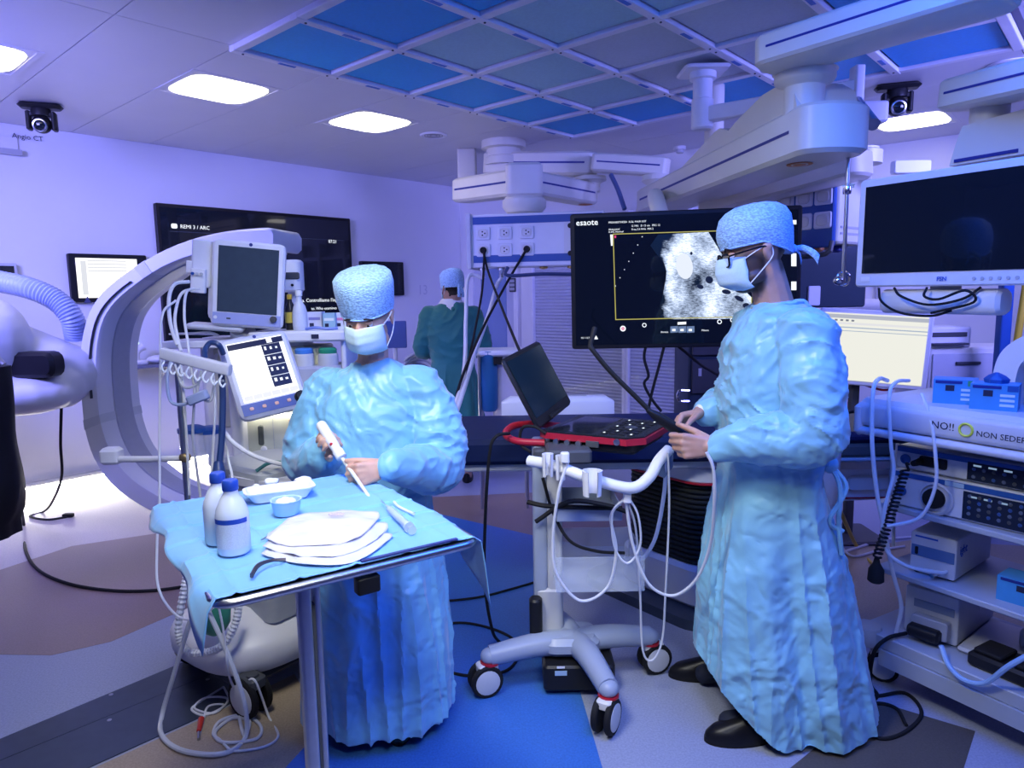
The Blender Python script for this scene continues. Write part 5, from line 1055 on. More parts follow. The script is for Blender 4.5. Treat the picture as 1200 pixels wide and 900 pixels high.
MB().tube([(0.345 + 0.02 * cos(k * pi / 12), -0.077, 1.045 + 0.02 * sin(k * pi / 12)) for k in range(25)], 0.0038, n=6, sm=0).build('yellow_ring', mat('yellow_ring', (0.62, 0.70, 0.08), 0.4), o)
# arch bracket on desk
b = MB(); pts = [(0.34, 0.22, 1.10), (0.34, 0.22, 1.20), (0.36, 0.22, 1.27), (0.42, 0.22, 1.315), (0.5, 0.22, 1.33), (0.62, 0.22, 1.335)]
sp_ = smooth_path(pts, 6); rings = []
for i, p in enumerate(sp_):
    tg = (sp_[min(i + 1, len(sp_) - 1)] - sp_[max(i - 1, 0)]).normalized(); nn = V((0, 1, 0)).cross(tg); rings.append([p + nn * 0.035 + V((0, -0.07, 0)), p + nn * 0.035 + V((0, 0.07, 0)), p - nn * 0.035 + V((0, 0.07, 0)), p - nn * 0.035 + V((0, -0.07, 0))])
b.loft(rings); b.build('arch_bracket', WHITE2, t)
MB().rbox((0.52, 0.25, 1.42), (0.06, 0.05, 0.18), 0.015).build('monitor_neck', WHITE2, t)
# glove boxes
GBX = mat('glove_box_blue', (0.05, 0.28, 0.62), 0.5, nz=0.06, ns=20)
def glovebox(x, y, z, rz, label, w=0.13, corner=None, tissue=False):
    g = thing('glove_box', label, 'box', mtx=TM @ M.Translation((x, y, z)) @ M.Rotation(rz, 4, 'Z'), group='blue glove boxes')
    MB().box((0, 0, 0.042), (w, 0.10, 0.084)).build('carton', GBX, g, smooth=False)
    MB().box((-w * 0.12, -0.0505, 0.055), (w * 0.2, 0.001, 0.02)).build('print_block', INKB, g, smooth=False)
    for k in range(3): MB().box((w * 0.28, -0.0505, 0.018 + 0.016 * k), (w * 0.3, 0.001, 0.008)).build('print_line', mat('print_pale', (0.55, 0.7, 0.8), 0.6), g, smooth=False)
    MB().box((w * 0.38, -0.0506, 0.073), (w * 0.22, 0.001, 0.018)).build('corner_print', corner or BLUEP, g, smooth=False)
    MB().box((-w * 0.15, -0.0505, 0.075), (w * 0.6, 0.001, 0.010)).build('print_title', NAVY, g, smooth=False)
    if tissue:
        rg = [[(0.03 * s * cos(a) * (1 + .3 * sin(3 * a)), 0.02 * s * sin(a), 0.084 + h) for a in [2 * pi * j / 12 for j in range(12)]] for s, h in ((1, 0), (1.1, 0.012), (0.7, 0.025), (0.15, 0.035))]
        b = MB(); b.loft(rg); b.build('glove', BLUEP, g)
glovebox(0.215, 0.10, 1.1025, 0.45, 'blue glove box with green corner on the tower desk', corner=mat('green_corner', (0.05, 0.3, 0.15), 0.5))
glovebox(0.355, 0.07, 1.1025, 0.35, 'blue glove box with a glove poking out on the tower desk', tissue=True)
glovebox(0.50, 0.12, 0.466, 0.1, 'blue glove box on the middle shelf at the right edge', w=0.2)
# electrosurgical generator (two stacked units)
ESB = mat('generator_silver', (0.60, 0.63, 0.70), 0.35, nz=0.03)
PNL = mat('control_panel_navy', (0.012, 0.018, 0.04), 0.25)
def generator(x, y, z, h, label, big):
    g = thing('electrosurgery_generator', label, 'medical device', mtx=TM @ M.Translation((x, y, z)) @ M.Rotation(0.06, 4, 'Z'), group='stacked electrosurgery generators')
    MB().rbox((0.22, 0.17, h / 2), (0.44, 0.34, h - 0.004), 0.012, axis='y').build('casing', ESB, g)
    MB().box((0.22, -0.0015, h - 0.016), (0.43, 0.003, 0.018)).build('blue_band', BLUEP, g, smooth=False)
    o = MB().box((0.335, -0.002, h * 0.42), (0.19, 0.004, h * 0.70)).build('control_panel', PNL, g, smooth=False)
    for i in range(6):
        for j in range(2 if not big else 4):
            MB().lathe([(0.0065, 0), (0.005, 0.002)], n=10, m=frame((0.26 + 0.03 * i, -0.004, h * (0.22 + (0.3 if not big else 0.15) * j)), x=(1, 0, 0), z=(0, -1, 0))).build('panel_key', [mat('panel_key_slate', (0.10, 0.13, 0.20), 0.4), DGREY, mat('panel_key_blue', (0.03, 0.08, 0.25), 0.4)][(i + 2 * j) % 3], o)
    for k in range(3): MB().box((0.27 + 0.045 * k, -0.0045, h * 0.66), (0.024, 0.001, 0.006)).build('readout', emis('dim_readout', (0.3, 0.45, 0.7), 0.7), o, smooth=False)
    MB().lathe([(0.018, 0), (0.018, 0.004), (0.011, 0.005), (0.010, 0.002)], n=18, m=frame((0.035, -0.001, h * 0.42), x=(1, 0, 0), z=(0, -1, 0))).build('power_key', BLUEP, g)
    if big:
        MB().lathe([(0.055, 0), (0.058, 0.006), (0.05, 0.010), (0.048, 0.003), (0.001, 0.003)], n=28, m=frame((0.155, -0.001, h * 0.42), x=(1, 0, 0), z=(0, -1, 0))).build('socket_ring', LGREY, g)
        MB().lathe([(0.036, 0.003), (0.034, 0.02), (0.02, 0.024), (0.001, 0.024)], n=22, m=frame((0.15, -0.001, h * 0.42), x=(1, 0, 0), z=(0, -1, 0))).build('black_connector', RUBBER, g)
        MB().box((0.21, -0.002, h - 0.016), (0.06, 0.004, 0.016)).build('pale_label', mat('pale_label', (0.35, 0.5, 0.65), 0.5), g)
    else:
        MB().rbox((0.13, -0.004, h * 0.48), (0.09, 0.012, 0.035), 0.005, axis='y').build('socket_recess', BLACK, g)
        MB().cyl((0.09, 0, h * 0.45), (0.085, -0.05, h * 0.42), 0.014, 0.010, n=12).build('black_plug', RUBBER, g)
generator(0.06, 0.015, 0.712, 0.135, 'lower electrosurgery unit with a round black socket on the tower', True)
generator(0.06, 0.03, 0.848, 0.088, 'upper electrosurgery unit with blue band on the tower', False)
# insufflator/pump on middle shelf and unit on bottom shelf
def pump(x, y, z, w, d, h, label, kind):
    g = thing('pump_unit', label, 'medical device', mtx=TM @ M.Translation((x, y, z)) @ M.Rotation(R(8), 4, 'Z'))
    MB().rbox((w / 2, d / 2, h / 2 + 0.003), (w, d, h - 0.006), 0.008, axis='y').build('casing', mat('pump_grey_white', (0.60, 0.61, 0.62), 0.4, nz=0.03), g)
    for (fx, fy) in ((0.02, 0.02), (w - 0.02, 0.02), (0.02, d - 0.02), (w - 0.02, d - 0.02)): MB().cyl((fx, fy, 0), (fx, fy, 0.004), 0.01, n=8).build('foot', RUBBER, g)
    if kind == 0:
        MB().box((w / 2, -0.001, h * 0.56), (w * 0.94, 0.003, h * 0.26)).build('blue_window', mat('window_slate', (0.10, 0.18, 0.34), 0.3), g, smooth=False)
        MB().rbox((w * 0.15, -0.004, h * 0.56), (0.01, 0.006, 0.028), 0.003, axis='y').build('switch', BLACK, g)
        MB().cyl((w * 0.66, 0, h * 0.14), (w * 0.6, -0.04, h * 0.12), 0.008, n=12).build('luer_plug', CHROME, g)
        MB().box((w * 0.35, -0.001, h * 0.9), (w * 0.5, 0.002, 0.006)).build('title_print', INKBL, g, smooth=False)
        text('ight', 0.045, INKBL, g, M.Translation((w + 0.001, 0.03, h * 0.62)) @ M.Rotation(pi / 2, 4, 'Z') @ M.Rotation(pi / 2, 4, 'X'), bold=0.0005)
    else:
        MB().box((w * 0.55, -0.001, h * 0.68), (w * 0.75, 0.003, h * 0.16)).build('label_panel', mat('label_slate', (0.22, 0.27, 0.38), 0.4), g, smooth=False)
        o = MB().rbox((w * 0.55, -0.02, h * 0.32), (w * 0.68, 0.04, h * 0.38), 0.01, axis='y').build('pump_head', GREY, g)
        MB().rbox((w * 0.5, -0.045, h * 0.22), (w * 0.6, 0.06, h * 0.26), 0.02, axis='x').build('pump_clamp', BLACK, o)
        MB().box((w + 0.001, d * 0.68, h * 0.62), (0.002, 0.09, 0.06)).build('white_sticker', WHITE, g, smooth=False); text('?', 0.05, INKB, g, M.Translation((w + 0.002, d * 0.66, h * 0.55)) @ M.Rotation(pi / 2, 4, 'Z') @ M.Rotation(pi / 2, 4, 'X'))
        MB().box((w * 0.6, 0.08, h + 0.0), (w * 0.5, 0.08, 0.002)).build('top_grille', GREY, g, smooth=False)
        MB().rbox((w + 0.10, d * 0.4, 0.012), (0.19, 0.34, 0.018), 0.02).build('side_tray', LGREY, g)
        MB().rbox((w + 0.16, d * 0.55, 0.05), (0.03, 0.12, 0.07), 0.02, axis='x').build('tray_lug', LGREY, g)
pump(0.12, 0.05, 0.4665, 0.15, 0.34, 0.155, 'white pump with slate window on the tower middle shelf', 0)
pump(0.09, 0.09, 0.2105, 0.18, 0.36, 0.185, 'white roller pump on the tower bottom shelf', 1)
g = thing('foot_pedal', 'black foot pedal lying on the tower bottom shelf', 'pedal', mtx=TM @ M.Translation((0.46, 0.10, 0.2105)))
MB().rbox((0.0, 0.0, 0.025), (0.24, 0.14, 0.05), 0.02, ch=0.01).build('body', BLACK, g); MB().rbox((-0.06, 0.0, 0.058), (0.09, 0.11, 0.014), 0.01).build('treadle', RUBBER, g); MB().rbox((0.06, 0.0, 0.058), (0.09, 0.11, 0.014), 0.01).build('treadle', RUBBER, g)
g = thing('camera_control_unit', 'black device with a handpiece on top of the electrosurgery stack', 'medical device', mtx=TM @ M.Translation((0.30, 0.16, 0.9365)))
MB().rbox((0.08, 0.05, 0.02), (0.26, 0.22, 0.04), 0.01).build('casing', BLACK, g); MB().tube([(-0.06, 0.0, 0.016), (-0.10, 0.0, 0.016), (-0.14, 0.0, 0.018)], 0.009).build('handpiece', RUBBER, g); MB().ell((-0.15, 0, 0.018), (0.02, 0.018, 0.017)).build('handpiece_tip', RUBBER, g)
# coiled black cord hanging at the tower front
c0 = TM @ V((0.145, -0.055, 0.865)); c1 = TM @ V((0.105, -0.13, 0.55))
g = thing('spiral_cable', 'black coiled handpiece cord hanging in front of the electrosurgery units', 'cord', loc=tuple(c0))
b = wmb(g); n = 22 * 10; pts = []
for i in range(n + 1):
    s = i / n; c = c0.lerp(c1, min(1, s * 1.0)); c.z = c0.z + (c1.z - c0.z) * s; rr = 0.013
    pts.append(c + V((rr * cos(2 * pi * i / 10), rr * sin(2 * pi * i / 10), 0)))
b.tube(pts, 0.0042, n=6, sm=0); b.build('coil', RUBBER, g)
b = wmb(g); b.tube([TM @ V((0.145, -0.035, 0.885)), TM @ V((0.145, -0.05, 0.89)), c0 + V((.013, 0, 0))], 0.0045); b.build('cord_lead', RUBBER, g)
b = wmb(g); b.lathe([(0.008, 0.0), (0.012, -0.02), (0.026, -0.045), (0.028, -0.085), (0.02, -0.092)], c=tuple(c1), n=18); b.build('foot_plug', RUBBER, g)
# wire basket / cable bundle behind bottom unit
g = tag(MB(TM).tube([(0.5 + 0.09 * cos(k * 1.1) + 0.02 * sin(k * 2.3), 0.33 + 0.05 * sin(k * 1.1), 0.25 + 0.08 * (0.5 + 0.5 * sin(k * 0.73))) for k in range(30)], 0.006, sm=4).build('cable_bundle', RUBBER), 'tangled black cable bundle behind the pump on the bottom shelf', 'cable')
# ================================================================ people
def head_frame(c, d, up=(0, 0, 1)): return frame(c, y=-V(d).normalized(), z=up) if False else (lambda dd: frame(c, x=V(up).cross(-dd) * -1 if False else (-dd).cross(V(up)), y=-dd))(V(d).normalized())
def head_blobs(b, H, s=1.0, ear=True, female=False):
    """fused head in its own frame: face towards -y, up z"""
    S = H @ M.Scale(s, 4)
    b.ell((0, 0.012, 0.040), (0.076, 0.098, 0.098), m=S, nu=24, nv=16); b.ell((0, -0.028, -0.022), (0.066, 0.066, 0.082), m=S, nu=20, nv=14)
    b.ell((0, -0.042, -0.082), (0.046 if not female else 0.040, 0.044, 0.036), m=S); b.ell((0, -0.072, 0.030), (0.050, 0.022, 0.014), m=S)
    p = lambda *q: S @ V(q)
    b.cap(p(0, -0.088, 0.016), p(0, -0.110, -0.024), 0.008 * s, 0.012 * s); b.ell((-0.012, -0.096, -0.027), (0.009, 0.010, 0.008), m=S); b.ell((0.012, -0.096, -0.027), (0.009, 0.010, 0.008), m=S)
    for q in (-1, 1):
        b.ell((q * 0.040, -0.062, -0.020), (0.022, 0.022, 0.022), m=S); b.ell((q * 0.052, -0.025, -0.070), (0.018, 0.035, 0.022), m=S)
        if ear: b.ell((0, 0, 0), (0.007, 0.017, 0.031), m=S @ M.Translation((q * 0.079, 0.016, -0.004)) @ M.Rotation(q * 0.25, 4, 'Z')); b.ell((q * 0.081, 0.022, 0.012), (0.008, 0.014, 0.014), m=S)
    b.ell((0, -0.088, -0.052), (0.020, 0.012, 0.007), m=S); b.ell((0, -0.085, -0.062), (0.018, 0.012, 0.008), m=S)
def neck_blobs(b, H, base, r0=0.055, r1=0.062): b.cap(H @ V((0, 0.03, -0.06)), base, r0, r1); b.ell(tuple(base), (r1 * 1.3, r1 * 1.3, r1 * 0.6))
def hand_blobs(b, Wp, d, n, right, curl=(50, 60, 40), thumb=(0.6, 0.7, 0.35), s=1.0, tb=0.5, spread=0.0):
    d = V(d).normalized(); n = V(n); n = (n - d * n.dot(d)).normalized(); sd = d.cross(n) if right else n.cross(d); Wp = V(Wp)
    PL = 0.088 * s
    for k, o in enumerate((0.030, 0.010, -0.010, -0.028)):
        kn = Wp + d * (PL * (0.98, 1.02, 0.98, 0.90)[k]) + sd * (o * s); b.cap(Wp + d * 0.012 + sd * (o * 0.55 * s), kn, 0.0135 * s, 0.0115 * s)
        L = ((0.044, 0.027, 0.021), (0.049, 0.031, 0.022), (0.045, 0.029, 0.022), (0.035, 0.022, 0.020))[k]; a = 0; p = kn; cc = curl[k] if isinstance(curl[0], tuple) else curl
        for j in range(3):
            a += R(cc[j]); dr = (d * cos(a) + n * sin(a) + sd * (spread * (1.5 - k) * 0.1)).normalized(); q = p + dr * (L[j] * s); b.cap(p, q, (0.0098, 0.0090, 0.0082)[j] * s * (0.92 if k == 3 else 1), (0.0090, 0.0082, 0.0070)[j] * s * (0.92 if k == 3 else 1), n=10); p = q
    b.ell((0, 0, 0), (0.036 * s, 0.045 * s, 0.014 * s), m=frame(Wp + d * 0.045 * s, x=sd, y=d)); b.cap(Wp - d * 0.03, Wp + d * 0.015, 0.024 * s, 0.022 * s)
    t0 = Wp + d * 0.020 * s + sd * 0.024 * s + n * 0.006; tv0 = (d * thumb[0] + sd * thumb[1] + n * thumb[2]).normalized(); t1 = t0 + tv0 * 0.044 * s
    tv1 = (tv0 + d * tb * 0.8 + n * tb * 0.5).normalized(); t2 = t1 + tv1 * 0.033 * s; tv2 = (tv1 + n * tb * 0.5 + d * tb * 0.4).normalized(); t3 = t2 + tv2 * 0.025 * s
    b.cap(t0, t1, 0.0150 * s, 0.0115 * s); b.cap(t1, t2, 0.0115 * s, 0.0102 * s); b.cap(t2, t3, 0.0102 * s, 0.0082 * s)
SKIN = mat('skin', (0.58, 0.34, 0.25), 0.45, nz=0.10, ns=30, sss=0.15); SKIN2 = mat('skin_tan', (0.46, 0.26, 0.19), 0.45, nz=0.10, ns=30, sss=0.12)
def bearded(m):
    nt = m.node_tree; b = nt.nodes['Principled BSDF']; src = b.inputs['Base Color'].links[0].from_socket
    at = nt.nodes.new('ShaderNodeAttribute'); at.attribute_name = 'beard'; mx = nt.nodes.new('ShaderNodeMixRGB'); mx.inputs[2].default_value = (0.035, 0.024, 0.02, 1)
    mu = nt.nodes.new('ShaderNodeMath'); mu.operation = 'MULTIPLY'; mu.inputs[1].default_value = 0.88; nt.links.new(at.outputs['Fac'], mu.inputs[0])
    nt.links.new(mu.outputs[0], mx.inputs[0]); nt.links.new(src, mx.inputs[1]); nt.links.new(mx.outputs[0], b.inputs['Base Color'])
bearded(SKIN2)
STUB = mat('beard_stubble', (0.10, 0.065, 0.05), 0.7, nz=0.4, ns=400); HAIR = mat('dark_hair', (0.018, 0.012, 0.010), 0.55, nz=0.4, ns=300, bump=0.5, bs=300)
TEAL = mat('teal_scrubs', (0.12, 0.36, 0.48), 0.7, nz=0.06, ns=20); TROUS = mat('dark_trousers', (0.02, 0.025, 0.05), 0.8)
SHOE = mat('black_shoe_leather', (0.008, 0.008, 0.010), 0.35, nz=0.2, ns=20)
MASKM = mat('mask_pale_blue', (0.55, 0.72, 0.82), 0.65, nz=0.05, ns=200, bump=0.15, bs=500)
def capmat(name, col):
    m = mat(name, col, 0.6, nz=0.06, ns=40, sheen=0.2); nt = m.node_tree; b = nt.nodes['Principled BSDF']; tc = nt.nodes.new('ShaderNodeTexCoord')
    mp = nt.nodes.new('ShaderNodeMapping'); mp.inputs['Scale'].default_value = (110, 110, 260); wv = nt.nodes.new('ShaderNodeTexVoronoi'); wv.inputs['Scale'].default_value = 1.0
    nt.links.new(tc.outputs['Object'], mp.inputs['Vector']); nt.links.new(mp.outputs[0], wv.inputs['Vector']); bp = nt.nodes.new('ShaderNodeBump'); bp.inputs['Strength'].default_value = 0.6; bp.inputs['Distance'].default_value = 0.003
    nt.links.new(wv.outputs['Distance'], bp.inputs['Height']); r2 = nt.nodes.new('ShaderNodeValToRGB'); r2.color_ramp.elements[0].color = tuple(min(1, c * 1.35) for c in col) + (1,); r2.color_ramp.elements[1].color = tuple(c * 0.72 for c in col) + (1,); r2.color_ramp.elements[0].position = 0.2; r2.color_ramp.elements[1].position = 0.75; nt.links.new(wv.outputs['Distance'], r2.inputs['Fac']); nt.links.new(r2.outputs['Color'], b.inputs['Base Color']); nt.links.new(bp.outputs['Normal'], b.inputs['Normal']); return m
CAPM = capmat('cap_crepe_blue', (0.30, 0.50, 0.85))
def finish_body(t, b, vox, H, s, mats, fn, it=5, beard=False):
    me = remesh(b.mesh('body'), 'body', vox, it); inv = INV[t.name]; me.materials.clear()
    for m in mats: me.materials.append(m)
    HI = (H @ M.Scale(s, 4)).inverted(); ix = [0] * len(me.polygons)
    for k, p in enumerate(me.polygons): ix[k] = fn(p.center, HI @ p.center)
    me.polygons.foreach_set('material_index', ix)
    at = me.attributes.new('beard', 'FLOAT', 'POINT'); ss = lambda e0, e1, x_: (lambda q: q * q * (3 - 2 * q))(min(1, max(0, (x_ - e0) / (e1 - e0))))
    if beard:
        vals = []
        for v in me.vertices:
            h = HI @ v.co; g = ss(0.022, 0.004, h.y + 0.25 * max(0, -h.z - 0.06)) * ss(0.035, 0.018, h.z) * ss(-0.135, -0.112, h.z) * ss(-0.002, -0.022, h.y * 0.3 + h.z * 0.6 - 0.008)
            n_ = ss(0.050, 0.062, h.y) * ss(-0.085, -0.06, h.z) * (1 if abs(h.x) < 0.09 else 0); vals.append(max(g if abs(h.x) < 0.1 and h.y > -0.12 else 0, n_ if h.z < 0.07 and h.y < 0.13 else 0))
        at.data.foreach_set('value', vals)
    me.transform(inv); return link('body', me, None, t)
def ridge(v, k=1.0): return (1 - min(1, abs(N.noise(v)) * 2.6)) ** (2.2 * k)
def gown(t, torso, sleeves, m, vox, hem, waist, neck, folds=0.02, crump=0.006, seed=0.0, collar_cut=None, name='gown', fk=3.0, it=4, hemfn=None):
    """torso: rings (z, cx, cy, ax, ay); sleeves: lists of (point, radius)"""
    b = MB(); rings = []
    for (z, cx, cy, ax, ay) in torso: rings.append([(cx + ax * math.copysign(abs(cos(a)) ** 0.85, cos(a)), cy + ay * math.copysign(abs(sin(a)) ** 0.85, sin(a)), z) for a in [2 * pi * j / 48 for j in range(48)]])
    b.loft(rings)
    for sl in sleeves:
        P = smooth_path([p for p, r in sl], 4); nseg = len(P) - 1; Rr = [r for p, r in sl]
        for i in range(nseg):
            f0 = i / nseg * (len(Rr) - 1); f1 = (i + 1) / nseg * (len(Rr) - 1); g = lambda f: Rr[int(min(f, len(Rr) - 1.001))] * (1 - f % 1 if f < len(Rr) - 1 else 0) + (Rr[min(int(f) + 1, len(Rr) - 1)] * (f % 1) if f < len(Rr) - 1 else Rr[-1])
            b.cap(P[i], P[i + 1], g(f0), g(f1), n=14)
    me = remesh(b.mesh(name), name, vox, it)
    zc = sorted(torso); 
    def cen(z):
        for q0, q1 in zip(zc, zc[1:]):
            if q0[0] <= z <= q1[0]:
                f = (z - q0[0]) / (q1[0] - q0[0] + 1e-9); return q0[1] + (q1[1] - q0[1]) * f, q0[2] + (q1[2] - q0[2]) * f
        return (zc[0][1], zc[0][2]) if z < zc[0][0] else (zc[-1][1], zc[-1][2])
    nr = [v.normal.copy() for v in me.vertices]; so = V((seed, seed * 1.7, seed * 0.3))
    for v, n in zip(me.vertices, nr):
        p = v.co; cx, cy = cen(p.z); a = math.atan2(p.y - cy, p.x - cx); d = 0.0
        wz = min(1, max(0, (waist - p.z) / 0.45)); up = min(1, max(0, (p.z - waist + 0.05) / 0.15))
        if wz > 0:
            f = N.noise(V((cos(a) * fk, sin(a) * fk, p.z * 0.55)) + so); d += wz * folds * (1.6 * f + 0.9 * ridge(V((cos(a) * fk * 1.5, sin(a) * fk * 1.5, p.z * 0.7)) + so))
            d += wz * 0.004 * ridge(V((p.x * 5, p.y * 5, p.z * 3.0)) + so, 1.6)
        q = V((p.x * 5.0 + 1.2 * N.noise(p * 3), p.y * 5.0, p.z * 6.5 + 1.5 * N.noise(p * 2.3 + so))) + so
        d += crump * (0.35 + 0.65 * up) * (ridge(q) + 0.6 * ridge(q * 1.9 + V((3, 1, 2))) + 0.3 * ridge(q * 3.7)) + crump * 0.8 * up * N.noise(p * 5 + so)
        v.co = p + n * d
    if hemfn:
        for v in me.vertices:
            h = hemfn(v.co)
            if v.co.z < h: v.co.z = h
    bm = bmesh.new(); bm.from_mesh(me)
    bmesh.ops.delete(bm, geom=[f for f in bm.faces if all((hemfn(v.co) if hemfn else hem) + 0.004 > v.co.z for v in f.verts)], context='FACES')
    bm.to_mesh(me); bm.free(); me.transform(INV[t.name]); return link(name, me, m, t)
def cap_part(t, H, s, rings, m, tiltback=0.04, seed=0.0, name='surgical_cap', wr=0.004):
    b = wmb(t); S = H @ M.Scale(s, 4); n = 48; rg = []
    for k, (z, rx, ry, cy) in enumerate(rings):
        ring = []
        for j in range(n):
            a = 2 * pi * j / n; f = max(0, sin(a)); low = tiltback * f * max(0, 1 - (z - rings[0][0]) / 0.06)
            w = wr * (N.noise(V((cos(a) * 3, sin(a) * 3, z * 30 + seed))) + 0.7 * ridge(V((cos(a) * 5, sin(a) * 5, z * 8 + seed)))) * (0.3 if k == 0 else 1)
            ring.append((rx * cos(a) * (1 + w * 8), cy + ry * sin(a) * (1 + w * 8), z - low + w * 0.5))
        rg.append(ring)
    b.loft(rg, m=S); o = b.build(name, m, t)
    bd = wmb(t); bd.tube([S @ V(p) for p in rg[0] + rg[0][:1]], 0.0032 * s, n=6, sm=0); bd.build('cap_hem', m, o); return o
def mask_part(t, H, s, m, nosez=0.004, chin=-0.108):
    S = H @ M.Scale(s, 4); nu, nv = 28, 20; vs = []; fs = []
    for j in range(nv + 1):
        v = j / nv; z = nosez + (chin - nosez) * v; amax = R(74 - 10 * abs(v - 0.45))
        bul = sin(pi * min(1, v * 0.95 + 0.05)) ** 0.7
        for i in range(nu + 1):
            u = -1 + 2 * i / nu; a = u * amax; rx = 0.071 + 0.004 * bul; ry = 0.080 + 0.026 * bul
            y = -0.012 - ry * cos(a) ** 0.85 + (0.03 * max(0, v - 0.75) / 0.25) * cos(a); x = rx * sin(a)
            y -= 0.014 * math.exp(-(u / 0.22) ** 2) * (1 - v) ** 0.5; pl = 0.0025 * ((v * 4.0) % 1.0) * (1 - u * u)
            vs.append((x, y - pl, z - 0.010 * u * u * (0.5 - v) * 1.5 - (0.014 * (u * u) if j == 0 else 0) * 0))
    for j in range(nv):
        for i in range(nu): a = j * (nu + 1) + i; fs.append((a, a + nu + 1, a + nu + 2, a + 1))
    b = wmb(t); b.add(vs, fs, m=S); o = b.build('face_mask', m, t); so = o.modifiers.new('th', 'SOLIDIFY'); so.thickness = 0.0015
    for q in (-1, 1):
        e = 0 if q < 0 else nu
        top, bot = V(vs[e + 1 * (nu + 1)]), V(vs[e + (nv - 3) * (nu + 1)])
        ear = V((q * 0.083, 0.024, 0.018)); ear2 = V((q * 0.082, 0.026, -0.022))
        b = wmb(t); b.tube([S @ p for p in (top, (top + ear) / 2 + V((q * .006, 0, 0.004)), ear, ear + V((0, 0.008, -0.02)), ear2, (bot + ear2) / 2 + V((q * .006, 0, 0)), bot)], 0.0018 * s, n=6, sm=5); b.build('ear_loop', WHITE, o)
    return o
def shoe(t, toe, heel, m=SHOE, w=0.05, h=0.075):
    toe, heel = V(toe), V(heel); d = toe - heel; L = d.length; f = frame(heel, x=d, z=(0, 0, 1)); rings = []
    for (z, k, x0, x1) in ((0.0, 0.92, 0.0, 1.0), (0.012, 1.0, -0.01, 1.01), (0.03, 1.0, -0.01, 0.99), (0.05, 0.86, 0.0, 0.90), (h, 0.62, 0.02, 0.55), (h + 0.02, 0.55, 0.03, 0.42)):
        rings.append([(L * ((x0 + x1) / 2 + (x1 - x0) / 2 * cos(a)), w * k * sin(a) * (1.0 + 0.12 * cos(a)), z) for a in [2 * pi * j / 28 for j in range(28)]])
    b = wmb(t); b.loft(rings, m=f); o = b.build('shoe', m, t)
    b = wmb(t); b.loft([[(p[0] * 1.01, p[1] * 1.04, z) for p in rings[0]] for z in (0.0, 0.016)], m=f); b.build('sole', RUBBER, o)
def eyes(t, H, s, col=(0.03, 0.02, 0.015)):
    for q in (-1, 1):
        b = wmb(t); b.ell((q * 0.031, -0.076, 0.006), (0.012, 0.011, 0.010), m=H @ M.Scale(s, 4)); o = b.build('eye', mat('eye_white', (0.75, 0.72, 0.70), 0.2), t)
        b = wmb(t); b.ell((q * 0.031, -0.0845, 0.004), (0.0055, 0.0035, 0.0055), m=H @ M.Scale(s, 4)); b.build('iris', mat('iris_dark', col, 0.15), o)
        b = wmb(t); b.tube([(H @ M.Scale(s, 4)) @ V(p) for p in ((q * 0.014, -0.090, 0.026), (q * 0.030, -0.092, 0.031), (q * 0.048, -0.081, 0.024))], 0.0032 * s, n=6, sm=3); b.build('eyebrow', HAIR, o)
        b = wmb(t); b.ell((q * 0.031, -0.077, 0.012), (0.014, 0.0115, 0.0065), m=H @ M.Scale(s, 4)); b.build('eyelid', SKIN, o)
# ---------------------------------------------------------------- woman at the instrument table
GOWNB = crumple('gown_light_blue', (0.19, 0.46, 0.68), 0.75, 14, 0.36, 0.022, ridged=0.8)
GOWNM = crumple('gown_pale_cyan', (0.25, 0.54, 0.70), 0.8, 13, 0.33, 0.022, ridged=0.9)
t = thing('person', 'person in light blue gown, tall cap and mask bending over the instrument table', 'person', loc=(-0.49, 2.34, 0))
hc = A(431, 372, 2.30); H = head_frame(hc, (-0.16, -1.0, -0.38)); HS = 0.97
nb = V((-0.475, 2.37, 1.245))
b = MB(); head_blobs(b, H, HS, female=True); neck_blobs(b, H, nb + V((0, 0, 0.02)), 0.048, 0.055)
b.ell((-0.485, 2.37, 1.10), (0.15, 0.085, 0.17)); b.ell((-0.49, 2.36, 0.85), (0.145, 0.10, 0.16)); b.ell((-0.485, 2.37, 0.98), (0.13, 0.085, 0.2))
shR, shL = V((-0.63, 2.36, 1.185)), V((-0.325, 2.37, 1.185))          # her right is at our left
elR, wrR = A(363, 545, 2.30), A(372, 524, 2.165); elL, wrL = A(512, 548, 2.27), A(452, 549, 2.00)
for (s0, e0, w0) in ((shR, elR, None), (shL, elL, wrL)):
    b.cap(s0, e0, 0.046, 0.036)
    if w0: b.cap(e0, w0, 0.036, 0.026)
gdir = (A(401, 537, 2.035) - A(375, 496, 2.105)).normalized(); gc = A(386, 514, 2.095)
dR = V((0.70, -0.45, 0.50)); dR = (dR - gdir * dR.dot(gdir)).normalized(); nR = gdir.cross(dR); nR = nR if nR.y < 0 else -nR
wrR = gc - dR * 0.082 - nR * 0.026
b.cap(elR, wrR, 0.028, 0.022)
hand_blobs(b, wrR, dR, nR, True, (62, 70, 45), thumb=(0.55, 0.6, 0.55), s=0.92, tb=0.6)
dL = V((-0.86, -0.42, -0.12)); nL = V((-0.35, 0.90, -0.25))
hand_blobs(b, wrL, dL, nL, False, (58, 62, 40), thumb=(0.85, 0.35, 0.3), s=0.92, tb=0.4)
for sx in (-0.08, 0.07): b.cap((-0.49 + sx, 2.37, 0.80), (-0.49 + sx, 2.36, 0.46), 0.085, 0.058); b.cap((-0.49 + sx, 2.36, 0.46), (-0.49 + sx, 2.38, 0.09), 0.056, 0.040); b.cap((-0.49 + sx, 2.39, 0.05), (-0.49 + sx * 1.2, 2.25, 0.045), 0.036, 0.034)
GLOVE = mat('skin_in_glove', (0.44, 0.30, 0.30), 0.4, nz=0.08)
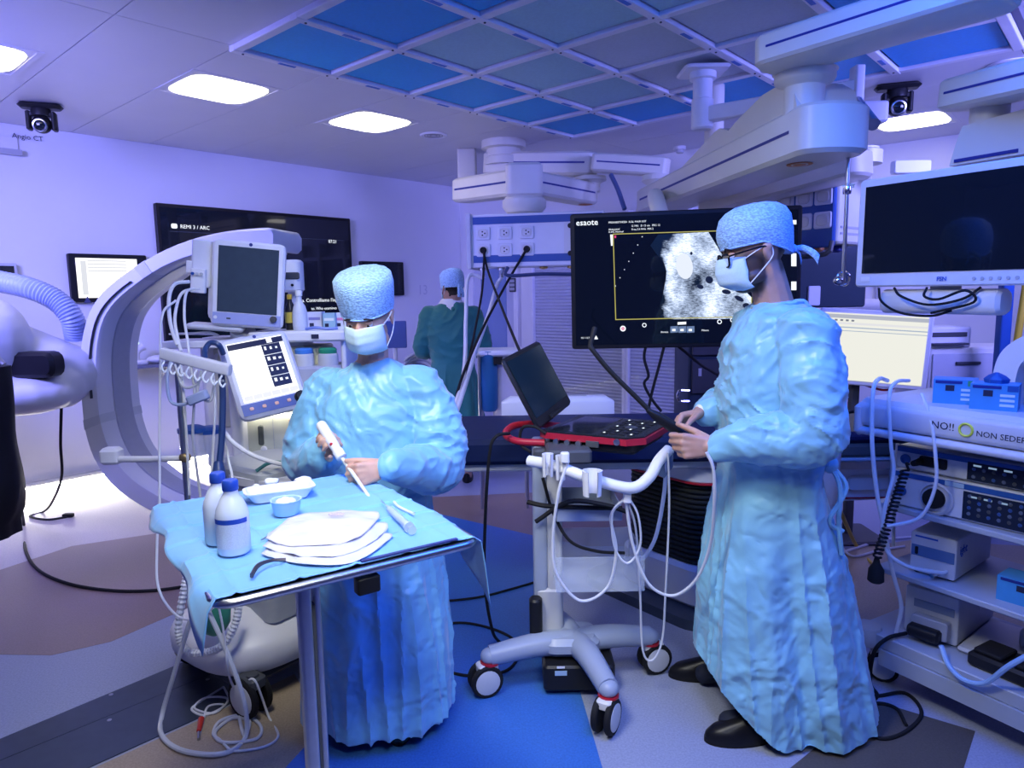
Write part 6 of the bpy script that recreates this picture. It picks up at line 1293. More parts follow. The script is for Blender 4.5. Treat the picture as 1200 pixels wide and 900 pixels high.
finish_body(t, b, 0.0042, H, HS, [SKIN, TEAL, HAIR], lambda c, h: 2 if (h.y > 0.045 and h.z > -0.065 and c.z > 1.3) else (1 if (c.z < 1.235 and c.z < 1.2 and abs(c.x + .49) < 0.3 and c.y > 2.26) else 0))
eyes(t, H, HS)
torso = [(1.275, -0.475, 2.375, 0.068, 0.064), (1.25, -0.477, 2.37, 0.105, 0.080), (1.215, -0.48, 2.37, 0.160, 0.105), (1.13, -0.485, 2.355, 0.186, 0.140), (0.98, -0.487, 2.345, 0.185, 0.150), (0.80, -0.487, 2.345, 0.196, 0.160), (0.55, -0.485, 2.34, 0.225, 0.190), (0.30, -0.485, 2.33, 0.248, 0.215), (0.06, -0.485, 2.325, 0.255, 0.225)]
cu = wrL - dL.normalized() * 0.012
gown(t, torso[::-1], [[(shR, 0.078), (shR.lerp(elR, 0.5) + V((-0.015, 0, 0)), 0.080), (elR + V((-0.01, 0, 0.01)), 0.078), (elR.lerp(wrR, 0.55), 0.064), (wrR.lerp(elR, 0.10), 0.046)], [(shL, 0.082), (shL.lerp(elL, 0.5) + V((0.03, 0, 0)), 0.088), (elL + V((0.0, 0, 0.0)), 0.088), (elL.lerp(cu, 0.5), 0.070), (cu, 0.044)]], GOWNB, 0.0075, 0.06, 0.92, 1.27, folds=0.020, crump=0.011, seed=2.3, fk=2.2)
b = wmb(t); nk = [(-0.475 + 0.074 * cos(a), 2.372 + 0.068 * sin(a), 1.272 - 0.012 * max(0, -sin(a))) for a in [2 * pi * j / 24 for j in range(25)]]; b.tube(nk, 0.005, n=6, sm=0); b.build('neck_binding', GOWNB, t)
cap_part(t, H, HS, [(0.028, 0.083, 0.104, 0.008), (0.045, 0.089, 0.108, 0.010), (0.075, 0.095, 0.112, 0.012), (0.11, 0.097, 0.112, 0.014), (0.138, 0.094, 0.107, 0.014), (0.152, 0.082, 0.094, 0.014), (0.160, 0.055, 0.065, 0.014), (0.163, 0.02, 0.025, 0.014)], CAPM, 0.05, 1.0, wr=0.003)
mask_part(t, H, HS, MASKM)
shoe(t, (-0.40, 2.16, 0), (-0.42, 2.38, 0), mat('teal_clog', (0.02, 0.10, 0.10), 0.4), 0.045, 0.06); shoe(t, (-0.60, 2.18, 0), (-0.57, 2.40, 0), MATS['teal_clog'], 0.045, 0.06)
# device in her hands: white handle with rod
t = thing('biopsy_handpiece', 'white handpiece with long pale rod held by the person at the table', 'instrument', loc=tuple(A(392, 520, 2.09)))
a0, a1 = A(375, 496, 2.105), A(401, 537, 2.035); b = wmb(t); dd = (a1 - a0); ff = frame(a0, x=dd.cross(V((0, 1, 0))), z=dd); L = dd.length
b.lathe([(0.012, 0), (0.0165, 0.008), (0.0165, L * 0.5), (0.014, L * 0.75), (0.017, L * 0.82), (0.016, L * 0.98), (0.012, L)], n=20, m=ff); b.build('handle', WHITE, t)
b = wmb(t); b.cyl(a1, A(438, 590, 1.825), 0.0058, 0.0050, n=12); b.build('rod', mat('ivory_rod', (0.74, 0.72, 0.66), 0.35), t)
b = wmb(t); k = a0.lerp(a1, 0.58); b.ell(k + V((0, -0.015, 0)), (0.006, 0.004, 0.006)); b.build('red_button', RED, t)
# ---------------------------------------------------------------- man in profile on the right
t = thing('person', 'person in pale blue gown with glasses, cap and mask standing at right holding a probe', 'person', loc=(0.88, 2.35, 0))
hc = A(883, 297, 2.36); H = head_frame(hc, (-1.0, 0.02, -0.20)); HS = 1.06
nb = V((0.895, 2.36, 1.43)); b = MB(); head_blobs(b, H, HS); neck_blobs(b, H, nb, 0.058, 0.066)
b.ell((0.885, 2.36, 1.25), (0.11, 0.18, 0.20)); b.ell((0.885, 2.36, 1.02), (0.11, 0.155, 0.22)); b.ell((0.885, 2.36, 0.86), (0.12, 0.16, 0.14))
sN, eN, wN = V((0.92, 2.175, 1.36)), A(950, 512, 2.10), A(836, 524, 2.17)      # near (left) arm
sF, eF, wF = V((0.90, 2.545, 1.36)), V((0.90, 2.66, 1.08)), A(822, 484, 2.42)   # far (right) arm
for (s0, e0, w0) in ((sN, eN, wN), (sF, eF, wF)): b.cap(s0, e0, 0.056, 0.045); b.cap(e0, w0, 0.045, 0.030)
hand_blobs(b, wN, (-1.0, 0.10, 0.02), (-0.10, 1.0, -0.10), False, ((40, 65, 40), (55, 70, 40), (62, 72, 40), (66, 72, 40)), thumb=(0.75, 0.45, 0.55), s=1.08, tb=0.35)
hand_blobs(b, wF, (-1.0, -0.30, -0.18), (-0.25, -0.60, -0.85), True, (45, 60, 35), thumb=(0.8, 0.5, 0.35), s=1.06, tb=0.3)
for (hy, kx, fx, fy) in ((2.27, 0.86, 0.80, 2.20), (2.45, 0.83, 0.80, 2.50)): b.cap((0.89, hy, 0.84), (kx, hy, 0.48), 0.092, 0.062); b.cap((kx, hy, 0.48), (fx + 0.04, fy, 0.10), 0.060, 0.042); b.cap((fx + .03, fy, 0.055), (fx - 0.08, fy, 0.045), 0.038, 0.036)
finish_body(t, b, 0.0042, H, HS, [SKIN2, TEAL, HAIR, STUB, TROUS], lambda c, h: 4 if c.z < 0.8 else (1 if (c.z < 1.43 and abs(c.x - 0.89) < 0.2 and c.y > 2.0 and c.x > .84) else 0), beard=True)
eyes(t, H, HS)
torso = [(1.455, 0.90, 2.36, 0.075, 0.085), (1.435, 0.90, 2.36, 0.095, 0.125), (1.40, 0.90, 2.36, 0.120, 0.180), (1.32, 0.895, 2.36, 0.150, 0.205), (1.15, 0.895, 2.36, 0.172, 0.205), (0.98, 0.89, 2.36, 0.165, 0.200), (0.88, 0.885, 2.36, 0.158, 0.195), (0.70, 0.89, 2.355, 0.195, 0.215), (0.45, 0.905, 2.35, 0.240, 0.235), (0.20, 0.925, 2.345, 0.275, 0.25), (0.012, 0.945, 2.34, 0.300, 0.262)]
gown(t, torso[::-1], [[(sN, 0.088), (sN.lerp(eN, 0.5) + V((0.01, -0.01, 0)), 0.090), (eN, 0.085), (eN.lerp(wN, 0.5) + V((0, 0, 0.01)), 0.074), (wN + V((0.02, 0, 0)), 0.048)], [(sF, 0.085), (sF.lerp(eF, 0.5), 0.085), (eF, 0.08), (eF.lerp(wF, 0.5), 0.066), (wF + V((0.03, 0.01, 0)), 0.046)]], GOWNM, 0.0075, 0.02, 0.93, 1.45, folds=0.024, crump=0.012, seed=7.1, fk=2.4, hemfn=lambda c: 0.018 + 0.26 * max(0, min(1, (0.86 - c.x) / 0.26)) ** 1.3)
WKN = mat('white_knit_cuff', (0.80, 0.80, 0.82), 0.8, nz=0.05, ns=200)
for (wq, dq) in ((wN, V((-1, 0.1, 0.02))), (wF, V((-1, -0.3, -0.18)))):
    dq.normalize(); b = wmb(t); b.cyl(wq - dq * 0.03, wq + dq * 0.012, 0.040, 0.031, n=20, cap=0.004); b.build('knit_cuff', WKN, t)
b = wmb(t); nk = [(0.90 + 0.080 * cos(a), 2.36 + 0.090 * sin(a), 1.458 - 0.012 * max(0, -cos(a))) for a in [2 * pi * j / 28 for j in range(29)]]; b.tube(nk, 0.007, n=8, sm=0); b.build('neck_binding', GOWNM, t)
# back opening edge and waist ties
def ontorso(z, ang, off=0.012):
    zc = sorted(torso)
    for q0, q1 in zip(zc, zc[1:]):
        if q0[0] <= z <= q1[0]: f = (z - q0[0]) / (q1[0] - q0[0]); r_ = [q0[i] + (q1[i] - q0[i]) * f for i in range(5)]; break
    return V((r_[1] + (r_[3] + off) * math.copysign(abs(cos(ang)) ** .85, cos(ang)), r_[2] + (r_[4] + off) * math.copysign(abs(sin(ang)) ** .85, sin(ang)), z))
b = wmb(t); b.tube([ontorso(z, R(-52 + 20 * (1.43 - z)), 0.014) for z in (1.42, 1.36, 1.28, 1.18, 1.08, 1.0, 0.93)], 0.006, n=6, sm=4); b.build('opening_seam', GOWNM, t)
kn = ontorso(0.93, R(-35), 0.02); b = wmb(t); b.ell(kn, (0.025, 0.022, 0.03)); b.build('tie_knot', GOWNM, t)
b = wmb(t); b.tube([ontorso(0.93, R(a_), 0.010) for a_ in range(-35, 60, 12)], lambda s: 0.012, n=6, sm=2); b.build('waist_tie', GOWNM, t)
for q in (0, 1): b = wmb(t); b.tube([kn, kn + V((0.02 + .02 * q, -0.03, -0.07)), kn + V((0.02 - .03 * q, -0.03, -0.18)), kn + V((0.04, -0.02, -0.30 + 0.08 * q))], 0.008, n=6); b.build('tie_end', GOWNM, t)
cap_part(t, H, HS, [(0.030, 0.081, 0.106, 0.010), (0.045, 0.087, 0.112, 0.012), (0.070, 0.090, 0.116, 0.014), (0.095, 0.088, 0.113, 0.016), (0.120, 0.078, 0.102, 0.018), (0.138, 0.060, 0.080, 0.018), (0.149, 0.036, 0.050, 0.018), (0.152, 0.012, 0.016, 0.018)], CAPM, 0.055, 4.0, wr=0.004)
S = H @ M.Scale(HS, 4)
b = wmb(t); b.ell((0, 0.125, -0.012), (0.014, 0.012, 0.014), m=S); b.build('cap_knot', CAPM, t)
for q, pts in enumerate((((-0.004, 0.125, -0.012), (0.012, 0.150, -0.016), (0.03, 0.172, -0.040), (0.035, 0.182, -0.062)), ((0, 0.125, -0.012), (0.0, 0.14, -0.03), (-0.01, 0.145, -0.06)))):
    P = smooth_path([S @ V(p) for p in pts], 5); wv = (S.to_3x3() @ V((0.0, 0.35, 1))).normalized() * (0.017 if q == 0 else 0.008); b = wmb(t); b.loft([[p - wv * (0.4 + 0.6 * i / len(P)), p + wv * (0.4 + 0.6 * i / len(P))] for i, p in enumerate(P)], closed=False); o = b.build('cap_tie', CAPM, t); o.modifiers.new('th', 'SOLIDIFY').thickness = 0.0025
mask_part(t, H, HS, MASKM)
GLS = mat('black_acetate', (0.006, 0.006, 0.008), 0.25)
for q in (-1, 1):
    b = wmb(t); pr = rrect(-0.026, 0.026, -0.020, 0.019, 0.014); fr = S @ frame((q * 0.033, -0.099, -0.004), x=(1, q * 0.12, 0), y=(0, 0.05, 1)); b.tube([fr @ V((x, y, 0)) for x, y in pr + pr[:1]], 0.0034, n=6, sm=0); o = b.build('spectacle_rim', GLS, t)
    b = wmb(t); b.prism(pr, -0.0006, 0.0006, m=fr); b.build('lens', mat('spectacle_lens', (0.8, 0.85, 0.9), 0.02, alpha=0.15), o)
    b = wmb(t); b.tube([S @ V(p) for p in ((q * 0.060, -0.093, 0.008), (q * 0.077, -0.06, 0.012), (q * 0.084, 0.0, 0.016), (q * 0.084, 0.022, 0.010))], 0.0032, n=6, sm=4); b.build('temple_arm', GLS, o)
b = wmb(t); b.tube([S @ V(p) for p in ((-0.010, -0.105, 0.004), (0, -0.113, 0.006), (0.010, -0.105, 0.004))], 0.003, n=6); b.build('bridge', GLS, t)
shoe(t, tuple(G(826, 868, 0).xy) + (0,), (0.86, 2.17, 0), w=0.048); shoe(t, tuple(G(784, 792, 0).xy) + (0,), (0.85, 2.55, 0), w=0.048)
# probe in his hands
t = thing('ultrasound_probe', 'black ultrasound probe with thick cable held by the person at right', 'probe', loc=tuple(A(790, 500, 2.28)))
b = wmb(t); q0, q1 = A(764, 484, 2.28), A(806, 512, 2.29); dd = q1 - q0; L = dd.length; ff = frame(q0, x=dd.cross(V((0, 1, 0))), z=dd)
b.lathe([(0.007, -0.02), (0.012, 0.0), (0.017, 0.02), (0.020, L * 0.55), (0.018, L * 0.8), (0.026, L), (0.026, L + 0.03), (0.015, L + 0.045)], n=20, m=ff); b.build('handle', BLACK, t)
b = wmb(t); b.tube([A(765, 485, 2.28), A(745, 465, 2.29), A(715, 435, 2.30), A(696, 412, 2.31), A(692, 405, 2.32), A(695, 392, 2.33), A(697, 384, 2.34)], 0.0085, n=10); b.build('probe_stem', RUBBER, t)
# ---------------------------------------------------------------- nurse in green gown, back view
t = thing('person', 'person in dark green gown and blue cap seen from behind near the glazed door', 'person', loc=(-0.45, 5.5, 0))
hc = A(530, 338, 5.5); H = head_frame(hc, (-0.55, 0.85, -0.25)); HS = 1.0
b = MB(); head_blobs(b, H, HS); nb = V((hc.x + 0.0, 5.50, 1.42)); neck_blobs(b, H, nb, 0.050, 0.06)
cx = hc.x - 0.01
b.ell((cx, 5.48, 1.22), (0.17, 0.10, 0.2)); b.ell((cx, 5.48, 0.95), (0.15, 0.11, 0.22))
for q in (-1, 1): b.cap((cx + q * 0.17, 5.49, 1.34), (cx + q * 0.22, 5.52, 1.08), 0.05, 0.042); b.cap((cx + q * 0.22, 5.52, 1.08), (cx + q * 0.12, 5.75, 1.05), 0.042, 0.028); b.cap((cx + q * 0.08, 5.48, 0.84), (cx + q * 0.09, 5.48, 0.1), 0.085, 0.04); b.cap((cx + q * 0.09, 5.50, 0.05), (cx + q * 0.09, 5.62, 0.045), 0.04, 0.035); hand_blobs(b, (cx + q * 0.12, 5.75, 1.05), (-q * 0.4, 0.9, 0), (0, 0, -1), q > 0, (30, 40, 30))
finish_body(t, b, 0.007, H, HS, [SKIN2, TEAL, HAIR], lambda c, h: 2 if (h.y > 0.02 and h.z > -0.07 and c.z > 1.44) else 0, it=3)
GRN = crumple('gown_dark_green', (0.012, 0.16, 0.15), 0.25, 7, 0.65, 0.01)
torso = [(1.44, cx, 5.49, 0.085, 0.075), (1.40, cx, 5.49, 0.14, 0.09), (1.34, cx, 5.49, 0.19, 0.115), (1.2, cx, 5.49, 0.20, 0.135), (0.98, cx, 5.49, 0.165, 0.125), (0.8, cx, 5.49, 0.20, 0.16), (0.5, cx, 5.49, 0.23, 0.19), (0.22, cx, 5.49, 0.25, 0.21)]
gown(t, torso[::-1], [[(V((cx + q * 0.17, 5.49, 1.34)), 0.075), (V((cx + q * 0.21, 5.50, 1.2)), 0.08), (V((cx + q * 0.235, 5.52, 1.08)), 0.075), (V((cx + q * 0.18, 5.64, 1.06)), 0.06), (V((cx + q * 0.13, 5.73, 1.05)), 0.045)] for q in (-1, 1)], GRN, 0.011, 0.22, 1.0, 1.43, folds=0.03, crump=0.009, seed=11.0, fk=2.2)
b = wmb(t); rg = [[(cx + ax * cos(a) , 5.49 + ay * sin(a), z - dz * max(0, -sin(a))) for a in [2 * pi * j / 28 for j in range(28)]] for (ax, ay, z, dz) in ((0.075, 0.065, 1.475, 0.0), (0.10, 0.088, 1.440, 0.02), (0.13, 0.104, 1.412, 0.05), (0.118, 0.098, 1.405, 0.05))]
b.loft(rg); b.build('white_collar', WKN, t)
cap_part(t, H, HS, [(0.005, 0.083, 0.104, 0.010), (0.03, 0.089, 0.110, 0.012), (0.075, 0.092, 0.112, 0.014), (0.11, 0.088, 0.108, 0.014), (0.135, 0.07, 0.09, 0.014), (0.148, 0.04, 0.05, 0.014), (0.151, 0.012, 0.016, 0.014)], CAPM, 0.02, 8.0, wr=0.003)
S = H @ M.Scale(HS, 4)
for q in (-1, 1): b = wmb(t); P = smooth_path([S @ V(p) for p in ((0, 0.118, 0.0), (q * 0.012, 0.125, -0.04), (q * 0.018, 0.12, -0.10))], 4); b.loft([[p - V((0.012, 0, 0)), p + V((0.012, 0, 0))] for p in P], closed=False); o = b.build('cap_tie', CAPM, t); o.modifiers.new('th', 'SOLIDIFY').thickness = 0.003
mask_part(t, H, HS, MASKM)
b = wmb(t); b.ell((cx + 0.02, 5.395, 1.395), (0.015, 0.012, 0.02)); b.build('neck_tie_knot', GRN, t)
for q in (-1, 1): shoe(t, (cx + q * 0.09, 5.68, 0), (cx + q * 0.09, 5.44, 0), w=0.045)
# ================================================================ things on the instrument table
TT = TZ + 0.0075
def tp(px, py): return G(px, py, TT)
CLB = mat('frosted_bottle', (0.66, 0.72, 0.86), 0.25, nz=0.03); CAPB = mat('cobalt_cap', (0.02, 0.07, 0.42), 0.35)
for k, (px, py, lb) in enumerate(((275, 646, 'frosted saline bottle with blue capped printed label in front on the drape'), (260, 634, 'frosted blue capped bottle behind the labelled bottle on the drape'))):
    c = tp(px, py); h, r = 0.158, 0.0345
    t = bottle('saline_bottle', lb, tuple(c), h, r, CLB, CAPB, 0.02, prof=[(r * 0.92, 0), (r, 0.006), (r, h * 0.52), (r * 0.93, h * 0.60), (r * 0.66, h * 0.74), (r * 0.44, h * 0.82), (r * 0.42, h * 0.88)], lab=(215, 345, 0.10, 0.50, LABW) if k == 0 else None, group='saline bottles')
    if k == 0:
        n = 20; rg = [[((r + 0.001) * cos(R(215 + 130 * i / n)), (r + 0.001) * sin(R(215 + 130 * i / n)), z * h) for i in range(n + 1)] for z in (0.44, 0.505)]
        b = MB(); b.loft(rg, closed=False); b.build('label_band', CAPB, t)
FOAM = mat('white_foam', (0.80, 0.80, 0.84), 0.6, nz=0.03, bump=0.1)
def dish(t, cx, cy, L, W, h, rz, m, name, wall=0.005, flare=1.2):
    f = M.Translation((cx, cy, 0)) @ M.Rotation(rz, 4, 'Z'); rg = []
    for (s, z) in ((0.80, 0.0), (1.0, h), (1.06, h), (1.06, h + 0.003), (0.97, h + 0.003), (0.78, wall)): rg.append([(x * s, y * s, z) for x, y in rrect(-L / 2, L / 2, -W / 2, W / 2, min(L, W) * 0.28)])
    b = wmb(t); b.loft(rg, m=M.Translation((0, 0, TT)) @ f); return b.build(name, m, t)
angT = math.atan2(ex.y, ex.x)
c = tp(328, 583); t = thing('foam_tray', 'white foam tray with gauze lying at the back of the drape', 'tray', loc=tuple(c)); dish(t, c.x, c.y, 0.175, 0.085, 0.026, angT - 0.15, FOAM, 'tray')
GAUZ = crumple('gauze_white', (0.80, 0.80, 0.82), 0.6, 40, 0.8, 0.004)
for k, (px, py, s) in enumerate(((357, 573, 0.026), (318, 573, 0.020), (300, 580, 0.014))):
    q = tp(px, py); b = MB(); b.ell((0, 0, 0), (s, s * 0.8, s * 0.55), nu=18, nv=12); b.v = [v * (1 + 0.35 * N.noise(v * 60 + V((k, 0, 0)))) + q + V((0, 0, 0.022)) for v in b.v]
    tag(b.build('gauze_swab', GAUZ), ['crumpled gauze swab at the right end of the foam tray', 'crumpled gauze swab at the middle of the foam tray', 'tiny gauze swab at the left end of the foam tray'][k], 'gauze', 'gauze swabs in the foam tray')
c = tp(336, 602); t = thing('plastic_bowl', 'round pale blue plastic bowl of cotton balls on the drape', 'bowl', loc=tuple(c))
b = wmb(t); b.lathe([(0.028, 0), (0.031, 0.004), (0.036, 0.034), (0.039, 0.036), (0.039, 0.038), (0.034, 0.037), (0.029, 0.006), (0.001, 0.005)], c=tuple(c), n=28); b.build('bowl', mat('pale_blue_plastic', (0.45, 0.66, 0.88), 0.35), t)
for k, (dx, dy) in enumerate(((-0.012, 0.0), (0.010, 0.006), (0.006, -0.013), (-0.006, 0.014))):
    b = MB(); b.ell((0, 0, 0), (0.0145, 0.0145, 0.012)); b.v = [v * (1 + 0.15 * N.noise(v * 90)) + c + V((dx, dy, 0.028)) for v in b.v]; tag(b.build('cotton_ball', FOAM), ['white cotton ball at the left of the pale blue bowl', 'white cotton ball at the right of the pale blue bowl', 'front white cotton ball in the pale blue bowl', 'rear white cotton ball in the pale blue bowl'][k], 'cotton ball', 'cotton balls in the bowl')
PAD = crumple('pad_white_film', (0.74, 0.70, 0.74), 0.5, 16, 0.22, 0.006); PAD2 = crumple('pad_under', (0.66, 0.66, 0.74), 0.4, 16, 0.3, 0.006)
def sheet(pts, z, m, label, seed):
    P = [tp(*p) for p in pts]; c = sum(P, V()) / len(P); n = 14; vs = [c + V((0, 0, z + 0.006))]; fs = []; D = smooth_path(P + P[:1], 5)[:-1]; k = len(D)
    for i in range(1, n + 1):
        for j, p in enumerate(D):
            q = c.lerp(p, i / n); q.z = c.z + z + 0.006 * (1 - (i / n) ** 2) + 0.004 * N.noise(V((q.x * 25, q.y * 25, seed))) * (0.4 + i / n) + (0.004 * N.noise(V((j * 0.35, seed, 0))) if i == n else 0); q.z = max(q.z, TT + 0.001 + z * 0.6); vs.append(q)
    for j in range(k): fs.append((0, 1 + j, 1 + (j + 1) % k))
    for i in range(n - 1):
        for j in range(k): a = 1 + i * k + j; e = 1 + i * k + (j + 1) % k; fs.append((a, a + k, e + k, e))
    b = MB(); b.add(vs, fs); o = b.build('dressing_pad', m); o.modifiers.new('th', 'SOLIDIFY').thickness = 0.0012; return tag(o, label, 'pad', 'stacked dressing pads')
sheet([(306, 650), (330, 633), (395, 630), (457, 626), (448, 640), (415, 660), (370, 663), (330, 658)], 0.001, PAD2, 'lowest wide pale pad of the stack on the drape', 1.0)
sheet([(308, 644), (335, 622), (390, 612), (451, 617), (445, 632), (410, 652), (360, 656), (325, 650)], 0.007, PAD2, 'middle pale pad of the stack on the drape', 4.0)
sheet([(312, 638), (345, 612), (390, 605), (440, 606), (441, 618), (415, 640), (365, 647), (330, 645)], 0.014, PAD, 'topmost glossy pad of the stack with a pinkish smear', 9.0)
q = tp(395, 615); b = MB(); b.ell((0, 0, 0), (0.020, 0.012, 0.002)); b.v = [v + q + V((0, 0, 0.0265)) for v in b.v]; tag(b.build('tissue_smear', mat('tissue_pink', (0.62, 0.44, 0.42), 0.3, alpha=0.35)), 'faint pinkish tissue smear on the topmost pad', 'smear')
def syringe(p0, p1, label, cm, r=0.009):
    t = thing('syringe', label, 'syringe', loc=tuple(p0)); d = (p1 - p0); L = d.length; f = frame(p0 + V((0, 0, r)), x=d.cross(V((0, 0, 1))), z=d)
    b = wmb(t); b.lathe([(r, 0), (r, L * 0.62), (r * 0.4, L * 0.68), (r * 0.3, L * 0.75)], n=16, m=f); b.build('barrel', mat('clear_barrel', (0.68, 0.76, 0.92), 0.12, alpha=0.55), t)
    b = wmb(t); b.lathe([(r * 1.35, -0.006), (r * 1.35, 0.002)], n=16, m=f); b.build('flange', cm, t); b = wmb(t); b.lathe([(r * 0.8, L * 0.25), (r * 0.8, L * 0.32)], n=14, m=f); b.build('piston', cm, t)
    b = wmb(t); b.lathe([(0.0018, L * 0.72), (0.0012, L)], n=8, m=f); b.build('needle', STEEL, t); b = wmb(t); b.lathe([(r * 1.1, -0.028), (r * 1.1, -0.024), (r * 0.35, -0.023), (r * 0.35, L * 0.25)], n=12, m=f); b.build('plunger', cm, t)
syringe(tp(479, 622), tp(446, 590), 'clear empty syringe lying at the right of the drape', mat('clear_plunger', (0.6, 0.68, 0.85), 0.2, alpha=0.7), 0.0095)
syringe(tp(330, 622), tp(306, 636), 'small syringe with blue plunger beside the pad stack', mat('blue_plunger', (0.05, 0.10, 0.4), 0.4), 0.006)
t = tag(MB().tube([tp(485, 604) + V((0, 0, .004)), tp(468, 596) + V((0, 0, .004)), tp(462, 590) + V((0, 0, .004))], 0.004).build('needle_cap', CLEAR), 'clear needle cap lying beside the empty syringe', 'needle cap')
t = thing('forceps', 'dark curved forceps handle sticking out under the pads at front', 'forceps', loc=tuple(tp(310, 668)))
for k in (0, 1): b = wmb(t); b.tube([tp(295, 678) + V((0, 0, 0.004 + .004 * k)), tp(303, 669) + V((0, 0, 0.010 + .003 * k)), tp(318, 662) + V((0, 0, 0.009)), tp(335, 659) + V((0, 0, 0.006))], 0.0035, n=8); b.build('shank', mat('bronze_steel', (0.12, 0.10, 0.12), 0.35, 0.7), t)
t = thing('drape_folder', 'dark folded paper edge lying along the front table rim', 'paper', loc=tuple(tp(420, 655))); b = wmb(t); a_, b_ = tp(300, 690) , tp(545, 632); mt = frame(a_ + V((0, 0, 0.001)), x=b_ - a_, z=(0, 0, 1)); b.rbox(((b_ - a_).length * 0.72, 0.012, 0.0), ((b_ - a_).length * 0.5, 0.010, 0.003), 0.001, m=mt); b.build('folded_strip', mat('indigo_strip', (0.03, 0.04, 0.18), 0.5), t)
# ================================================================ cables, tubes
def cable(name, label, pts, r, m, cat='cable', group=None, floor_=False, n=8, sm=8):
    P = [V(p) for p in pts]
    b = MB(); b.tube(P, r, n=n, sm=sm); return tag(b.build(name, m), label, cat, group)
def px(*q): return [A(*p) for p in q]
def fl(*q, r=0.005): return [G(a, b_, r) for a, b_ in q]
cable('power_cord', 'black cord from the left socket down behind the scanner lid', [plug_pts[0]] + px((572, 318, 5.0), (584, 350, 4.6), (600, 390, 3.9), (612, 418, 3.4), (625, 445, 3.1), (632, 480, 2.95)), 0.008, RUBBER)
cable('power_cord', 'black cord from the right socket crossing down towards the patient table', [plug_pts[1]] + px((592, 335, 5.0), (568, 380, 4.6), (548, 425, 4.3), (536, 460, 4.15), (528, 500, 4.1)), 0.009, RUBBER)
cable('power_cord', 'thin black cord hanging from the left gas outlet past the green gown', [plug_pts[0] + V((0.01, 0, 0))] + px((565, 340, 5.0), (556, 390, 4.8), (545, 440, 4.6), (533, 480, 4.4), (522, 500, 4.3)), 0.008, RUBBER)
cable('data_lead', 'short black lead running from the socket box behind the display', [plug_pts[2]] + px((676, 305, 4.8), (690, 315, 4.5)), 0.008, RUBBER)
cable('gas_hose', 'white gas hose bowing from the left outlet to the table end', [gas_pts[0]] + px((549, 325, 5.1), (546, 370, 4.9), (545, 420, 4.6), (540, 455, 4.2), (524, 497, 3.85)), 0.014, WCABLE, 'hose')
cable('gas_hose', 'white gas hose slanting from the right outlet to the table end', [gas_pts[1]] + px((582, 335, 5.1), (572, 370, 4.8), (558, 410, 4.5), (544, 455, 4.15), (530, 497, 3.85)), 0.014, WCABLE, 'hose')
cable('display_cable', 'black twisted cable hanging from the display underside', px((757, 404, 3.75), (755, 420, 3.75), (760, 440, 3.75), (755, 450, 3.76), (764, 468, 3.75), (775, 482, 3.74)), 0.008, RUBBER)
cable('display_cable', 'black straight cable hanging beside the twisted cable', px((779, 403, 3.75), (772, 430, 3.75), (764, 460, 3.75), (759, 484, 3.74)), 0.008, RUBBER)
cable('display_cable', 'black cable running from the display towards the dark rack', px((790, 402, 3.78), (806, 415, 3.9), (822, 428, 4.1), (842, 440, 4.3)), 0.008, RUBBER)
cable('probe_cable', 'white probe cable hanging in a wide loop from the left holder', px((666, 540, 2.32), (655, 575, 2.32), (648, 630, 2.34), (652, 672, 2.34), (680, 704, 2.34), (712, 688, 2.34), (722, 645, 2.33), (716, 605, 2.32), (733, 583, 2.30)), 0.0055, WCABLE)
cable('probe_cable', 'white probe cable looping from the hook to the person at right', px((733, 585, 2.30), (742, 640, 2.32), (760, 684, 2.32), (788, 698, 2.32), (815, 680, 2.28), (832, 640, 2.22), (837, 590, 2.15), (836, 550, 2.12), (828, 530, 2.12)), 0.0055, WCABLE)
cable('probe_cable', 'pale blue cable falling from the hook plate behind the basket', px((781, 535, 2.36), (778, 580, 2.38), (768, 630, 2.42), (752, 655, 2.45), (746, 640, 2.45)), 0.0075, mat('pale_blue_cable', (0.40, 0.46, 0.68), 0.4))
cable('probe_cable', 'thin white cable reaching down to the right trolley castor', px((783, 530, 2.34), (784, 600, 2.36), (780, 690, 2.4), (776, 750, 2.42), (764, 774, 2.42), (753, 760, 2.42), (750, 690, 2.40), (745, 620, 2.34), (735, 587, 2.30)), 0.004, WCABLE)
cable('probe_cable', 'white cable coiled at the trolley hook', px((735, 583, 2.29), (718, 600, 2.3), (720, 640, 2.32), (735, 660, 2.32), (750, 640, 2.32), (748, 605, 2.3), (737, 583, 2.29)), 0.004, WCABLE)
b = MB(); k = A(735, 580, 2.29); b.rbox(tuple(k), (0.028, 0.02, 0.055), 0.007); tag(b.build('cable_clip', WHITE), 'white clip holding the probe cables on the trolley handle', 'clip')
cable('scanner_cord', 'black cord dropping from the scanner handle to the floor', px((597, 508, 2.60), (582, 511, 2.56), (574, 530, 2.56), (569, 600, 2.6), (568, 680, 2.66), (576, 735, 2.70)) + fl((585, 752), (605, 765), (622, 752), r=0.006), 0.0065, RUBBER)
cable('floor_cable', 'black cable on the blue floor running to the trolley column', fl((505, 706), (560, 700), (600, 690), (634, 680), r=0.006), 0.006, RUBBER)
cable('floor_cable', 'black cable bowed on the blue floor left of the trolley', fl((495, 735), (545, 730), (590, 742), (608, 760), (595, 785), (550, 792), (500, 780), r=0.006), 0.006, RUBBER)
cable('scanner_cord', 'short black loop at the back of the scanner', px((640, 508, 2.55), (626, 500, 2.58), (612, 502, 2.6), (610, 520, 2.6), (622, 530, 2.56)), 0.006, RUBBER)
cable('charger_cord', 'black cord crossing the trolley shelves behind the column', px((636, 560, 2.54), (648, 600, 2.53), (668, 634, 2.5), (700, 646, 2.5), (732, 648, 2.5)), 0.006, RUBBER)
